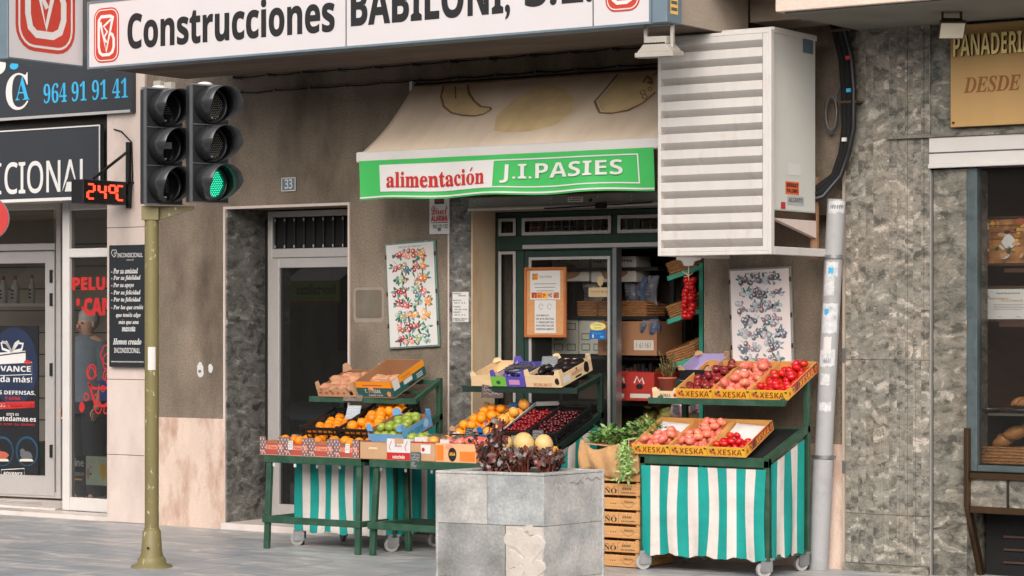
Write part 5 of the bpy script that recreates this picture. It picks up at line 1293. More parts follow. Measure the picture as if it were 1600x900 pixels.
def tray(label, loc, rx, w=.266, d=.40, h=.066):
    o = thing('fruit_tray', label, 'tray', loc, (rx, 0, 0), 'orange printed tomato trays')
    open_box(w - .003, d, h, .007, TRAYO, TRAYI, right=TRAYR).build('tray_body', o, local=True)
    b = MB(); y = -.0012
    b.text('XESKA', 'sansit', (w * .25, y, h * .2), X_, Z_, w * .64, h * .6, MAROON, off=-.012)
    for cx, cz, r in ((w * .10, h * .55, .016), (w * .19, h * .38, .014)): b.disc((cx, y, cz), X_, Z_, r, r * 1.25, PAPAYA, 10, .1, .4); b.disc((cx, y - .0004, cz), X_, Z_, r * .4, r * .6, PAPD, 8)
    b.disc((w * .17, y - .0003, h * .74), X_, Z_, .012, .008, LEAFP, 7, .2, .6); b.disc((w * .96, y, h * .8), X_, Z_, .009, .007, LEAFP, 7, .2)
    x = w - .003 + .0012
    b.text('XESKA', 'sansit', (x, d * .38, h * .17), Y_, Z_, d * .46, h * .62, YEL, off=-.012)
    b.quad((x - .0006, .004, .004), (x - .0006, d * .2, .004), (x - .0006, d * .15, h * .95), (x - .0006, .004, h * .95), YEL)
    for cy, cz, r in ((d * .08, h * .45, .017), (d * .20, h * .5, .02), (d * .93, h * .5, .017)): b.disc((x, cy, cz), Y_, Z_, r, r * 1.1, PAPAYA, 10, .1); b.disc((x + .0005, cy, cz), Y_, Z_, r * .4, r * .5, PAPD, 8)
    for cy, cz in ((d * .3, h * .35), (d * .33, h * .7), (d * .88, h * .8)): b.disc((x + .0003, cy, cz), Y_, Z_, .018, .010, LEAFP, 7, .2, .5)
    b.build('printed_artwork', o, local=True)
    return o
def mtx(loc, rot): return Matrix.Translation(loc) @ Euler(rot).to_matrix().to_4x4()
g = random.Random(21)
rx = R(23)
UP = [('dark', 'dark purple tomatoes', 'left', .029), ('pink', 'large pink tomatoes', 'middle', .036), ('red', 'round red tomatoes', 'right', .0285)]
for i, (k, desc, pos, r) in enumerate(UP):
    loc = (1.655 + i * .271, -.525, 1.095); tray('orange printed tray of ' + desc + ', ' + pos + ' on the upper shelf', loc, rx, .27, .455)
    M = mtx(loc, (rx, 0, 0))
    for n_, p in enumerate(heap(.254, .44, r, g, .006, .006, 1.55 if k != 'dark' else 1.4, .006)):
        put(k, M, p, r * 1.02, {'dark': 'dark purple tomato in the left tray on the upper shelf', 'pink': 'large pink tomato in the middle tray on the upper shelf', 'red': 'round red tomato in the right tray on the upper shelf'}[k], desc + ' in the upper ' + pos + ' tray', g, k == 'pink' and n_ in (9, 12, 24))
rx2 = R(24)
LO = [('pink', 'pink tomatoes over white paper', 'left', .033, .66), ('pink', 'pale pink tomatoes', 'middle', .031, .9), ('red', 'small red tomatoes over white paper', 'right', .025, .55)]
for i, (k, desc, pos, r, cov) in enumerate(LO):
    loc = (1.478 + i * .275, -.77, .742); w = .274; tray('orange printed tray of ' + desc + ', ' + pos + ' on the lower bed', loc, rx2, w)
    M = mtx(loc, (rx2, 0, 0))
    for n_, p in enumerate(heap(w - .02, .385 * cov, r, g, .008, .006, 1.5, .006)):
        put(k, M, p, r * 1.02, ('pink', 'pink', 'small red')[i] + ' tomato in the ' + pos + ' tray on the lower bed', desc + ' in the lower ' + pos + ' tray', g, i == 1 and n_ in (5, 20, 22))
    if i != 1:
        b = MB(); b.T = M; q = []
        b.add([(.02, .385 * cov - .05, .02), (w - .03, .385 * cov - .06, .025), (w - .025, .38, .03), (.02, .385, .045), (w * .45, .33, .055)], [(0, 1, 4), (1, 2, 4), (2, 3, 4), (3, 0, 4)], PAPER)
        o = b.build('paper_sheet', loc=M @ Vector((.1, .3, .03))); tag(o, 'crumpled white paper showing behind the ' + ('pink' if i == 0 else 'red') + ' tomatoes of the lower ' + pos + ' tray', 'paper'); s_ = o.modifiers.new('t', 'SOLIDIFY'); s_.thickness = .001

# black lattice crates
def lattice_crate(label, loc, rot, w, d, h, m=BLACK, group='black plastic fruit crates'):
    o = thing('plastic_crate', label, 'crate', loc, rot, group)
    b = MB(); t = .008
    b.box(0, w, 0, d, 0, .006, m)
    for z0, z1 in ((.006, .022), (h * .48, h * .48 + .012), (h - .016, h)):
        b.box(0, w, 0, t, z0, z1, m); b.box(0, w, d - t, d, z0, z1, m); b.box(0, t, t, d - t, z0, z1, m); b.box(w - t, w, t, d - t, z0, z1, m)
    b.box(-.006, w + .006, -.006, 0, h - .02, h - .0, m); b.box(-.006, w + .006, d, d + .006, h - .02, h, m); b.box(-.006, 0, 0, d, h - .02, h, m); b.box(w, w + .006, 0, d, h - .02, h, m)
    n = 7
    for k in range(n + 1):
        x = w * k / n; b.box(max(0, x - .004), min(w, x + .004), .001, t - .001, .02, h - .015, m); b.box(max(0, x - .004), min(w, x + .004), d - t + .001, d - .001, .02, h - .015, m)
        y = d * k / n; b.box(.001, t - .001, max(.002, y - .004), min(d - .002, y + .004), .02, h - .015, m); b.box(w - t + .001, w - .001, max(.002, y - .004), min(d - .002, y + .004), .02, h - .015, m)
    for x in (0, w - .03):
        for y in (0, d - .03): b.box(x, x + .03, y, y + .03, .003, h + .004, m) if False else None
    b.build('lattice', o, local=True)
    b = MB()
    for x, y in ((-.003, -.003), (w - .017, -.003), (-.003, d - .017), (w - .017, d - .017)): b.box(x, x + .02, y, y + .02, .002, h + .012, m)
    b.build('corner_posts', o, local=True, bev=.003)
    return o
def fill(kind, loc, rot, w, d, r, label, group, g, layers=1.5, zb=.006, x0=.008, y0=.008, d_used=1.0):
    M = mtx(loc, rot)
    for p in heap(w - 2 * x0, (d - 2 * y0) * d_used, r, g, x0, y0, layers, zb): put(kind, M, p, r * 1.02, label, group, g)
c1 = ((-1.285, -.74, .748), (R(18), 0, 0)); c2 = ((-.935, -.75, .748), (R(22), 0, 0))
lattice_crate('black lattice crate of oranges on the stall bed, the left one with a price card', *c1, .33, .40, .10)
fill('orange', *c1, .33, .40, .036, 'orange in the left black lattice crate', 'oranges in the left black crate', g, 1.15)
lattice_crate('black lattice crate of oranges on the stall bed, the right one against the blue carton', *c2, .34, .52, .10)
fill('orange', *c2, .34, .52, .037, 'orange in the right black lattice crate', 'oranges in the right black crate', g, 1.6)

# cartons
def carton(name, label, loc, rot, w, d, h, outer, inner, front=None, right=None, hf=None, corners=None, ch=.03, deco=None, cat='box', group=None, hb=None, t=.005):
    o = thing(name, label, cat, loc, rot, group)
    open_box(w, d, h, t, outer, inner, front, right, hf, hb=hb).build('box_body', o, local=True)
    if corners:
        for x, sx in ((0, 1), (w, -1)):
            for y, sy in ((0, 1), (d, -1)):
                b = MB(); a = [(x + sx * .0, y + sy * (-.0012)), (x + sx * .045, y - sy * .0012), (x - sx * .0012, y + sy * .045)]
                b.add([(x - sx * .0012, y - sy * .0012, h - .004), (x + sx * .05, y - sy * .0012, h - .004), (x + sx * .035, y + sy * .004, h + ch), (x, y, h + ch), (x - sx * .0012, y + sy * .05, h - .004), (x + sx * .004, y + sy * .035, h + ch)], [(0, 1, 2, 3), (0, 3, 5, 4), (3, 2, 5), (1, 4, 5, 2)], corners)
                b.build('corner_tab', o, local=True)
    if deco:
        b = MB(); deco(b, w, d, h); b.build('printed_artwork', o, local=True)
    return o
PATT = mat('patterned_print', srgb(158, 132, 126), .7, col2=srgb(92, 66, 76), scale=60)
REDP = mat('brick_red_print', srgb(170, 74, 66), .7, var=.08, scale=8)
SALM = mat('salmon_print', srgb(222, 142, 112), .7, var=.05)
def red_deco(b, w, d, h):
    y = -.0012
    for x0, x1 in ((0, .055), (w - .055, w)):
        b.quad((x0, y, 0.004), (x1, y, .004), (x1, y, h + .028), (x0, y, h + .028), PATT)
        for k in range(6):
            for q in range(4): b.disc((x0 + .008 + q * .0135, y - .0004, .012 + k * (h + .02) / 6), X_, Z_, .005, .006, PAPER if (k + q) % 2 else MAROON, 4)
    b.quad((.056, y - .0002, h * .42), (w - .056, y - .0002, h * .42), (w - .056, y - .0002, h * .72), (.056, y - .0002, h * .72), SALM)
    b.text('El Ninots', 'serifit', (.064, y - .0006, h * .46), X_, Z_, w - .128, h * .22, MAROON)
    b.quad((w - .042, y - .0008, h * .42), (w - .014, y - .0008, h * .42), (w - .014, y - .0008, h * .74), (w - .042, y - .0008, h * .74), SALM)
    b.disc((.03, y - .0008, h * .28), X_, Z_, .018, .008, SALM, 8)
g2 = random.Random(5); ww = .217
for i, dd in enumerate(('leftmost of the row with its side panel showing', 'second from the left with a white tag', 'third from the left, uncovered', 'fourth from the left with a torn white tag')):
    loc = (-1.425 + i * (ww + .004), -1.045, .657)
    carton('fruit_carton', 'red patterned carton of oranges, ' + dd, loc, (0, 0, 0), ww, .38, .098, REDP, CARD, REDP, REDP, hf=.085, corners=PATT, ch=.03, deco=red_deco, group='red patterned cartons on the left table')
    fill('orange', loc, (0, 0, 0), ww, .38, .037, 'orange in the red patterned carton, ' + ('leftmost', 'second from left', 'third from left', 'fourth from left')[i], 'oranges in red carton ' + ('one', 'two', 'three', 'four')[i], g2, 1.35, .012)
CHALK = mat('chalk_grey', srgb(168, 166, 162), .8, var=.1, scale=40)
def card(name, label, c, w, h, rx, m, lines, seed, rz=0.0, lm=CHALK, cat='price card'):
    o = thing(name, label, cat, c, (rx, 0, rz))
    b = MB(); b.box(0, w, -.002, .001, 0, h, m); b.build('card_panel', o, local=True)
    b = MB(); g = random.Random(seed); nl = lines
    for k in range(nl):
        z = h * (.85 - .8 * k / nl); x = w * .1
        pts = []
        while x < w * .9: pts.append((x, z + g.uniform(-.3, .3) * h / nl)); x += w * .055
        b.ribbon(pts, h * .028, (0, -.0026, 0), X_, Z_, lm)
    b.build('handwriting', o, local=True)
    return o
card('price_card', 'white paper tag on the second red patterned carton', (-1.165, -1.05, .70), .04, .062, R(-3), PAPER, 3, 1, lm=GREYF)
card('price_card', 'torn white paper tag on the fourth red patterned carton', (-.66, -1.05, .692), .036, .062, R(-3), PAPER, 3, 2, R(4), lm=GREYF)
card('price_card', 'clear printed price sleeve standing in the left black orange crate', (-1.05, -.56, .90), .12, .10, R(-20), mat('clear_sleeve', srgb(170, 178, 186), .25, var=.1, scale=40), 4, 3, 0, lm=LETW)
# second table cartons
def plain_deco(b, w, d, h): b.quad((w * .3, -.0012, h * .55), (w * .66, -.0012, h * .55), (w * .62, -.0012, h * .66), (w * .34, -.0012, h * .66), PALEW)
carton('fruit_carton', 'plain brown cardboard carton between the red patterned and white naturinda cartons'.replace('naturinda ', ''), (-.530, -1.05, .657), (0, 0, R(1)), .225, .36, .125, CARD, CARDD, deco=plain_deco, hf=.115)
def nat_deco(b, w, d, h):
    y = -.0012; b.quad((0, y, .003), (w, y, .003), (w, y, h * .36), (0, y, h * .36), REDL); b.text('naturinda', 'sans', (w * .25, y - .0006, h * .08), X_, Z_, w * .52, h * .17, LETW, off=.01)
    b.text('Fruta', 'script', (w * .34, y - .0006, h * .62), X_, Z_, w * .3, h * .16, REDL)
    for sx in (.16, .84): b.ribbon([(w * sx, h * .45), (w * (sx - .06), h * .6), (w * sx, h * .75), (w * (sx + .05), h * .9)], .004, (0, y - .0006, 0), X_, Z_, REDL)
    b.quad((w * .34, y - .0008, h * .78), (w * .72, y - .0008, h * .78), (w * .72, y - .0008, h * 1.02), (w * .34, y - .0008, h * 1.02), CARD)
carton('fruit_carton', 'white and red carton with a curly red script next to the price slate', (-.298, -1.055, .657), (0, 0, 0), .195, .36, .145, WHITEP, CARD, WHITEP, WHITEP, deco=nat_deco)
def tag_deco(b, w, d, h):
    y = -.0012; b.quad((w * .42, y, h * .4), (w * .82, y, h * .4), (w * .82, y, h * .85), (w * .42, y, h * .85), PAPER); b.disc((w * .52, y - .0005, h * .6), X_, Z_, .014, .014, REDL, 10)
    b.quad((0, y, h * .93), (w, y, h * .93), (w, y, h * 1.0), (0, y, h * 1.0), REDL)
carton('fruit_carton', 'tan carton with red rim and white label behind the price slate', (-.10, -1.05, .657), (0, 0, 0), .20, .36, .13, CARD, CARDD, deco=tag_deco)
def org_deco(b, w, d, h):
    y = -.0012; b.quad((w * .02, y, .01), (w * .2, y, .01), (w * .2, y, h * .9), (w * .02, y, h * .9), ORG)
    b.disc((w * .42, y, h * .42), X_, Z_, .034, .046, LETB, 16); b.text('MVA', 'sans', (w * .42, y - .0006, h * .36), X_, Z_, .044, .022, YEL, align='c')
    b.disc((w * .34, y, h * .82), X_, Z_, .03, .02, SALM, 10, .1); b.quad((w * .6, y, .01), (w * .98, y, .01), (w * .98, y, h * .6), (w * .6, y, h * .6), ORG)
ORGB = mat('apricot_print', srgb(226, 168, 120), .65, var=.06, scale=8)
carton('fruit_carton', 'apricot printed carton with black oval emblem and bagged fruit, by the planter', (.105, -1.05, .657), (0, 0, 0), .33, .36, .125, ORGB, CARD, ORGB, deco=org_deco)
card('price_card', 'grey price slate hanging on the second table edge', (-.095, -1.063, .605), .083, .112, R(-2), mat('slate_grey', srgb(84, 86, 86), .6, var=.12, scale=30), 5, 5, R(3))
fill('loquat', (-.10, -1.05, .657), (0, 0, 0), .20, .36, .034, 'small orange fruit in the tan carton behind the price slate', 'fruit in the tan carton', g2, 1.6, .05)
fill('green', (-.298, -1.055, .657), (0, 0, 0), .195, .36, .036, 'green apple in the white and red carton', 'apples in the white and red carton', g2, 1.5, .06)
fill('loquat', (-.53, -1.05, .657), (0, 0, 0), .225, .36, .036, 'small orange fruit in the plain brown carton', 'fruit in the plain brown carton', g2, 1.0, .04)
fill('pink', (.105, -1.05, .657), (0, 0, 0), .33, .36, .036, 'pinkish bagged fruit in the apricot printed carton', 'fruit in the apricot carton', g2, 1.5, .05)
CLEAR = glass_mat('clear_plastic_film', (.93, .94, .95), 1.5, .12)
def film(label, c, r, seed, m=CLEAR, name='plastic_bag'):
    g = random.Random(seed); b = MB(); off = Vector((seed, seed * 2, 0))
    b.ball((0, 0, 0), r, m, 18, 11, lambda p: 1 + .25 * noise.noise(p * 3 + off) + .1 * noise.noise(p * 7 + off), smooth=False)
    o = b.build(name, loc=(0, 0, 0)); o.location = c; return tag(o, label, 'plastic bag')
film('crumpled clear bag of fruit on the apricot printed carton', (.22, -.93, .79), (.11, .09, .04), 3)
film('crumpled clear bag on the tan carton with the red rim', (.0, -.9, .80), (.085, .08, .035), 6)
carton('fruit_box', 'small white punnet box standing on the tan carton with red rim', (-.09, -1.02, .765), (0, 0, 0), .10, .12, .05, WHITEP, PAPER)
carton('fruit_box', 'small white punnet box standing on the apricot printed carton', (.12, -1.02, .765), (0, 0, 0), .075, .1, .04, WHITEP, PAPER)
# blue lime carton
BLUEC = mat('sky_blue_print', srgb(104, 158, 204), .6, var=.06, scale=6)
def blue_deco(b, w, d, h):
    b.text('CALIBER', 'sansit', (w + .0012, d * .18, h * .2), Y_, Z_, d * .5, h * .45, mat('teal_print', srgb(46, 132, 150), .6), off=.01); b.disc((w + .0012, d * .8, h * .55), Y_, Z_, .03, .03, mat('pale_blue_print', srgb(168, 200, 226), .6), 14)
lc = ((-.545, -.93, .765), (R(17), 0, R(2)))
carton('fruit_carton', 'sky blue carton of green apples leaning on the stall', *lc, .29, .36, .085, BLUEC, CARDD, BLUEC, BLUEC, hf=.06, corners=BLUEC, ch=.04, deco=blue_deco)
fill('green', *lc, .29, .36, .034, 'green apple in the sky blue carton', 'apples in the blue carton', g2, 1.7, .006)
# potato boxes on the upper shelf of the left stall
def togas_deco(b, w, d, h):
    y = -.0012; b.quad((0, y, h * .62), (w, y, h * .62), (w, y, h), (0, y, h), ORG2); x = w + .0012
    b.quad((x, 0, h * .62), (x, d, h * .62), (x, d, h), (x, 0, h), ORG2)
    b.text('T. TOGIAS', 'sans', (w * .22, y - .0006, h * .3), X_, Z_, w * .44, h * .22, LETW); b.text('Family Farm', 'serifit', (w * .3, y - .0006, h * .08), X_, Z_, w * .4, h * .16, LETW)
    b.disc((w * .88, y - .0006, h * .26), X_, Z_, .02, .022, SALM, 10, .2)
    b.quad((x + .0005, d * .04, h * .38), (x + .0005, d * .22, h * .38), (x + .0005, d * .22, h * 1.0), (x + .0005, d * .04, h * 1.0), PAPER)
    b.rrect((x + .0005, d * .34, h * .34), Y_, Z_, d * .26, h * .26, .008, PAPER)
    for k in range(3): b.box(x, x + .0006, d * .72, d * .9, h * (.22 + .1 * k), h * (.26 + .1 * k), PAPER)
    b.rrect((x + .0005, d * .45, h * .12), Y_, Z_, d * .2, h * .1, .008, LETB)
    b.text('T.TOGIAS', 'serif', (x + .0006, d * .3, h * .72), Y_, Z_, d * .26, h * .14, TERRA)
    b.box(w * .2, w * .75, y - .0006, y, h * .74, h * .8, TERRA)
ORG2 = mat('bright_orange_print', srgb(246, 150, 26), .55, var=.04); TEALD = mat('dark_teal_print', srgb(34, 92, 88), .55, var=.06)
pc = ((-.955, -.52, 1.052), (R(24), 0, R(-4)))
carton('potato_box', 'orange and dark teal carton of sweet potatoes on the upper left shelf', *pc, .335, .38, .125, TEALD, CARDD, TEALD, TEALD, deco=togas_deco, t=.007)
fill('potato', *pc, .33, .27, .042, 'pink sweet potato in the orange and teal carton', 'sweet potatoes in the orange and teal carton', g2, 1.0, .008)
def brown_deco(b, w, d, h):
    for k in range(5): b.disc((.03 + k * .055, -.0012, h * .5), X_, Z_, .018, .012, TERRA, 7, .3)
    b.disc((w * .9, -.0014, h * .5), X_, Z_, .02, .02, BLACKM, 8, .3)
pb_ = ((-1.315, -.53, 1.052), (R(22), 0, R(-2)))
carton('potato_box', 'low brown carton of sweet potatoes at the left end of the upper shelf', *pb_, .35, .36, .06, CARD, CARDD, corners=CARD, ch=.05, deco=brown_deco)
fill('potato', *pb_, .35, .34, .042, 'pink sweet potato in the low brown carton', 'sweet potatoes in the low brown carton', g2, 1.0, .003)
card('price_card', 'dark photo price card hanging between the two sweet potato boxes', (-1.08, -.545, 1.025), .165, .10, R(-12), mat('photo_card', srgb(112, 100, 92), .6, var=.3, scale=40), 3, 8, R(3))
# middle stall: lower bed
zc = .775
m1 = ((.02, -.74, zc), (R(21), 0, R(0)))
carton('fruit_carton', 'brown and black carton of tangerines at the left end of the middle stall', *m1, .24, .45, .085, BLACKM, CARD, BLACKM, CARD, hf=.06, corners=CARD, ch=.02)
fill('orange', *m1, .24, .45, .035, 'tangerine in the brown and black carton', 'tangerines in the brown and black carton', g2, 1.55, .012)
BLUED = mat('royal_blue_plastic', srgb(34, 104, 168), .4, var=.1, scale=8)
m2 = ((.255, -.75, zc), (R(21), 0, 0))
carton('fruit_carton', 'royal blue carton of peaches on the middle stall', *m2, .185, .45, .08, BLUED, BLUED, BLUED, BLUED, hf=.06, corners=BLUED, ch=.03)
fill('loquat', *m2, .185, .45, .04, 'yellow orange peach in the royal blue carton', 'peaches in the royal blue carton', g2, 1.6, .016)
m3 = ((.45, -.75, zc + .005), (R(21), 0, 0)); m4 = ((.655, -.745, zc), (R(21), 0, 0))
lattice_crate('black crate of bright red cherries lined with white paper', *m3, .20, .46, .085)
lattice_crate('black crate of dark cherries at the right end of the middle stall', *m4, .22, .46, .085)
def cherries(loc, rot, w, d, kind, label, group, layers, n):
    M = mtx(loc, rot); gg = random.Random(n)
    ps = heap(w - .02, d - .02, .0135, gg, .01, .01, layers, .055, .3)
    ps.sort(key=lambda p: p[1])
    for p in ps[:n]: put(kind, M, p, .0135, label, group, gg)
cherries(*m3, .20, .46, 'cherry', 'bright red cherry in the paper lined black crate', 'bright red cherries', 1.75, 150)
cherries(*m4, .22, .46, 'cherryd', 'dark red cherry in the right black crate', 'dark red cherries', 1.55, 150)
b = MB(); b.T = mtx(*m3); b.add([(-.004, .02, .07), (.012, .02, .10), (.012, .44, .115), (-.004, .44, .085), (.19, .445, .12), (.19, .452, .09)], [(0, 1, 2, 3), (3, 2, 4, 5)], PAPER)
o = b.build('paper_liner', loc=mtx(*m3) @ Vector((0, .2, .1))); tag(o, 'white paper liner folded over the edge of the red cherry crate', 'paper'); o.modifiers.new('t', 'SOLIDIFY').thickness = .004
SLATE = mat('black_slate', srgb(44, 46, 46), .55, var=.15, scale=30)
card('price_card', 'slate price card in front of the tangerine carton', (.135, -.765, .80), .085, .075, R(-14), SLATE, 4, 11); card('price_card', 'white price ticket on the left corner of the tangerine carton', (.035, -.762, .785), .05, .06, R(-12), PAPER, 2, 12, 0, GREYF)
card('price_card', 'slate price card in front of the red cherries', (.52, -.775, .80), .10, .05, R(-14), mat('slate_pale', srgb(120, 116, 108), .6, var=.15, scale=30), 3, 13); card('price_card', 'slate price card on a clip in front of the dark cherries', (.71, -.80, .80), .085, .075, R(-8), mat('slate_grey2', srgb(84, 86, 84), .6, var=.15, scale=30), 3, 14)
# middle stall: upper shelf
u1_ = ((.045, -.545, 1.15), (R(17), 0, R(2))); u2_ = ((.215, -.55, 1.15), (R(17), 0, R(0))); u3_ = ((.50, -.555, 1.15), (R(17), 0, R(-2)))
carton('fruit_carton', 'pale wooden box with tan side at the left end of the upper middle shelf', *u1_, .20, .34, .075, PALEW, PALEW, corners=PALEW, ch=.02)
PURP = mat('violet_print', srgb(82, 72, 158), .6, var=.07, scale=6); LIMEP = mat('lime_green_print', srgb(110, 178, 62), .6, var=.06)
def vio_deco(b, w, d, h):
    b.quad((0, -.0012, .002), (w * .42, -.0012, .002), (w * .42, -.0012, h), (0, -.0012, h), LIMEP); b.quad((-.0012, 0, .002), (-.0012, d * .5, .002), (-.0012, d * .5, h), (-.0012, 0, h), LIMEP); b.quad((w * .5, -.0014, h * .2), (w * .8, -.0014, h * .2), (w * .8, -.0014, h * .7), (w * .5, -.0014, h * .7), mat('pink_print', srgb(186, 132, 176), .6)); b.disc((w * .2, -.0018, h * .4), X_, Z_, .018, .014, LEAFP, 10)
carton('fruit_carton', 'violet and lime green carton of bagged grapes on the upper middle shelf', *u2_, .29, .34, .07, PURP, PURP, PURP, PURP, corners=PURP, ch=.04, deco=vio_deco)
VIOF = glass_mat('violet_tinted_film', (.62, .6, .86), 1.5, .10)
film('clear bag of grapes with violet tint inside the violet and lime carton', mtx(*u2_) @ Vector((.15, .18, .06)), (.125, .14, .045), 8, VIOF)
bv = MB(); gv = random.Random(2)
gm = mat('violet_grape_skin', srgb(112, 100, 176), .3, var=.25, scale=30)
for k in range(70): p = mtx(*u2_) @ Vector((gv.uniform(.03, .26), gv.uniform(.04, .31), .02 + gv.uniform(0, .04))); bv.ball(p, .012, gm, 8, 6)
tag(bv.build('grape_bunch', loc=mtx(*u2_) @ Vector((.15, .18, .04))), 'violet grapes under clear film in the violet and lime carton', 'grapes')
def reb_deco(b, w, d, h):
    y = -.0012; b.text('REBURGT', 'serif', (w * .22, y, h * .08), X_, Z_, w * .52, h * .26, TERRA); b.disc((w * .9, y, h * .5), X_, Z_, .018, .024, LETB, 12, .1); x = w + .0012
    b.text('REBURGT', 'serif', (x, d * .36, h * .45), Y_, Z_, d * .32, h * .26, TERRA); b.quad((x, d * .08, h * .2), (x, d * .3, h * .2), (x, d * .3, h * .75), (x, d * .08, h * .75), PAPER); b.disc((x, d * .82, h * .55), Y_, Z_, .03, .04, LETB, 12, .15); b.disc((x, d * .52, h * .84), Y_, Z_, .012, .012, TERRA, 9); b.rrect((x, d * .45, h * .12), Y_, Z_, d * .2, h * .16, .008, LETB)
carton('fruit_box', 'pale printed plywood box of aubergines at the right end of the upper middle shelf', *u3_, .29, .38, .082, PALEW, PALEW, corners=PALEW, ch=.035, deco=reb_deco, t=.008)
fill('aubergine', *u3_, .28, .36, .034, 'dark aubergine in the pale printed plywood box', 'aubergines in the plywood box', g2, 1.7, .008, .01, .045)
card('price_card', 'grey slate price card stuck in the aubergine box', mtx(*u3_) @ Vector((.05, .13, .10)), .12, .075, R(-20), mat('slate_blue_grey', srgb(110, 116, 118), .6, var=.12, scale=30), 4, 17, R(6))
card('price_card', 'dark printed card hanging under the pale wooden box', (.13, -.56, 1.07), .17, .095, R(-10), mat('brown_photo_card', srgb(82, 66, 60), .6, var=.3, scale=40), 3, 18, R(6))
# melons on a low box in front of the middle stall
mbx = carton('melon_box', 'dark carton holding melons behind the stone planter', (.505, -1.10, .655), (0, 0, 0), .34, .34, .07, BLACKM, BLACKM)
for px, py, r, d in ((790, 694, .054, 'smallest melon, at the left behind the planter leaves'), (819, 693, .072, 'largest pale yellow melon, in the middle of the dark carton'), (850, 693, .060, 'pale yellow melon at the right beside the slate card')):
    p = A(px, py, -.98 if px == 819 else -.94); o = put('melon', Matrix.Identity(4), p, r, d, None, random.Random(px)); o.rotation_euler = (R(60), .2, px)
    if px == 773: pass
card('price_card', 'black slate card with a yellow flower at the right of the melons', A(852, 713, -1.13), .068, .062, R(-6), SLATE, 2, 20)
c = A(868, 702, -1.13); b = MB()
for k in range(6): b.disc(c + Vector((.012 * math.cos(k * 1.05), -.002, .012 * math.sin(k * 1.05))), X_, Z_, .010, .008, YEL, 8, 0, k * 1.05)
b.disc(c + Vector((0, -.004, 0)), X_, Z_, .007, .007, ORG, 8); o = b.build('paper_flower', loc=c); tag(o, 'yellow paper flower clipped beside the melon slate', 'flower'); o.modifiers.new('t', 'SOLIDIFY').thickness = .002
tl = tier = None
b = MB(); p0 = A(880, 735, -1.02); b.box(.40, .86, -1.04, -.74, .0, .648, DGREEN); tag(b.build('display_stand', loc=(.63, -.9, 0), bev=.004), 'dark green stand under the melon carton behind the planter', 'stand')

# wooden crate stack with burlap and herbs
def slat_crate(label, loc, w, d, h):
    o = thing('wooden_crate', label, 'crate', loc, group='stacked wooden crates')
    b = MB(); hs_ = h * .5
    for k in range(2):
        z0, z1 = k * hs_ + .006, k * hs_ + hs_ - .012
        b.box(0, w, 0, .008, z0, z1, WOODC); b.box(0, w, d - .008, d, z0, z1, WOODC); b.box(0, .008, .0085, d - .0085, z0, z1, WOODC); b.box(w - .008, w, .0085, d - .0085, z0, z1, WOODC)
    b.build('slats', o, local=True, bev=.0015)
    b = MB()
    for x in (.009, w - .034):
        for y in (.009, d - .034): b.box(x, x + .025, y, y + .025, .002, h - .003, WOODC)
    b.box(.01, w - .01, .01, d - .01, .004, .01, WOODC); b.build('corner_posts', o, local=True)
    b = MB(); y = -.0012; z = hs_ + .006; hh = hs_ - .018
    b.text('ESPUÑÓ', 'serif', (w * .02, y, z + hh * .14), X_, Z_, w * .58, hh * .62, LETB)
    b.ribbon([(w * .63, z + hh * .1), (w * .63, z + hh * .9)], .002, (0, y, 0), X_, Z_, LETB)
    b.text('GRAN', 'sans', (w * .7, y, z + hh * .5), X_, Z_, w * .15, hh * .2, LETB); b.text('SELECCIÓN', 'sans', (w * .68, y, z + hh * .18), X_, Z_, w * .24, hh * .17, LETB)
    for k in range(5): b.disc((w * (.66 + .065 * k), y, z + hh * (.86 - .04 * (k % 2))), X_, Z_, .003, .003, LETB, 6)
    z = .006; b.ribbon([(w * (.68 + .24 * t), z + hh * (.75 - .55 * math.sin(math.pi * (t * .9 + .05)))) for t in [k / 10 for k in range(11)]], .002, (0, y, 0), X_, Z_, LETB)
    b.text('Selección', 'serifit', (w * .73, y, z + hh * .6), X_, Z_, w * .16, hh * .22, LETB)
    for k in range(3): b.disc((w * (.5 + .04 * k), y, z + hh * .5), X_, Z_, .004, .004, LETB, 6)
    x = w + .0012
    for k in range(6): b.disc((x, d * (.45 + .07 * k), z + hh * .5), Y_, Z_, .004, .006, LETB, 6)
    b.build('printed_artwork', o, local=True)
    return o
hC = .184
for k, dd in enumerate(('bottom one standing on the pavement', 'second from the bottom', 'third from the bottom', 'top one under the burlap')):
    slat_crate('printed wooden crate in the stack beside the striped stall, ' + dd, (1.055 + rnd.uniform(-.004, .004), -.725 + rnd.uniform(-.004, .004), k * hC), .44, .44, hC)
BURL = mat('burlap', srgb(206, 158, 108), .9, var=.1, scale=30, bump=.6, bscale=220, grain=.12, gscale=400)
b = MB(); nx, nz = 26, 8; v = []
for j in range(nz + 1):
    for i in range(nx + 1):
        t = i / nx; s = j / nz; x = 1.045 + .455 * t
        low = .60 + .03 * math.sin(t * 9) - .04 * (t > .55) * math.sin((t - .55) * 7); top = .775 + .05 * max(0, 1 - t * 4) - .02 * math.sin(t * 7)
        v.append((x, -.735 - .018 * math.sin(s * 3.1) - .008 * math.sin(t * 23 + s * 4), low + (top - low) * s))
b.add(v, [(j * (nx + 1) + i, j * (nx + 1) + i + 1, (j + 1) * (nx + 1) + i + 1, (j + 1) * (nx + 1) + i) for j in range(nz) for i in range(nx)], BURL, True)
v2 = [(1.045, -.735, .80), (1.5, -.735, .77), (1.5, -.35, .77), (1.045, -.35, .80)]; b.add(v2, [(0, 1, 2, 3)], BURL)
o = b.build('burlap_sack', loc=(1.27, -.73, .62)); tag(o, 'tan burlap cloth draped over the top wooden crate', 'sackcloth'); o.modifiers.new('t', 'SOLIDIFY').thickness = .006

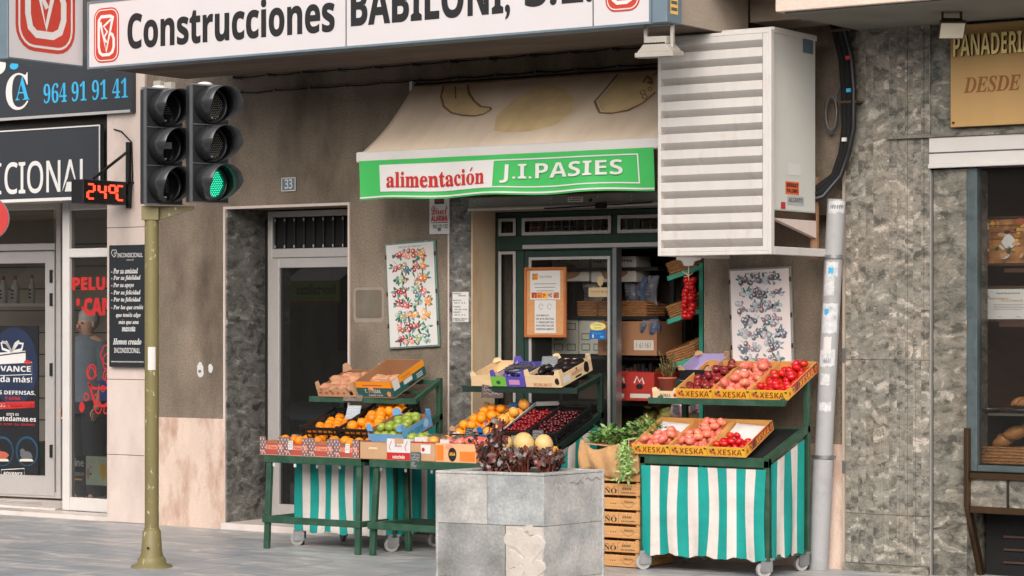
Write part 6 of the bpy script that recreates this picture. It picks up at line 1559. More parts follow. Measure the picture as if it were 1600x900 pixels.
def leaf(mb, p, d, L, W, m, n=Z_, fold=.25):
    d = Vector(d).normalized(); n = Vector(n); s = d.cross(n)
    if s.length < .01: s = Vector((1, 0, 0))
    s.normalize(); n2 = s.cross(d)
    pts = [p, p + d * L * .35 + s * W * .5 + n2 * W * fold, p + d * L * .75 + s * W * .32 + n2 * W * fold * .5, p + d * L - n2 * L * .12, p + d * L * .75 - s * W * .32 + n2 * W * fold * .5, p + d * L * .35 - s * W * .5 + n2 * W * fold, p + d * L * .4, p + d * L * .72]
    mb.add(pts, [(0, 1, 6), (1, 2, 7, 6), (2, 3, 7), (3, 4, 7), (4, 5, 6, 7), (5, 0, 6)], m, True)
HERB = [mat('herb_leaf', srgb(96, 140, 66), .5, var=.2, scale=12), mat('herb_leaf_light', srgb(150, 180, 104), .5, var=.15, scale=12), mat('herb_leaf_dark', srgb(56, 98, 46), .5, var=.2, scale=12)]
def herbs(name, label, c, rx, ry, rz, n, L, W, seed, mats=HERB, stems=14, cat='herbs'):
    g = random.Random(seed); o = thing(name, label, cat, c)
    b = MB(); c = Vector(c)
    for k in range(n):
        a = g.uniform(0, 6.28); q = g.random() ** .5; h = g.random()
        p = c + Vector((rx * q * math.cos(a), ry * q * math.sin(a), rz * h * (1 - q * .5)))
        d = Vector((math.cos(a) * q + g.uniform(-.6, .6), math.sin(a) * q - .25 + g.uniform(-.6, .6), g.uniform(-.3, .9)))
        leaf(b, p, d, L * g.uniform(.6, 1.2), W * g.uniform(.7, 1.2), g.choice(mats), Vector((g.uniform(-.4, .4), g.uniform(-.8, .1), 1)))
    b.build('foliage', o)
    b = MB()
    for k in range(stems):
        a = g.uniform(0, 6.28); q = g.random() ** .5; p = c + Vector((rx * q * math.cos(a), ry * q * math.sin(a), rz * .8)); b.tube([c + Vector((rx * q * .3 * math.cos(a), ry * q * .3 * math.sin(a), -.02)), c.lerp(p, .6), p], .003, HERB[1], 5)
    b.build('stems', o)
    return o
herbs('chard_bunch', 'bunch of broad green leaves in the burlap covered crate', (1.20, -.60, .80), .12, .11, .11, 170, .06, .032, 31)
herbs('herb_bunch', 'bunch of parsley and mint next to the tomato trays', (1.42, -.52, .82), .14, .12, .15, 320, .045, .022, 32)
g = random.Random(9); cb = A(978, 700, -.79); o = thing('celery_bunch', 'pale green celery leaves hanging down over the burlap', 'celery', cb)
b = MB()
for k in range(150):
    t = g.random(); p = cb + Vector((g.gauss(0, .018 * (1 + t)), -.01 + g.gauss(0, .015), .03 - .24 * t)); leaf(b, p, (g.uniform(-1, 1), g.uniform(-.6, .1), g.uniform(-1, .2)), g.uniform(.025, .04), .016, g.choice([HERB[1], HERB[1], HERB[0]]), (0, -1, .4))
b.build('foliage', o); b = MB()
for k in range(6): x = g.uniform(-.02, .02); b.tube([cb + Vector((x, .12, .06)), cb + Vector((x, .0, .05)), cb + Vector((x * 1.4, -.005, -.05)), cb + Vector((x * 2, 0, -.2 + g.uniform(0, .08)))], .0035, HERB[1], 6)
b.build('stems', o)
b = MB(); p = A(988, 697, -.6); b.ball(p, (.03, .03, .045), mat('burgundy_pot', srgb(140, 34, 46), .5, var=.08), 14, 8); tag(b.build('beetroot', loc=p), 'dark red beetroot between the herbs and the lower tomato trays', 'beetroot')

# boxes and rosemary at the left end of the right stall's upper shelf
hb_ = ((1.47, -.52, 1.095), (R(8), 0, R(0)))
def borja_deco(b, w, d, h): b.text('BORJA', 'serif', (w * .28, -.0012, h * .1), X_, Z_, w * .4, h * .5, LETB); b.disc((w * .84, -.0012, h * .4), X_, Z_, .012, .012, REDL, 8)
carton('fruit_box', 'low pale wooden box holding the rosemary pot beside the tomato trays', *hb_, .20, .30, .045, PALEW, PAPER, corners=PALEW, ch=.02, deco=borja_deco)
LILAC = mat('lilac_card', srgb(178, 162, 200), .7, var=.04)
carton('fruit_carton', 'open lilac lined carton behind the dark tomato tray', (1.545, -.30, 1.20), (R(20), 0, R(4)), .24, .30, .08, CARD, LILAC, BLACKM, corners=CARD, ch=.02)
rp = Vector((1.525, -.43, 1.125)); o = thing('rosemary_pot', 'small potted rosemary in a terracotta plastic pot', 'potted plant', rp)
b = MB(); b.lathe([(.0, .002), (.043, .0), (.058, .09), (.062, .09), (.062, .102), (.054, .102), (.052, .085), (0, .085)], TERRA, 24, rp); b.build('pot', o)
b = MB(); g = random.Random(12); RL = mat('rosemary_leaf', srgb(78, 104, 66), .6, var=.2, scale=20); RL2 = mat('rosemary_leaf_pale', srgb(126, 146, 104), .6, var=.15)
st = MB()
for k in range(26):
    a = g.uniform(0, 6.28); q = g.uniform(0, .05); tip = rp + Vector((math.cos(a) * (q + .035), math.sin(a) * (q + .03), .085 + g.uniform(.08, .17) * (1 if k else 1.35))); base = rp + Vector((math.cos(a) * q * .7, math.sin(a) * q * .7, .085))
    st.tube([base, base.lerp(tip, .5) + Vector((0, 0, .01)), tip], .0018, BROWNL, 5)
    for j in range(26):
        p = base.lerp(tip, .12 + .88 * j / 26); d = Vector((g.uniform(-1, 1), g.uniform(-1, 1), .6)); leaf(b, p, d, .024, .0045, g.choice([RL, RL, RL2]))
b.build('foliage', o); st.build('stems', o)

# ------------------------------------------------------------------ planter
pz_ = .75
Pq = [Vector((1.531, -2.994, 0)), Vector((2.196, -2.883, 0)), Vector((2.258, -2.352, 0))]; Pq.append(Pq[0] + Pq[2] - Pq[1])
L = thing('stone_planter', 'square grey stone clad planter with a carved pale tile in front of the stalls', 'planter', (1.86, -2.66, 0))
STONE = mat('planter_stone', srgb(182, 183, 181), .55, scale=7, col2=srgb(134, 138, 139), grain=.14, gscale=60, detail=9, bump=.2, bscale=60, dirt=srgb(120, 116, 110), dscale=3, damt=.45)
STONE2 = mat('planter_stone_pale', srgb(196, 190, 184), .55, scale=6, col2=srgb(152, 152, 150), grain=.14, gscale=60, detail=9, bump=.2, bscale=60, dirt=srgb(140, 130, 120), dscale=3, damt=.4)
STONE3 = mat('planter_stone_dark', srgb(164, 162, 158), .55, scale=6, col2=srgb(124, 124, 122), grain=.14, gscale=60, detail=9, bump=.2, bscale=60, dirt=srgb(104, 96, 90), dscale=3, damt=.5)
def side(a, c, rows):
    d = (c - a); n = Vector((d.y, -d.x, 0)).normalized()
    b = MB()
    for z0, z1, cuts, ms in rows:
        for (u0, u1), m in zip(zip(cuts, cuts[1:]), ms):
            p, q = a + d * (u0 + .0012), a + d * (u1 - .0012); th_ = .016 + rnd.uniform(0, .0015)
            v = [p, q, q + n * 0, p]; b.add([p - n * .002 + Z_ * (z0 + .001), q - n * .002 + Z_ * (z0 + .001), q - n * .002 + Z_ * (z1 - .001), p - n * .002 + Z_ * (z1 - .001), p - n * th_ + Z_ * (z0 + .001), q - n * th_ + Z_ * (z0 + .001), q - n * th_ + Z_ * (z1 - .001), p - n * th_ + Z_ * (z1 - .001)], [(0, 1, 2, 3), (4, 7, 6, 5), (0, 4, 5, 1), (1, 5, 6, 2), (2, 6, 7, 3), (3, 7, 4, 0)], m)
    return b
za, zb_ = .735, A(700, 817, -2.97).z - .0
side(Pq[0], Pq[1], ((zb_, za, (0, .48, 1), (STONE2, STONE)), (zb_ - .30, zb_, (0, .645), (STONE3,)), (0, zb_ - .30, (0, .3, 1), (STONE2, STONE)))).build('cladding_tile', L, bev=.002)
side(Pq[1], Pq[2], ((zb_, za, (0, 1), (STONE2,)), (zb_ - .30, zb_, (0, .52, 1), (STONE2, STONE2)), (0, zb_ - .30, (0, .6, 1), (STONE, STONE2)))).build('cladding_tile', L, bev=.002)
side(Pq[2], Pq[3], ((0, za, (0, 1), (STONE2,)),)).build('cladding_tile', L, bev=.002)
side(Pq[3], Pq[0], ((0, za, (0, 1), (STONE2,)),)).build('cladding_tile', L, bev=.002)
cen = sum(Pq, Vector()) / 4
b = MB(); ins = [p + (cen - p).normalized() * .03 for p in Pq]; inn = [p + (cen - p).normalized() * .085 for p in Pq]
b.add([p + Z_ * 0 for p in ins] + [p + Z_ * .70 for p in ins], [(0, 1, 5, 4), (1, 2, 6, 5), (2, 3, 7, 6), (3, 0, 4, 7)], BLACKM)
b.add([p + Z_ * .665 for p in inn], [(0, 1, 2, 3)], mat('planter_soil', srgb(62, 48, 40), .95, var=.3, scale=40, bump=.6, bscale=60)); b.build('soil_core', L)
b = MB(); n = 4
b.add([p + Z_ * .737 for p in Pq] + [p + Z_ * .75 for p in Pq] + [p + Z_ * .75 for p in inn] + [p + Z_ * .665 for p in inn], [(0, 1, 5, 4), (1, 2, 6, 5), (2, 3, 7, 6), (3, 0, 4, 7), (4, 5, 9, 8), (5, 6, 10, 9), (6, 7, 11, 10), (7, 4, 8, 11), (8, 9, 13, 12), (9, 10, 14, 13), (10, 11, 15, 14), (11, 8, 12, 15)], STONE2); b.build('coping', L, bev=.003)
# carved pale tile with heart petals
d = (Pq[1] - Pq[0]).normalized(); nn = Vector((d.y, -d.x, 0)); LWd = (Pq[1] - Pq[0]).length
CARV = mat('carved_pale_stone', srgb(196, 186, 176), .8, var=.07, scale=14, bump=.2, bscale=60, dirt=srgb(166, 152, 140), dscale=9, damt=.5)
b = MB(); o0 = Pq[0] + d * LWd * .648
b.T = Matrix(((d.x, -nn.x, 0, o0.x), (d.y, -nn.y, 0, o0.y), (0, 0, 1, 0), (0, 0, 0, 1)))
wT = LWd * .352
b.box(.002, wT - .001, .004, .018, zb_ - .30 + .002, zb_ - .002, CARV)
def heart(cx, cz, s, rot, k):
    pts = []
    for i in range(20):
        t = 2 * math.pi * i / 20; x = .016 * 16 * math.sin(t) ** 3 * s; z = .016 * (13 * math.cos(t) - 5 * math.cos(2 * t) - 2 * math.cos(3 * t) - math.cos(4 * t)) * s
        pts.append((cx + x * math.cos(rot) - z * math.sin(rot), cz + x * math.sin(rot) + z * math.cos(rot)))
    v = [(x, .004 - .004 - .0006 * k, z) for x, z in pts]; v += [(x + (x - cx) * .12, .005, z + (z - cz) * .12) for x, z in pts]; c_ = (cx, .004 - .006 - .0006 * k, cz); n = 20
    b.add(v + [c_], [(i, n + i, n + (i + 1) % n, (i + 1) % n) for i in range(n)] + [(2 * n, i, (i + 1) % n) for i in range(n)], CARV)
for k, (fx, fz, s, r_) in enumerate(((.26, .74, .26, .5), (.64, .60, .34, .1), (.22, .36, .22, -.5), (.70, .22, .28, -.2), (.28, .1, .22, .4), (.62, .94, .13, 2.6))): heart(wT * fx, zb_ - .30 + .30 * fz, s, r_, k)
b.build('carved_tile', L)
b = MB(); d2 = (Pq[2] - Pq[1]).normalized(); p = Pq[1] + Vector((d2.y, -d2.x, 0)) * .0005 + Z_ * .70
gg = random.Random(8); L2 = (Pq[2] - Pq[1]).length
b.ribbon([(.18 * L2 + k * .012, -.02 + gg.uniform(-.012, .012)) for k in range(9)], .004, p, d2, Z_, LETW); b.ribbon([(.42 * L2 + k * .009, -.01 + gg.uniform(-.014, .014)) for k in range(14)], .003, p, d2, Z_, GREYF); b.ribbon([(.68 * L2 + k * .012, -.0 + .008 * math.sin(k)) for k in range(12)], .003, p, d2, Z_, GREYF); b.build('scribble', L)
# bronze leaved plants
PL = [mat('bronze_leaf', srgb(78, 42, 34), .22, var=.25, scale=20), mat('bronze_leaf_grey', srgb(104, 88, 80), .2, var=.2, scale=20), mat('bronze_leaf_red', srgb(118, 48, 38), .3, var=.2, scale=20), mat('bronze_leaf_dark', srgb(50, 30, 26), .25, var=.2, scale=20)]
STM = mat('red_stem', srgb(128, 68, 50), .5, var=.2, scale=30)
g = random.Random(77)
spots = [(.16, .62, 'at the left edge of the planter', .17), (.30, .45, 'with the tallest grey leaf, left of centre', .26), (.45, .6, 'in the middle of the planter', .2), (.58, .35, 'right of the middle near the planter front', .21), (.72, .55, 'with bare red stems at the right', .19), (.40, .28, 'low at the front of the planter', .15), (.64, .72, 'at the back of the planter', .18)]
for i, (u, v_, dd, hh) in enumerate(spots):
    c = Pq[0] + (Pq[1] - Pq[0]) * u + (Pq[3] - Pq[0]) * v_ + Z_ * .665; o = thing('bronze_leaf_plant', 'bronze leaved plant ' + dd, 'plant', c, group='bronze leaved plants in the planter')
    b = MB(); s_ = MB()
    for k in range(22):
        a = g.uniform(0, 6.28); q = g.uniform(.02, .12); h = hh * g.uniform(.6, 1.15) * (1.25 if i < 2 else .82) + .03; tip = c + Vector((q * math.cos(a), q * math.sin(a), h)); mid = c.lerp(tip, .55) + Vector((g.uniform(-.025, .025), g.uniform(-.025, .025), .02))
        s_.tube([c + Vector((g.uniform(-.05, .05), g.uniform(-.05, .05), 0)), mid, tip], [.0055, .005, .0035], STM if g.random() < .75 else PL[3], 6)
        if g.random() < (.82 if i != 4 else .4):
            for z_ in range(g.randint(2, 5)):
                p = mid.lerp(tip, g.uniform(.1, 1.0)); dr = Vector((g.uniform(-1, 1), g.uniform(-1, .6), g.uniform(-.3, .7))); r_ = g.uniform(.014, .03)
                nr = Vector((g.uniform(-.5, .8), -.8, g.uniform(.1, 1))).normalized(); e1 = dr.cross(nr).normalized(); e2 = nr.cross(e1); cc = p + dr.normalized() * r_
                pts = [cc + nr * .004] + [cc + (e1 * math.cos(t * .785) * r_ + e2 * math.sin(t * .785) * r_ * .55) * g.uniform(.9, 1.1) - nr * .004 * math.cos(t * 1.57) for t in range(8)]
                b.add(pts, [(0, t + 1, (t + 1) % 8 + 1) for t in range(8)], g.choice(PL), True)
    b.build('foliage', o); s_.build('stems', o)
# ------------------------------------------------------------------ inside and on the grocery window
def pbox(px0, py0, px1, py1, Y, dep):
    p, q = A(px0, py1, Y), A(px1, py0, Y); return p.x, q.x, Y, Y + dep, p.z, q.z
def goods(name, label, cat, px0, py0, px1, py1, Y, dep, m, deco=None, group=None, bev=.002, right=None):
    x0, x1, y0, y1, z0, z1 = pbox(px0, py0, px1, py1, Y, dep)
    o = thing(name, label, cat, ((x0 + x1) / 2, Y, z0), group=group)
    b = MB(); b.box(x0, x1, y0, y1, z0, z1, [m, right or m, m, m, m, m]); b.build('box_body', o, bev=bev)
    if deco: b = MB(); deco(b, x0, x1, z0, z1, Y - .0015); b.build('printed_artwork', o)
    return o
SHELFM = mat('black_shelf', srgb(30, 28, 27), .6, var=.2, scale=9)
OFFW = mat('off_white_carton', srgb(206, 198, 186), .7, var=.05, scale=7); BOXG = mat('green_outline_print', srgb(52, 110, 84), .6)
SY = .58
zs_ = [A(960, py, SY).z for py in (628, 556, 494, 418, 330)]
sx0, sx1 = A(850, 500, SY).x, A(1030, 500, SY).x
o = thing('display_shelf', 'black shelf unit behind the grocery door stacked with baskets and boxes', 'shelf', (.8, SY, .03))
b = MB()
for z in zs_[:-1]: b.box(sx0, sx1, SY - .02, SY + .45, z - .025, z, SHELFM)
b.build('shelf_boards', o)
b = MB()
for x in (sx0, sx1 - .03): b.box(x, x + .03, SY + .2, SY + .23, .03, 2.4, SHELFM)
b.box(sx0, sx1, SY + .46, SY + .47, .03, 2.4, mat('shelf_back', srgb(84, 70, 58), .8, var=.2, scale=5)); b.build('uprights', o)
def cap(b, x0, x1, z0, z1, y):
    b.text('capón casares', 'plain', (x0 + .02, y, z1 - .05), X_, Z_, (x1 - x0) * .86, .032, LETB, off=.015); b.disc(((x0 + x1) / 2, y, z0 + (z1 - z0) * .35), X_, Z_, (x1 - x0) * .3, .05, CARDD, 14, .15)
goods('poultry_carton', 'white carton printed with a brown capon on the top shelf behind the door glass', 'carton', 862, 398, 920, 440, SY, .2, OFFW, cap)
goods('poultry_carton', 'white carton printed with a brown capon on the top shelf in the open doorway', 'carton', 924, 400, 994, 441, SY, .2, OFFW, cap)
def basket(label, x, y, z, w, d, h, rx=0.0):
    o = thing('wicker_basket', label, 'basket', (x, y, z), (rx, 0, 0), 'wicker baskets in the grocery')
    b = open_box(w, d, h, .012, WICK, WICK, hb=h * 1.0)
    r_ = MB(); r_.tube([(0, 0, h), (w, 0, h), (w, d, h), (0, d, h), (0, 0, h)], .009, WICK, 6); r_.build('rim', o, local=True)
    for k in range(1, 5): b.tube([(-.002, -.002, h * k / 5), (w + .002, -.002, h * k / 5), (w + .002, d, h * k / 5)], .006, WICK, 5)
    b.build('woven_body', o, local=True); return o
for i, (px0, px1, dd) in enumerate(((902, 934, 'left of the three on the shelf behind the door'), (935, 968, 'middle of the three on the shelf by the door post'), (970, 1012, 'right of the three on the shelf, holding grey bags'))):
    p = A(px0, 493, SY - .02); basket('wicker basket, ' + dd, p.x, SY - .015, zs_[2] + .001, A(px1, 493, SY).x - p.x, .25, .10)
BAGM = mat('grey_snack_bag', srgb(128, 128, 138), .3, var=.2, scale=25); BAGB = mat('blue_snack_bag', srgb(96, 110, 140), .3, var=.25, scale=25)
def bag(label, px0, py0, px1, py1, Y, m, seed, group='grey snack bags in the grocery'):
    x0, x1, y0, y1, z0, z1 = pbox(px0, py0, px1, py1, Y, .08); g = random.Random(seed); b = MB(); nx, nz = 7, 9
    for s_ in (-1, 1):
        v = []
        for j in range(nz + 1):
            for i in range(nx + 1):
                t, s = i / nx, j / nz; bulge = .05 * math.sin(math.pi * t) ** .6 * math.sin(math.pi * s) ** .7
                v.append((x0 + (x1 - x0) * t + .01 * math.sin(s * 5 + seed), Y + .05 + s_ * (bulge + .003) + g.uniform(-.004, .004), z0 + (z1 - z0) * s))
        f = [(j * (nx + 1) + i, j * (nx + 1) + i + 1, (j + 1) * (nx + 1) + i + 1, (j + 1) * (nx + 1) + i) for j in range(nz) for i in range(nx)]
        b.add(v, f if s_ < 0 else [q[::-1] for q in f], m)
    for k in range(5): z = z0 + (z1 - z0) * (.3 + .1 * k); b.box(x0 + (x1 - x0) * .3, x0 + (x1 - x0) * .7, Y - .009, Y - .008, z, z + .01, GREYF)
    tag(b.build('snack_bag', loc=((x0 + x1) / 2, Y, z0)), label, 'bag', group)
bag('grey snack bag standing in the right wicker basket, first behind the door post', 972, 432, 992, 476, SY + .05, BAGM, 1)
bag('grey snack bag standing in the right wicker basket, the darkest in the middle', 992, 433, 1006, 476, SY + .05, BAGB, 2)
bag('grey snack bag standing in the right wicker basket, the one furthest right', 1006, 430, 1022, 477, SY + .05, BAGM, 3)
bag('blue snack bag sliding off the cardboard box under the baskets', 997, 500, 1008, 524, SY - .12, BAGB, 4); bag('blue snack bag at the right corner of the cardboard box', 1010, 499, 1024, 528, SY - .12, BAGB, 5)
bag('clear bag of grey nuts behind the left wicker basket', 906, 440, 934, 474, SY + .06, mat('nut_bag', srgb(150, 140, 130), .35, var=.25, scale=40), 6); bag('clear bag of pale cereal behind the middle wicker basket', 938, 462, 960, 476, SY + .06, MATS['nut_bag'], 7)
def greenlab(b, x0, x1, z0, z1, y):
    for k in range(3):
        for q in range(2):
            if (k + q) % 3 == 2: continue
            a = x0 + (x1 - x0) * (.1 + .48 * q); c = z0 + (z1 - z0) * (.1 + .3 * k); b.box(a, a + (x1 - x0) * .34, y, y + .001, c, c + (z1 - z0) * .2, BOXG); b.box(a + .006, a + (x1 - x0) * .34 - .006, y - .0008, y, c + .006, c + (z1 - z0) * .2 - .006, OFFW)
goods('label_carton', 'white carton with green outlined labels, the left one behind the door glass', 'carton', 862, 499, 903, 553, SY, .2, OFFW, greenlab); goods('label_carton', 'white carton with green outlined labels, the right one beside the cardboard box', 'carton', 905, 499, 944, 553, SY, .2, OFFW, greenlab)
def cbl(b, x0, x1, z0, z1, y):
    a = x0 + (x1 - x0) * .62; b.box(a, x0 + (x1 - x0) * .95, y, y + .001, z0 + (z1 - z0) * .16, z0 + (z1 - z0) * .45, OFFW); b.text('1 61161', 'plain', (a + .02, y - .001, z0 + (z1 - z0) * .22), X_, Z_, (x1 - x0) * .24, .04, GREYF)
    for k in (0, 1): b.ribbon([(x0 + .06 + k * .03 + .012 * math.cos(t), z0 + .04 + .012 * math.sin(t)) for t in [i * .7 for i in range(9)]], .004, (0, y, 0), X_, Z_, LETB, True)
goods('cardboard_box', 'large brown cardboard box with a white number label in the doorway', 'cardboard box', 934, 502, 1026, 555, SY - .1, .35, CARDD, cbl)
def redart(b, x0, x1, z0, z1, y):
    b.ribbon([(x0 + (x1 - x0) * a, z0 + (z1 - z0) * c) for a, c in ((.25, .62), (.35, .85), (.45, .66), (.55, .8), (.62, .6))], .012, (0, y, 0), X_, Z_, OFFW); b.disc((x0 + (x1 - x0) * .45, y - .0006, z0 + (z1 - z0) * .5), X_, Z_, .03, .02, LETB, 12); b.box(x0 + .02, x1 - .03, y, y + .001, z0 + .02, z0 + .05, OFFW)
REDB = mat('red_carton', srgb(170, 46, 36), .55, var=.08)
goods('snack_carton', 'red carton with a white drawing, half hidden by the door post', 'carton', 966, 580, 981, 626, SY - .12, .3, REDB, redart); goods('snack_carton', 'red display carton of chocolate bars next to the rosemary pot', 'carton', 981, 582, 1022, 626, SY - .12, .35, REDB, redart)
g = random.Random(3)
for k in range(9):
    b = MB(); p = A(968 + k * 6, 578, SY + .02 + g.uniform(0, .1)); b.box(p.x - .012, p.x + .012, p.y, p.y + .02, p.z - .05, p.z + .03 + g.uniform(-.02, .02), g.choice([BLACK, DWOOD_LETSHADE, CHAR])); tag(b.build('dark_packet', loc=p), 'dark packet in the shadow behind the red cartons', 'packet', 'dark packets behind the red cartons')
# upper transom stock
for i, (px0, px1, py0, m, dd) in enumerate(((826, 848, 350, ORG, 'orange carton at the left of the transom window'), (850, 876, 352, OFFW, 'pale carton with dark lettering in the transom window, left'), (878, 918, 352, OFFW, 'wide pale carton with dark lettering in the transom window, middle'), (926, 950, 354, OFFW, 'narrow pale carton at the right end of the transom window'), (836, 862, 331, DRED, 'dark red carton high in the transom window'), (896, 940, 333, CARD, 'tan carton high in the transom window'))):
    def dk(b, x0, x1, z0, z1, y, k=i):
        for q in range(2): b.box(x0 + .015, x1 - .02, y, y + .001, z1 - .03 - q * .025, z1 - .018 - q * .025, LETB if k else LETW)
    goods('stock_carton', dd, 'carton', px0, py0, px1, py0 + 22, .62, .15, m, dk)
goods('stock_carton', 'white carton behind the bars of the right transom window', 'carton', 972, 336, 1000, 369, .6, .15, PAPER); goods('stock_carton', 'white carton with red line behind the bars at the far right transom window', 'carton', 1002, 338, 1026, 369, .6, .15, OFFW, lambda b, x0, x1, z0, z1, y: b.box(x0, x1, y, y + .001, z1 - .03, z1 - .02, REDL))
b = MB(); z = A(900, 373, .6).z; b.box(-.05, 1.5, .45, .9, z - .03, z, SHELFM); tag(b.build('storage_ledge', loc=(.7, .6, z)), 'dark ledge carrying cartons behind the transom windows', 'ledge')
# notice board on the door
y = .252; p, q = A(820, 527, y), A(885, 417, y); W = q.x - p.x; H = q.z - p.z
L = thing('notice_board', 'orange wood framed cork notice board hung on the grocery door with two papers', 'notice board', (p.x, y, p.z))
b = MB(); frame(b, p.x, q.x, p.z, q.z, y - .012, .02, .022, mat('orange_wood', srgb(176, 104, 54), .5, var=.1, scale=8, stretch=(4, 1, 1))); b.build('frame', L, bev=.003)
b = MB(); b.box(p.x + .02, q.x - .02, y - .002, y + .008, p.z + .02, q.z - .02, mat('cork', srgb(202, 146, 96), .85, var=.08, scale=40)); b.build('cork_panel', L)
b = MB(); yy = y - .005; a0, a1, b0, b1 = p.x + W * .14, p.x + W * .86, p.z + H * .54, p.z + H * .95
b.box(a0, a1, yy, yy + .001, b0, b1, PAPER); yy -= .0008
b.box(a0 + .02, a0 + .025, yy, yy + .0005, b1 - .065, b1 - .02, BOXG)
for k in range(4): b.box(a0 + .025, a0 + .065, yy, yy + .0005, b1 - .065 + k * .0112, b1 - .0595 + k * .0112, YEL if True else REDL); b.box(a0 + .025, a0 + .065, yy, yy + .0005, b1 - .0595 + k * .0112, b1 - .054 + k * .0112, REDL)
b.text('Citrus Felices', 'light', (a0 + .075, yy, b1 - .05), X_, Z_, .11, .018, GREYF); 
for k in range(3): b.box(a0 + .03 + k * .012, a1 - .03 - k * .012, yy, yy + .0005, b1 - .095 - k * .025, b1 - .091 - k * .025, GREYF)
g = random.Random(6)
for k in range(5):
    x0 = a0 + .012 + k * (a1 - a0 - .02) / 5; b.box(x0, x0 + (a1 - a0 - .03) / 5, yy, yy + .0005, b0 + .01, b0 + .05, [DRED, ORG, YEL, OFFW, TERRA][k])
    for j in range(9): b.disc((x0 + g.uniform(.004, .03), yy - .0004, b0 + g.uniform(.014, .046)), X_, Z_, .005, .005, g.choice([YEL, ORG, REDL, TERRA]), 7)
b.build('printed_notice', L)
b = MB(); yy = y - .006; a0, a1, b0, b1 = p.x + W * .25, p.x + W * .76, p.z + H * .06, p.z + H * .53; b.box(a0, a1, yy, yy + .001, b0, b1, PAPER); yy -= .0008
for cx in (.3, .7): b.ribbon([(a0 + (a1 - a0) * cx + .016 * math.cos(t), b1 - .045 + .02 * math.sin(t)) for t in [i * .7 for i in range(9)]], .003, (0, yy, 0), X_, Z_, GREYF)
for k, t in enumerate(('QUE MANCO', 'DE SITIS FRUTAS', 'Y VERDURITAS', 'FAVORITAS DE', 'NUESTROS AMIGOS')): b.text(t, 'plain', (a0 + .012, yy, b0 + .118 - k * .024), X_, Z_, (a1 - a0) * (.6 if k == 0 else .84), .014, LETB, off=.02)
b.build('handwritten_notice', L)
b = MB(); y = .296
c = A(934, 510, y); b.disc(c, X_, Z_, .066, .028, mat('pale_yellow_sticker', srgb(228, 212, 124), .5), 20); b.text('COMERÇ', 'plain', (c.x, y - .001, c.z + .003), X_, Z_, .075, .014, GREYF, align='c'); b.text('CIUTAT', 'plain', (c.x, y - .001, c.z - .016), X_, Z_, .06, .012, GREYF, align='c')
p, q = A(922, 530, y), A(947, 516, y); b.box(p.x, q.x, y - .0005, y + .0, p.z, q.z, mat('blue_sticker', srgb(34, 96, 166), .5)); b.text('Gràcies', 'plain', (p.x + .015, y - .0012, q.z - .028), X_, Z_, .08, .016, CYAN); b.box(p.x + .02, p.x + .03, y - .0012, y - .001, p.z + .01, p.z + .032, LETW); b.box(q.x - .05, q.x - .02, y - .0012, y - .001, p.z + .01, p.z + .024, CYAN)
b.build('glass_sticker', shop_door)
b = MB(); c = A(938, 439, .33); b.disc(c, X_, Z_, .025, .038, PALEW, 18); p = A(920, 464, .33); q = A(962, 449, .33); b.box(p.x, q.x, .328, .335, p.z, q.z, PALEW); b.box(c.x - .003, c.x + .003, .329, .333, q.z, c.z, PALEW); b.text('horario de verano', 'plain', (p.x + .02, .327, p.z + .03), X_, Z_, q.x - p.x - .04, .018, TERRA)
tag(b.build('hanging_sign', loc=c), 'small pale wooden sign with round top hanging inside the door glass', 'sign')
# fire extinguisher in the side light
c = A(789, 555, .55); L = thing('fire_extinguisher', 'red fire extinguisher with white label behind the narrow side window', 'extinguisher', c)
b = MB(); b.lathe([(0, -.45), (.07, -.45), (.075, -.4), (.075, .18), (.05, .25), (.02, .28), (.018, .31), (0, .31)], REDB, 20, c); b.build('cylinder_body', L)
b = MB(); v = []
for i in range(9):
    a = R(-110 + i * 16)
    for z in (-.08, .12): v.append(c + Vector((.0757 * math.cos(a), .0757 * math.sin(a), z)))
b.add(v, [(2 * i, 2 * i + 2, 2 * i + 3, 2 * i + 1) for i in range(8)], PAPER); b.build('paper_label', L)
b = MB(); b.box(c.x - .03, c.x + .03, c.y - .02, c.y + .02, c.z + .31, c.z + .35, BLACK); b.tube([c + Vector((.02, -.02, .33)), c + Vector((.1, -.03, .2)), c + Vector((.085, -.03, -.1))], .012, BLACK, 8); b.build('valve_hose', L)
# teal rack with tilted wicker baskets and the tomato string
RY = .62; rxr = A(1097, 500, RY - .22).x
L = thing('teal_rack', 'teal painted rack with angled arms holding wicker baskets in the right of the doorway', 'rack', (rxr, RY, .03))
b = MB(); b.bar((rxr, RY - .22, .03), (rxr, RY - .22, A(1097, 412, RY).z), .03, .03, TEALF); b.bar((rxr, RY + .25, .03), (rxr, RY + .25, 2.0), .03, .03, TEALF); b.bar((rxr - .42, RY + .25, .03), (rxr - .42, RY + .25, 2.0), .04, .03, BLACK); b.build('uprights', L)
for k, (py, dd) in enumerate(((438, 'upper basket on the teal rack above the tomato string'), (506, 'middle basket on the teal rack behind the tomato string'), (578, 'lower basket on the teal rack beside the lilac carton'))):
    z1 = A(1097, py - 20, RY - .22).z; z0 = A(1052, py, RY - .22).z
    b = MB(); b.bar((rxr - .015, RY - .22, z1), (rxr - .24, RY - .26, z1 - .075), .03, .03, TEALF, up=(0, 1, 0)); b.bar((rxr - .24, RY - .26, z1 - .075), (rxr - .24, RY + .2, z1 + .08), .03, .03, TEALF); b.build('shelf_arm', L)
    o = basket('wicker basket, ' + dd, rxr - .235, RY - .24, z1 - .055, .22, .34, .085); o.rotation_euler = (R(14), R(-17), 0)
c = A(1076, 400, .18); ts = thing('tomato_string', 'string of small red tomatoes hanging in the shop doorway', 'tomatoes', c)
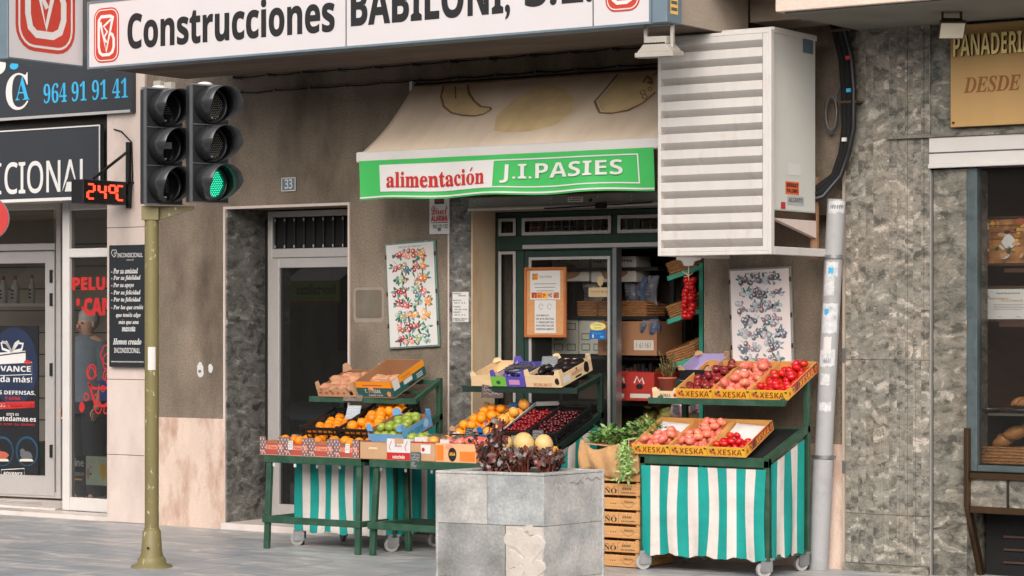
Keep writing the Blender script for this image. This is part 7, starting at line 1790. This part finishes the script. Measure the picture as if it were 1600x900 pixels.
b = MB(); g = random.Random(5); zt_, zb2_ = A(1076, 438, .18).z, A(1076, 494, .18).z
for k in range(22):
    t = (k // 2) / 10; p = Vector((c.x + (.022 if k % 2 else -.022) + g.uniform(-.006, .006) + .008 * math.sin(t * 5), .18 + g.uniform(-.02, .02), zt_ + (zb2_ - zt_) * t)); b.ball(p, (.026, .026, .024), TOMR, 12, 8)
b.build('tomatoes', ts); b = MB(); b.tube([c, (c.x, .18, zt_ + .02), (c.x + .01, .185, zb2_)], .004, PALEW, 5)
for k in range(5): b.tube([(c.x, .18, zt_ + .03), (c.x + g.uniform(-.05, .05), .18, zt_ + .05 + g.uniform(-.03, .03))], .003, PALEW, 4)
b.build('cord', ts)
b = MB(); p, q = A(1058, 411, .18), A(1096, 401, .18); b.prism([(p.x, q.z), (q.x, q.z), (q.x, p.z + .02), (q.x - .05, p.z + .01), (q.x - .06, p.z - .02), (p.x + .06, p.z - .02), (p.x + .04, p.z + .015), (p.x, p.z + .02)], .17, .19, WHITE); tag(b.build('hook_plate', loc=(p.x, .18, p.z)), 'white shaped hook plate under the louvre screen holding the tomato string', 'hook')
# heap of pears, pink bag, flowers, hay and peppers deeper inside
YP_ = .62; b0 = A(1000, 665, YP_)
g = random.Random(44)
for k in range(16):
    px, py = g.uniform(1006, 1044), g.uniform(618, 668); put('pear', Matrix.Identity(4), A(px, py, YP_ + .15 * g.random() - .004 * (668 - py) * -.5), .042, 'yellow green pear heaped inside the doorway below the rosemary', 'pears inside the doorway', g)
o = carton('pear_crate', 'pale wooden crate of pears tilted inside the doorway', (b0.x - .02, YP_ - .1, b0.z - .12), (R(20), 0, 0), .34, .42, .12, PALEW, PALEW)
b = MB(); b.box(b0.x - .1, b0.x + .35, YP_ - .05, YP_ + .5, .03, b0.z - .12, SHELFM); tag(b.build('display_plinth', loc=(b0.x, YP_, .03)), 'dark plinth under the pear crate inside the doorway', 'plinth')
bag('pink and white striped bag beside the pears', 1044, 626, 1070, 654, .5, mat('pink_white_bag', srgb(214, 186, 190), .35, col2=srgb(176, 96, 116), scale=16), 9, None); bag('pink and white striped bag at the foot of the teal rack', 1073, 628, 1094, 648, .5, MATS['pink_white_bag'], 10, None)
HAY = [mat('hay', srgb(176, 140, 74), .7, var=.2), mat('dry_flower', srgb(196, 150, 70), .7, var=.2), mat('hay_dark', srgb(120, 92, 48), .7, var=.2)]
p = A(1052, 540, 1.2); herbs('dried_flowers', 'bunches of dried yellow flowers in the shadow behind the tomato string', (p.x, 1.2, p.z), .17, .15, .30, 260, .06, .02, 51, HAY, 14, 'dried flowers'); p = A(1050, 470, 1.3); herbs('dried_flowers', 'bunch of dried yellow flowers high in the shadow beside the tomato string', (p.x, 1.3, p.z), .14, .12, .26, 160, .06, .018, 53, HAY, 10, 'dried flowers')
p = A(1026, 590, .75); herbs('orange_flowers', 'orange flowers showing behind the rosemary pot', (p.x, .75, p.z), .07, .06, .09, 90, .03, .018, 52, [ORG, TERRA, HERB[2]], 6, 'flowers')
p = A(1060, 548, 1.15); b = MB(); b.box(p.x - .25, p.x + .25, 1.2, 1.6, A(1060, 566, 1.15).z, A(1060, 553, 1.15).z, mat('beige_counter', srgb(196, 180, 148), .6, var=.05)); b.box(p.x - .24, p.x + .24, 1.22, 1.58, .03, A(1060, 566, 1.15).z, mat('perforated_panel', srgb(186, 166, 128), .7, var=.2, scale=70)); tag(b.build('shop_counter', loc=(p.x, 1.3, .03)), 'beige shop counter with perforated front behind the teal rack', 'counter')
for k, (px, py) in enumerate(((1036, 541), (1044, 546), (1052, 549))):
    b = MB(); c = A(px, py, 1.0); b.ball(c, (.045, .045, .05), REDB, 12, 8, lambda p: 1 + .08 * math.cos(3 * math.atan2(p.y, p.x))); b.cyl(c + Z_ * .045, c + Vector((.01, 0, .07)), .008, STEMG, n=6); tag(b.build('red_pepper', loc=c), 'dark red pepper in the shade of the doorway', 'pepper', 'red peppers in the doorway')

# ------------------------------------------------------------------ pet shop contents
def leafplane(px, py, off=0.0):
    d = FW + RT * ((px - 800) / F) + Vector((0, 0, (500 - py) / F)); q = P1 + dn * off
    t = (q - CAM).dot(dn) / d.dot(dn); return CAM + d * t
fo = .012
p0 = leafplane(-40, 758, fo); p1 = leafplane(60, 508, fo)
L = thing('advert_banner', 'black advertising banner with a gift box and white slogans inside the pet shop door', 'banner', p0)
def LP(px, py, k=0): return leafplane(px, py, fo + .002 + .001 * k)
wid = (Vector((p1.x, p1.y, 0)) - Vector((p0.x, p0.y, 0))).length
b = MB(); zA0, zA1 = leafplane(20, 756, fo).z, leafplane(20, 509, fo).z
e = Vector((p1.x, p1.y, 0)); s = e - dv * wid
b.add([s + Z_ * zA0 - dn * .01, e + Z_ * zA0 - dn * .01, e + Z_ * zA1 - dn * .01, s + Z_ * zA1 - dn * .01, s + Z_ * zA0, e + Z_ * zA0, e + Z_ * zA1, s + Z_ * zA1], [(3, 2, 1, 0), (4, 5, 6, 7), (0, 1, 5, 4), (1, 2, 6, 5), (2, 3, 7, 6), (3, 0, 4, 7)], mat('banner_black', srgb(26, 27, 32), .45, var=.1)); b.build('banner_panel', L)
b = MB()
def lt(t, st, pxr, pyb, pxl, pyt, m, off=0.0, al='r'):
    a = LP(pxr, pyb); c = LP(pxl, pyb); w_ = (a - c).length; h_ = LP(pxr, pyt).z - a.z
    b.text(t, st, a if al == 'r' else c, dv, Z_, w_, h_, m, off=off, align='r' if al == 'r' else 'l')
b.disc(LP(22, 572, -.5), dv, Z_, .26, .34, mat('banner_blue', srgb(30, 42, 68), .5, var=.2, scale=4), 24)
gp_ = [(-12, 552), (40, 548), (40, 566), (-12, 570)]
b.add([LP(*p) for p in gp_], [(0, 3, 2, 1)], LETW); b.add([LP(*p, 1) for p in ((-14, 556), (41, 549), (41, 551), (-14, 558))], [(0, 3, 2, 1)], LETB)
for pts in ([(18, 550), (4, 545), (2, 536), (10, 534), (18, 550)], [(18, 550), (34, 546), (36, 537), (28, 536), (18, 550)], [(18, 549), (10, 536), (3, 534)], [(19, 549), (24, 537), (30, 533)]):
    b.ribbon([((LP(*p) - s).dot(dv), LP(*p).z) for p in pts], .022, s + dn * .003, dv, Z_, LETW)
lt('ADVANCE', 'sans', 48, 581, -20, 572, LETW, .01); b.ribbon([((LP(*p) - s).dot(dv), LP(*p).z) for p in ((-30, 570), (50, 566), (50, 585), (-30, 588))], .006, s + dn * .003, dv, Z_, LETW)
b.disc(LP(43, 566, 1), dv, Z_, .04, .02, REDL, 8)
lt('¡Que te da más!', 'sans', 50, 600, -50, 588, LETW); lt('AYUDA A SUS DEFENSAS,', 'sans', 55, 618, -58, 611, LETW); lt('Y GANA', 'sans', 32, 625, 8, 620, REDL)
b.add([LP(*p) for p in ((-40, 641), (54, 637), (54, 627), (-40, 629))], [(0, 1, 2, 3)], REDL); lt('FANTÁSTICOS REGALOS', 'sans', 53, 637, -52, 630, LETW, .0)
lt('entra en', 'plain', 29, 650, 10, 645, LETW); lt('advancetedamas.es', 'sans', 56, 659, -34, 651, LETW); lt('participa con tu ticket', 'plain', 55, 667, -30, 661, REDL)
for px, m in ((4, TERRA), (42, GREYF)):
    c = LP(px, 705, 0); b.disc(c, dv, Z_, .125, .13, mat('banner_globe', srgb(30, 66, 88), .5, var=.3, scale=6), 22); b.disc(LP(px, 706, 1), dv, Z_, .105, .115, MATS['banner_black'], 22); b.disc(LP(px - 1, 711, 2), dv, Z_, .07, .035, m, 12, .2); b.disc(LP(px - 7, 706, 2.5), dv, Z_, .028, .028, m, 9, .1)
    b.add([LP(*p, 3) for p in ((px - 12, 721), (px + 10, 721), (px + 8, 717), (px - 10, 717))], [(0, 1, 2, 3)], OFFW)
lt('ADVANCE', 'sans', 35, 743, 5, 738, LETW, .01); b.ribbon([((LP(*p) - s).dot(dv), LP(*p).z) for p in ((2, 734), (38, 732), (38, 746), (2, 748))], .006, s + dn * .003, dv, Z_, LETW, True); b.add([LP(*p) for p in ((7, 752), (33, 751), (33, 748), (7, 749))], [(0, 1, 2, 3)], CYAN)
b.build('printed_slogans', L)
# bottles on a wall shelf seen through the door
BY = 2.6; z = A(30, 474, BY).z
b = MB(); a, c = A(-60, 480, BY).x, A(78, 480, BY).x; b.box(a, c, BY - .05, BY + .3, z - .03, z, OFFW); tag(b.build('wall_shelf', loc=(a, BY, z)), 'pale wall shelf carrying white bottles inside the pet shop', 'shelf')
for k, (px, h_) in enumerate(((-14, .22), (5, .23), (24, .23), (50, .24))):
    c = A(px, 474, BY + .08); c.z = z; o = thing('shampoo_bottle', 'white bottle on the pet shop shelf, ' + ('at the left frame edge', 'second from the left edge', 'third from the left edge', 'the slim one by the door frame')[k], 'bottle', c, group='bottles on the pet shop shelf')
    r_ = .04 if k < 3 else .03; b = MB(); b.lathe([(0, 0), (r_, 0), (r_, h_ * .75), (r_ * .5, h_ * .85), (r_ * .4, h_)], PAPER, 16, c); b.build('bottle_body', o); b = MB(); b.cyl(c + Z_ * h_, c + Z_ * (h_ + .04), r_ * .45, DRED, n=12); b.build('cap', o); b = MB()
    for j in range(3): b.box(c.x - r_ * .5, c.x + r_ * .5, c.y - r_ - .001, c.y - r_ + .0, c.z + h_ * (.2 + .15 * j), c.z + h_ * (.28 + .15 * j), LETB)
    b.build('printed_label', o)
goods('green_box', 'tall green carton on the floor beside the advertising banner', 'carton', 61, 692, 74, 752, 1.5, .15, mat('shelf_green', srgb(46, 110, 60), .6), None)
def fine(b, x0, x1, z0, z1, y):
    w_ = x1 - x0; h_ = z1 - z0
    b.text('fine', 'plain', (x0 + w_ * .04, y, z0 + h_ * .62), X_, Z_, w_ * .30, h_ * .3, LETW, off=.01); b.text('PREMIUM', 'light', (x0 + w_ * .03, y, z0 + h_ * .3), X_, Z_, w_ * .32, h_ * .12, LETW); b.box(x0 + w_ * .05, x0 + w_ * .3, y, y + .001, z0 + h_ * .14, z0 + h_ * .2, YEL)
    b.box(x0 + w_ * .4, x1, y, y + .001, z0, z1, mat('pale_green_print', srgb(196, 206, 176), .6)); b.disc((x0 + w_ * .5, y - .001, z0 + h_ * .55), X_, Z_, w_ * .1, h_ * .3, OFFW, 14, .12); b.disc((x0 + w_ * .46, y - .0015, z0 + h_ * .4), X_, Z_, w_ * .04, h_ * .2, CARD, 10, .1); b.disc((x0 + w_ * .53, y - .002, z0 + h_ * .62), X_, Z_, .006, .008, LETB, 8); b.disc((x0 + w_ * .53, y - .002, z0 + h_ * .38), X_, Z_, .012, .009, LETB, 8)
    b.disc((x0 + w_ * .85, y - .001, z0 + h_ * .5), X_, Z_, w_ * .08, h_ * .3, YEL, 12, .2)
goods('pet_food_poster', 'dark pet food panel with a pale dog picture low in the pet shop window', 'panel', 111, 714, 170, 756, .5, .05, mat('poster_dark', srgb(44, 46, 48), .5, var=.1), fine)
goods('blue_pack', 'blue pack on the shelf behind the red window drawing', 'pack', 155, 594, 169, 626, .8, .1, mat('pack_blue', srgb(30, 84, 150), .5, var=.2, scale=20), None)
# groomer behind the glass
def skinned(name, pts, edges, rad, m, parent=None, loc=None, root=0, lev=2):
    me = bpy.data.meshes.new(name); off = base_of(parent) if parent is not None else Vector(loc); me.from_pydata([tuple(Vector(p) - off) for p in pts], edges, []); me.materials.append(m)
    o = bpy.data.objects.new(name, me); COL.objects.link(o)
    if parent is not None: o.parent = parent
    else: o.location = off
    o.modifiers.new('skin', 'SKIN').use_smooth_shade = True
    if not me.skin_vertices: me.attributes  # layer is made with the modifier
    for i, r_ in enumerate(rad): me.skin_vertices[0].data[i].radius = (r_, r_); me.skin_vertices[0].data[i].use_root = (i == root)
    s_ = o.modifiers.new('sub', 'SUBSURF'); s_.levels = lev; s_.render_levels = lev
    return o
gp0 = A(136, 515, 1.0); gx, gy = gp0.x, 1.0
SKIN = mat('skin', srgb(206, 158, 132), .55, var=.05, scale=9)
def W_(x, y_, z_): return Vector((gx + x, gy + y_, z_))
body = [W_(0, 0, .92), W_(0, .01, 1.12), W_(0, .02, 1.32), W_(0, .015, 1.41), W_(0, .0, 1.47), W_(0, -.02, 1.55), W_(0, -.015, 1.63), W_(.17, .02, 1.38), W_(.215, .0, 1.12), W_(.20, -.07, .9), W_(.195, -.09, .83), W_(-.17, .02, 1.38), W_(-.215, .0, 1.12), W_(-.20, -.07, .9), W_(-.195, -.09, .83), W_(.09, 0, .88), W_(.10, -.01, .5), W_(.10, .02, .12), W_(.10, -.08, .075), W_(-.09, 0, .88), W_(-.10, -.01, .5), W_(-.10, .02, .12), W_(-.10, -.08, .075)]
ed = [(0, 1), (1, 2), (2, 3), (3, 4), (4, 5), (5, 6), (3, 7), (7, 8), (8, 9), (9, 10), (3, 11), (11, 12), (12, 13), (13, 14), (0, 15), (15, 16), (16, 17), (17, 18), (0, 19), (19, 20), (20, 21), (21, 22)]
rad = [.13, .125, .15, .09, .052, .082, .07, .055, .042, .03, .034, .055, .042, .03, .034, .085, .055, .036, .034, .085, .055, .036, .034]
pr_ = skinned('person', body, ed, rad, SKIN, loc=W_(0, 0, .05))
tag(pr_, 'person with grey hair in a blue grey shirt behind the red lettered pet shop window', 'person')
SHIRT = mat('blue_grey_shirt', srgb(112, 120, 130), .85, var=.12, scale=8); TROU = mat('dark_trousers', srgb(46, 48, 54), .85, var=.1)
def loft(mb, rings, m, n=20):
    v = [W_(cx + rx_ * math.cos(2 * math.pi * k / n), cy_ + ry_ * math.sin(2 * math.pi * k / n), z_) for z_, rx_, ry_, cx, cy_ in rings for k in range(n)]
    mb.add(v, [(a * n + k, a * n + (k + 1) % n, (a + 1) * n + (k + 1) % n, (a + 1) * n + k) for a in range(len(rings) - 1) for k in range(n)], m, True)
b = MB(); loft(b, [(.84, .2, .15, 0, 0), (.95, .195, .15, 0, 0), (1.1, .195, .15, 0, .0), (1.25, .21, .16, 0, .01), (1.36, .215, .15, 0, .015), (1.42, .16, .11, 0, .015), (1.45, .09, .09, 0, .01), (1.475, .07, .075, 0, .0)], SHIRT)
for i_, k_ in ((7, 8), (11, 12)): b.tube([body[i_] + Vector((0, 0, .03)), body[i_].lerp(body[k_], .5), body[k_] + Vector((0, 0, -.02)), body[k_].lerp(body[k_ + 1], .3)], [.09, .08, .07, .062], SHIRT, 14)
b.build('shirt', pr_)
b = MB(); loft(b, [(.8, .2, .15, 0, 0), (.9, .2, .15, 0, 0), (.97, .19, .145, 0, 0)], TROU)
for i_ in (15, 19): b.tube([body[i_], body[i_ + 1], body[i_ + 2] + Vector((0, 0, -.02))], [.125, .10, .085], TROU, 16)
b.build('trousers', pr_)
b = MB(); b.ball(W_(0, .012, 1.60), (.092, .105, .10), mat('grey_hair', srgb(176, 172, 166), .7, var=.15, scale=40), 16, 10, lambda p: 1 if p.y > -.35 or p.z > .55 else .86); b.build('hair', pr_)
b = MB(); b.ball(W_(0, -.105, 1.545), (.013, .02, .022), SKIN, 10, 7); 
for s_ in (-1, 1): b.ball(W_(s_ * .032, -.092, 1.575), (.012, .008, .007), LETB, 8, 6); b.ball(W_(s_ * .09, -.01, 1.56), (.012, .02, .03), SKIN, 8, 6)
b.ball(W_(0, -.098, 1.505), (.024, .008, .006), DRED, 8, 6); b.build('face', pr_)
for s_, hx, hz in ((1, .195, .81), (-1, -.195, .81)):
    b = MB(); c = W_(hx, -.095, hz)
    for k in range(4):
        y_ = (k - 1.5) * .018; L_ = (.06, .07, .066, .05)[k]; b.tube([c + Vector((0, y_, 0)), c + Vector((-s_ * .006, y_ * 1.1, -L_ * .6)), c + Vector((-s_ * .022, y_ * 1.05, -L_))], [.009, .008, .006], SKIN, 8)
    b.tube([c + Vector((0, -.028, .03)), c + Vector((-s_ * .01, -.046, .0)), c + Vector((-s_ * .016, -.044, -.03))], [.011, .01, .007], SKIN, 8); b.build('fingers', pr_)

# ------------------------------------------------------------------ bakery window contents
YW = .42
def fr_pic(name, label, px0, py0, px1, py1, Y, fm, base, deco):
    x0, x1, y0, y1, z0, z1 = pbox(px0, py0, px1, py1, Y, .02); L = thing(name, label, 'framed picture', (x0, Y, z0))
    b = MB(); frame(b, x0, x1, z0, z1, Y - .006, .018, .024, fm); b.build('frame', L, bev=.002); b = MB(); b.box(x0 + .018, x1 - .018, Y + .002, Y + .012, z0 + .018, z1 - .018, base); b.build('picture_sheet', L)
    b = MB(); deco(b, x0, x1, z0, z1, Y + .0008); b.build('printed_artwork', L)
def bakpic(b, x0, x1, z0, z1, y):
    w_, h_ = x1 - x0, z1 - z0; g = random.Random(4); k = 0
    P = lambda fx, fz: (x0 + w_ * fx, y - .0003 * k, z0 + h_ * fz)
    for i in range(26): k += 1; b.disc(P(g.uniform(.1, .9), g.uniform(.5, .92)), X_, Z_, g.uniform(.01, .03), g.uniform(.008, .02), g.choice([TERRA, YEL, CARD, BROWNL, DWOOD_LETSHADE]), 8, .2, 0, g)
    for i in range(3): k += 1; b.box(x0 + w_ * .1, x0 + w_ * .6, y - .0003 * k - .0002, y - .0003 * k, z0 + h_ * (.55 + .13 * i), z0 + h_ * (.57 + .13 * i), BROWNL)
    k += 1; b.disc(P(.36, .62), X_, Z_, .022, .026, MATS['skin'], 12); k += 1; b.disc(P(.36, .68), X_, Z_, .022, .013, DWOOD_LETSHADE, 10); k += 1; b.disc(P(.38, .48), X_, Z_, .045, .045, PAPER, 12, .1); k += 1; b.disc(P(.5, .44), X_, Z_, .03, .012, MATS['skin'], 10)
    for i in range(16): k += 1; b.disc(P(g.uniform(.2, .85), g.uniform(.18, .38)), X_, Z_, g.uniform(.012, .024), .010, g.choice([YEL, ORG, CARD, LEAFP, OFFW]), 8, .2, g.uniform(0, 3), g)
    for i in range(14): k += 1; b.disc((x0 + w_ * .07, y - .0003 * k, z0 + h_ * (.06 + .065 * i)), X_, Z_, .012, .012, g.choice([BLUEG, DRED, OFFW]), 6, .2, 0, g)
fr_pic('bakery_picture', 'warm colour picture of a baker at a counter hanging in the bakery window', 1538, 336, 1640, 416, YW, DWOOD_LETSHADE, mat('warm_photo', srgb(196, 138, 78), .6, var=.3, scale=12, col2=srgb(120, 76, 44)), bakpic)
def cert(b, x0, x1, z0, z1, y):
    w_, h_ = x1 - x0, z1 - z0
    b.text('Sambaclora', 'sans', (x0 + w_ * .28, y, z0 + h_ * .77), X_, Z_, w_ * .32, h_ * .06, GREYF); b.text('Concurso', 'script', (x0 + w_ * .14, y, z0 + h_ * .62), X_, Z_, w_ * .3, h_ * .11, GOLD); b.text('Certamen', 'script', (x0 + w_ * .34, y, z0 + h_ * .56), X_, Z_, w_ * .3, h_ * .11, GOLD)
    for k in range(4): b.box(x0 + w_ * .24, x0 + w_ * (.72 - .1 * (k % 2)), y, y + .0005, z0 + h_ * (.48 - .045 * k), z0 + h_ * (.488 - .045 * k), GREYF)
    for fx in (.3, .55, .75): b.ribbon([(x0 + w_ * (fx + .01 * k), z0 + h_ * (.14 + .03 * math.sin(k * 2.2))) for k in range(7)], .002, (0, y, 0), X_, Z_, GREYF)
    b.box(x0 + .02, x0 + .03 + w_ * .06, y, y + .0006, z0 + .02, z0 + h_ * .45, mat('certificate_teal', srgb(120, 150, 140), .6))
fr_pic('certificate', 'white certificate with gold script leaning in the bakery window', 1525, 446, 1640, 503, YW - .1, DWOOD_LETSHADE, PAPER, cert)
z = .662; zsx = A(1560, 640, .3).z
b = MB(); b.box(3.53, 6.0, .1, .5, zsx - .03, zsx - .015, mat('tray_steel', srgb(120, 112, 100), .3, var=.1, metal=.6)); tag(b.build('glass_shelf', loc=(4, .3, zsx)), 'metal shelf across the bakery window carrying plates of pastry', 'shelf')
b = MB(); zz = A(1560, 503, YW).z; b.box(3.53, 6.0, .28, .55, zz - .03, zz, DWOOD_LETSHADE); tag(b.build('picture_ledge', loc=(4, .4, zz)), 'dark wooden ledge under the certificate', 'ledge'); b = MB(); zz = A(1560, 420, YW).z; b.box(3.53, 6.0, .36, .55, zz - .025, zz, DWOOD_LETSHADE); tag(b.build('picture_ledge', loc=(4, .45, zz)), 'dark wooden ledge under the baker picture', 'ledge')
CRUST = mat('bread_crust', srgb(150, 92, 48), .5, var=.25, scale=14, bump=.4, bscale=50, col2=srgb(196, 138, 78))
def plate_(label, px, py, r_):
    c = A(px, py, .28); c.z = zsx - .012; b = MB(); b.lathe([(0, 0), (r_ * .6, .002), (r_, .018), (r_, .022), (r_ * .6, .008), (0, .006)], STEEL, 24, c); tag(b.build('serving_plate', loc=c), label, 'plate'); return c
plate_('shallow metal plate on the bakery shelf beside the window frame', 1545, 640, .085); c = plate_('metal plate with croissants at the right edge of the bakery window', 1606, 640, .12)
for k in range(3):
    b = MB(); cc = c + Vector((-.05 + .05 * k, -.03 * (k % 2), .045)); n = 13; pts = []; rr_2 = []
    for i in range(n): t = i / (n - 1); a = R(200 - 220 * t); pts.append(cc + Vector((.05 * math.cos(a), .04 * math.sin(a), .02 * math.sin(math.pi * t)))); rr_2.append(.006 + .024 * math.sin(math.pi * t) * (1 + .12 * (i % 2)))
    b.tube(pts, rr_2, CRUST, 12); tag(b.build('croissant', loc=cc), 'golden croissant heaped on the metal plate', 'croissant', 'croissants on the plate')
bx = A(1545, 735, .3).x; o = thing('wicker_basket', 'long shallow wicker bread basket in the bakery window', 'basket', (bx, .2, .70))
b = open_box(.8, .3, .10, .014, WICK, WICK)
for k in range(1, 6): b.tube([(-.002, -.002, .1 * k / 5), (.8, -.002, .1 * k / 5)], .006, WICK, 5)
b.build('woven_body', o, local=True)
g = random.Random(15)
for k in range(9):
    b = MB(); c = Vector((bx + .08 + .085 * k, .3 + g.uniform(-.06, .06), .84 + .10 * math.sin(min(k, 4) * .5))); off = Vector((k, 2 * k, 0)); ang = g.uniform(-.5, .6)
    b.T = Matrix.Translation(c) @ Matrix.Rotation(ang, 4, 'Y'); b.ball((0, 0, 0), (.085, .055, .045), CRUST, 16, 10, lambda p: 1 + .18 * noise.noise(p * 2 + off)); o = b.build('bread_loaf', loc=c); tag(o, 'crusty brown loaf in the bakery bread basket', 'bread', 'loaves in the bread basket')
# awning of a shop across the street, mirrored in the door glass
Gd = A(497, 452, .37); dd_ = FW + RT * ((497 - 800) / F) + Vector((0, 0, (500 - 452) / F)); tt = (Gd.y + 20.6) / dd_.y; oc = Vector((Gd.x + dd_.x * tt, -20.6, Gd.z + dd_.z * tt))
L = thing('awning', 'green valance awning of a greengrocer across the street', 'awning', oc)
b = MB(); b.box(oc.x - .8, oc.x + .5, oc.y - .03, oc.y, oc.z - .22, oc.z + .16, mat('moss_valance', srgb(150, 164, 60), .7)); b.box(oc.x - .8, oc.x + .5, oc.y - .031, oc.y + .002, oc.z - .26, oc.z - .22, DRED); b.build('valance', L)
b = MB(); b.add([(oc.x - .8, oc.y, oc.z + .16), (oc.x + .5, oc.y, oc.z + .16), (oc.x + .5, -22, oc.z + .9), (oc.x - .8, -22, oc.z + .9)], [(0, 1, 2, 3)], WCANV); cvo = b.build('canvas', L); cvo.modifiers.new('t', 'SOLIDIFY').thickness = .005
b = MB(); b.text('hortalizas', 'plain', (oc.x + .42, oc.y + .005, oc.z - .10), -X_, Z_, .95, .2, LETB, off=.02); b.build('lettering', L)
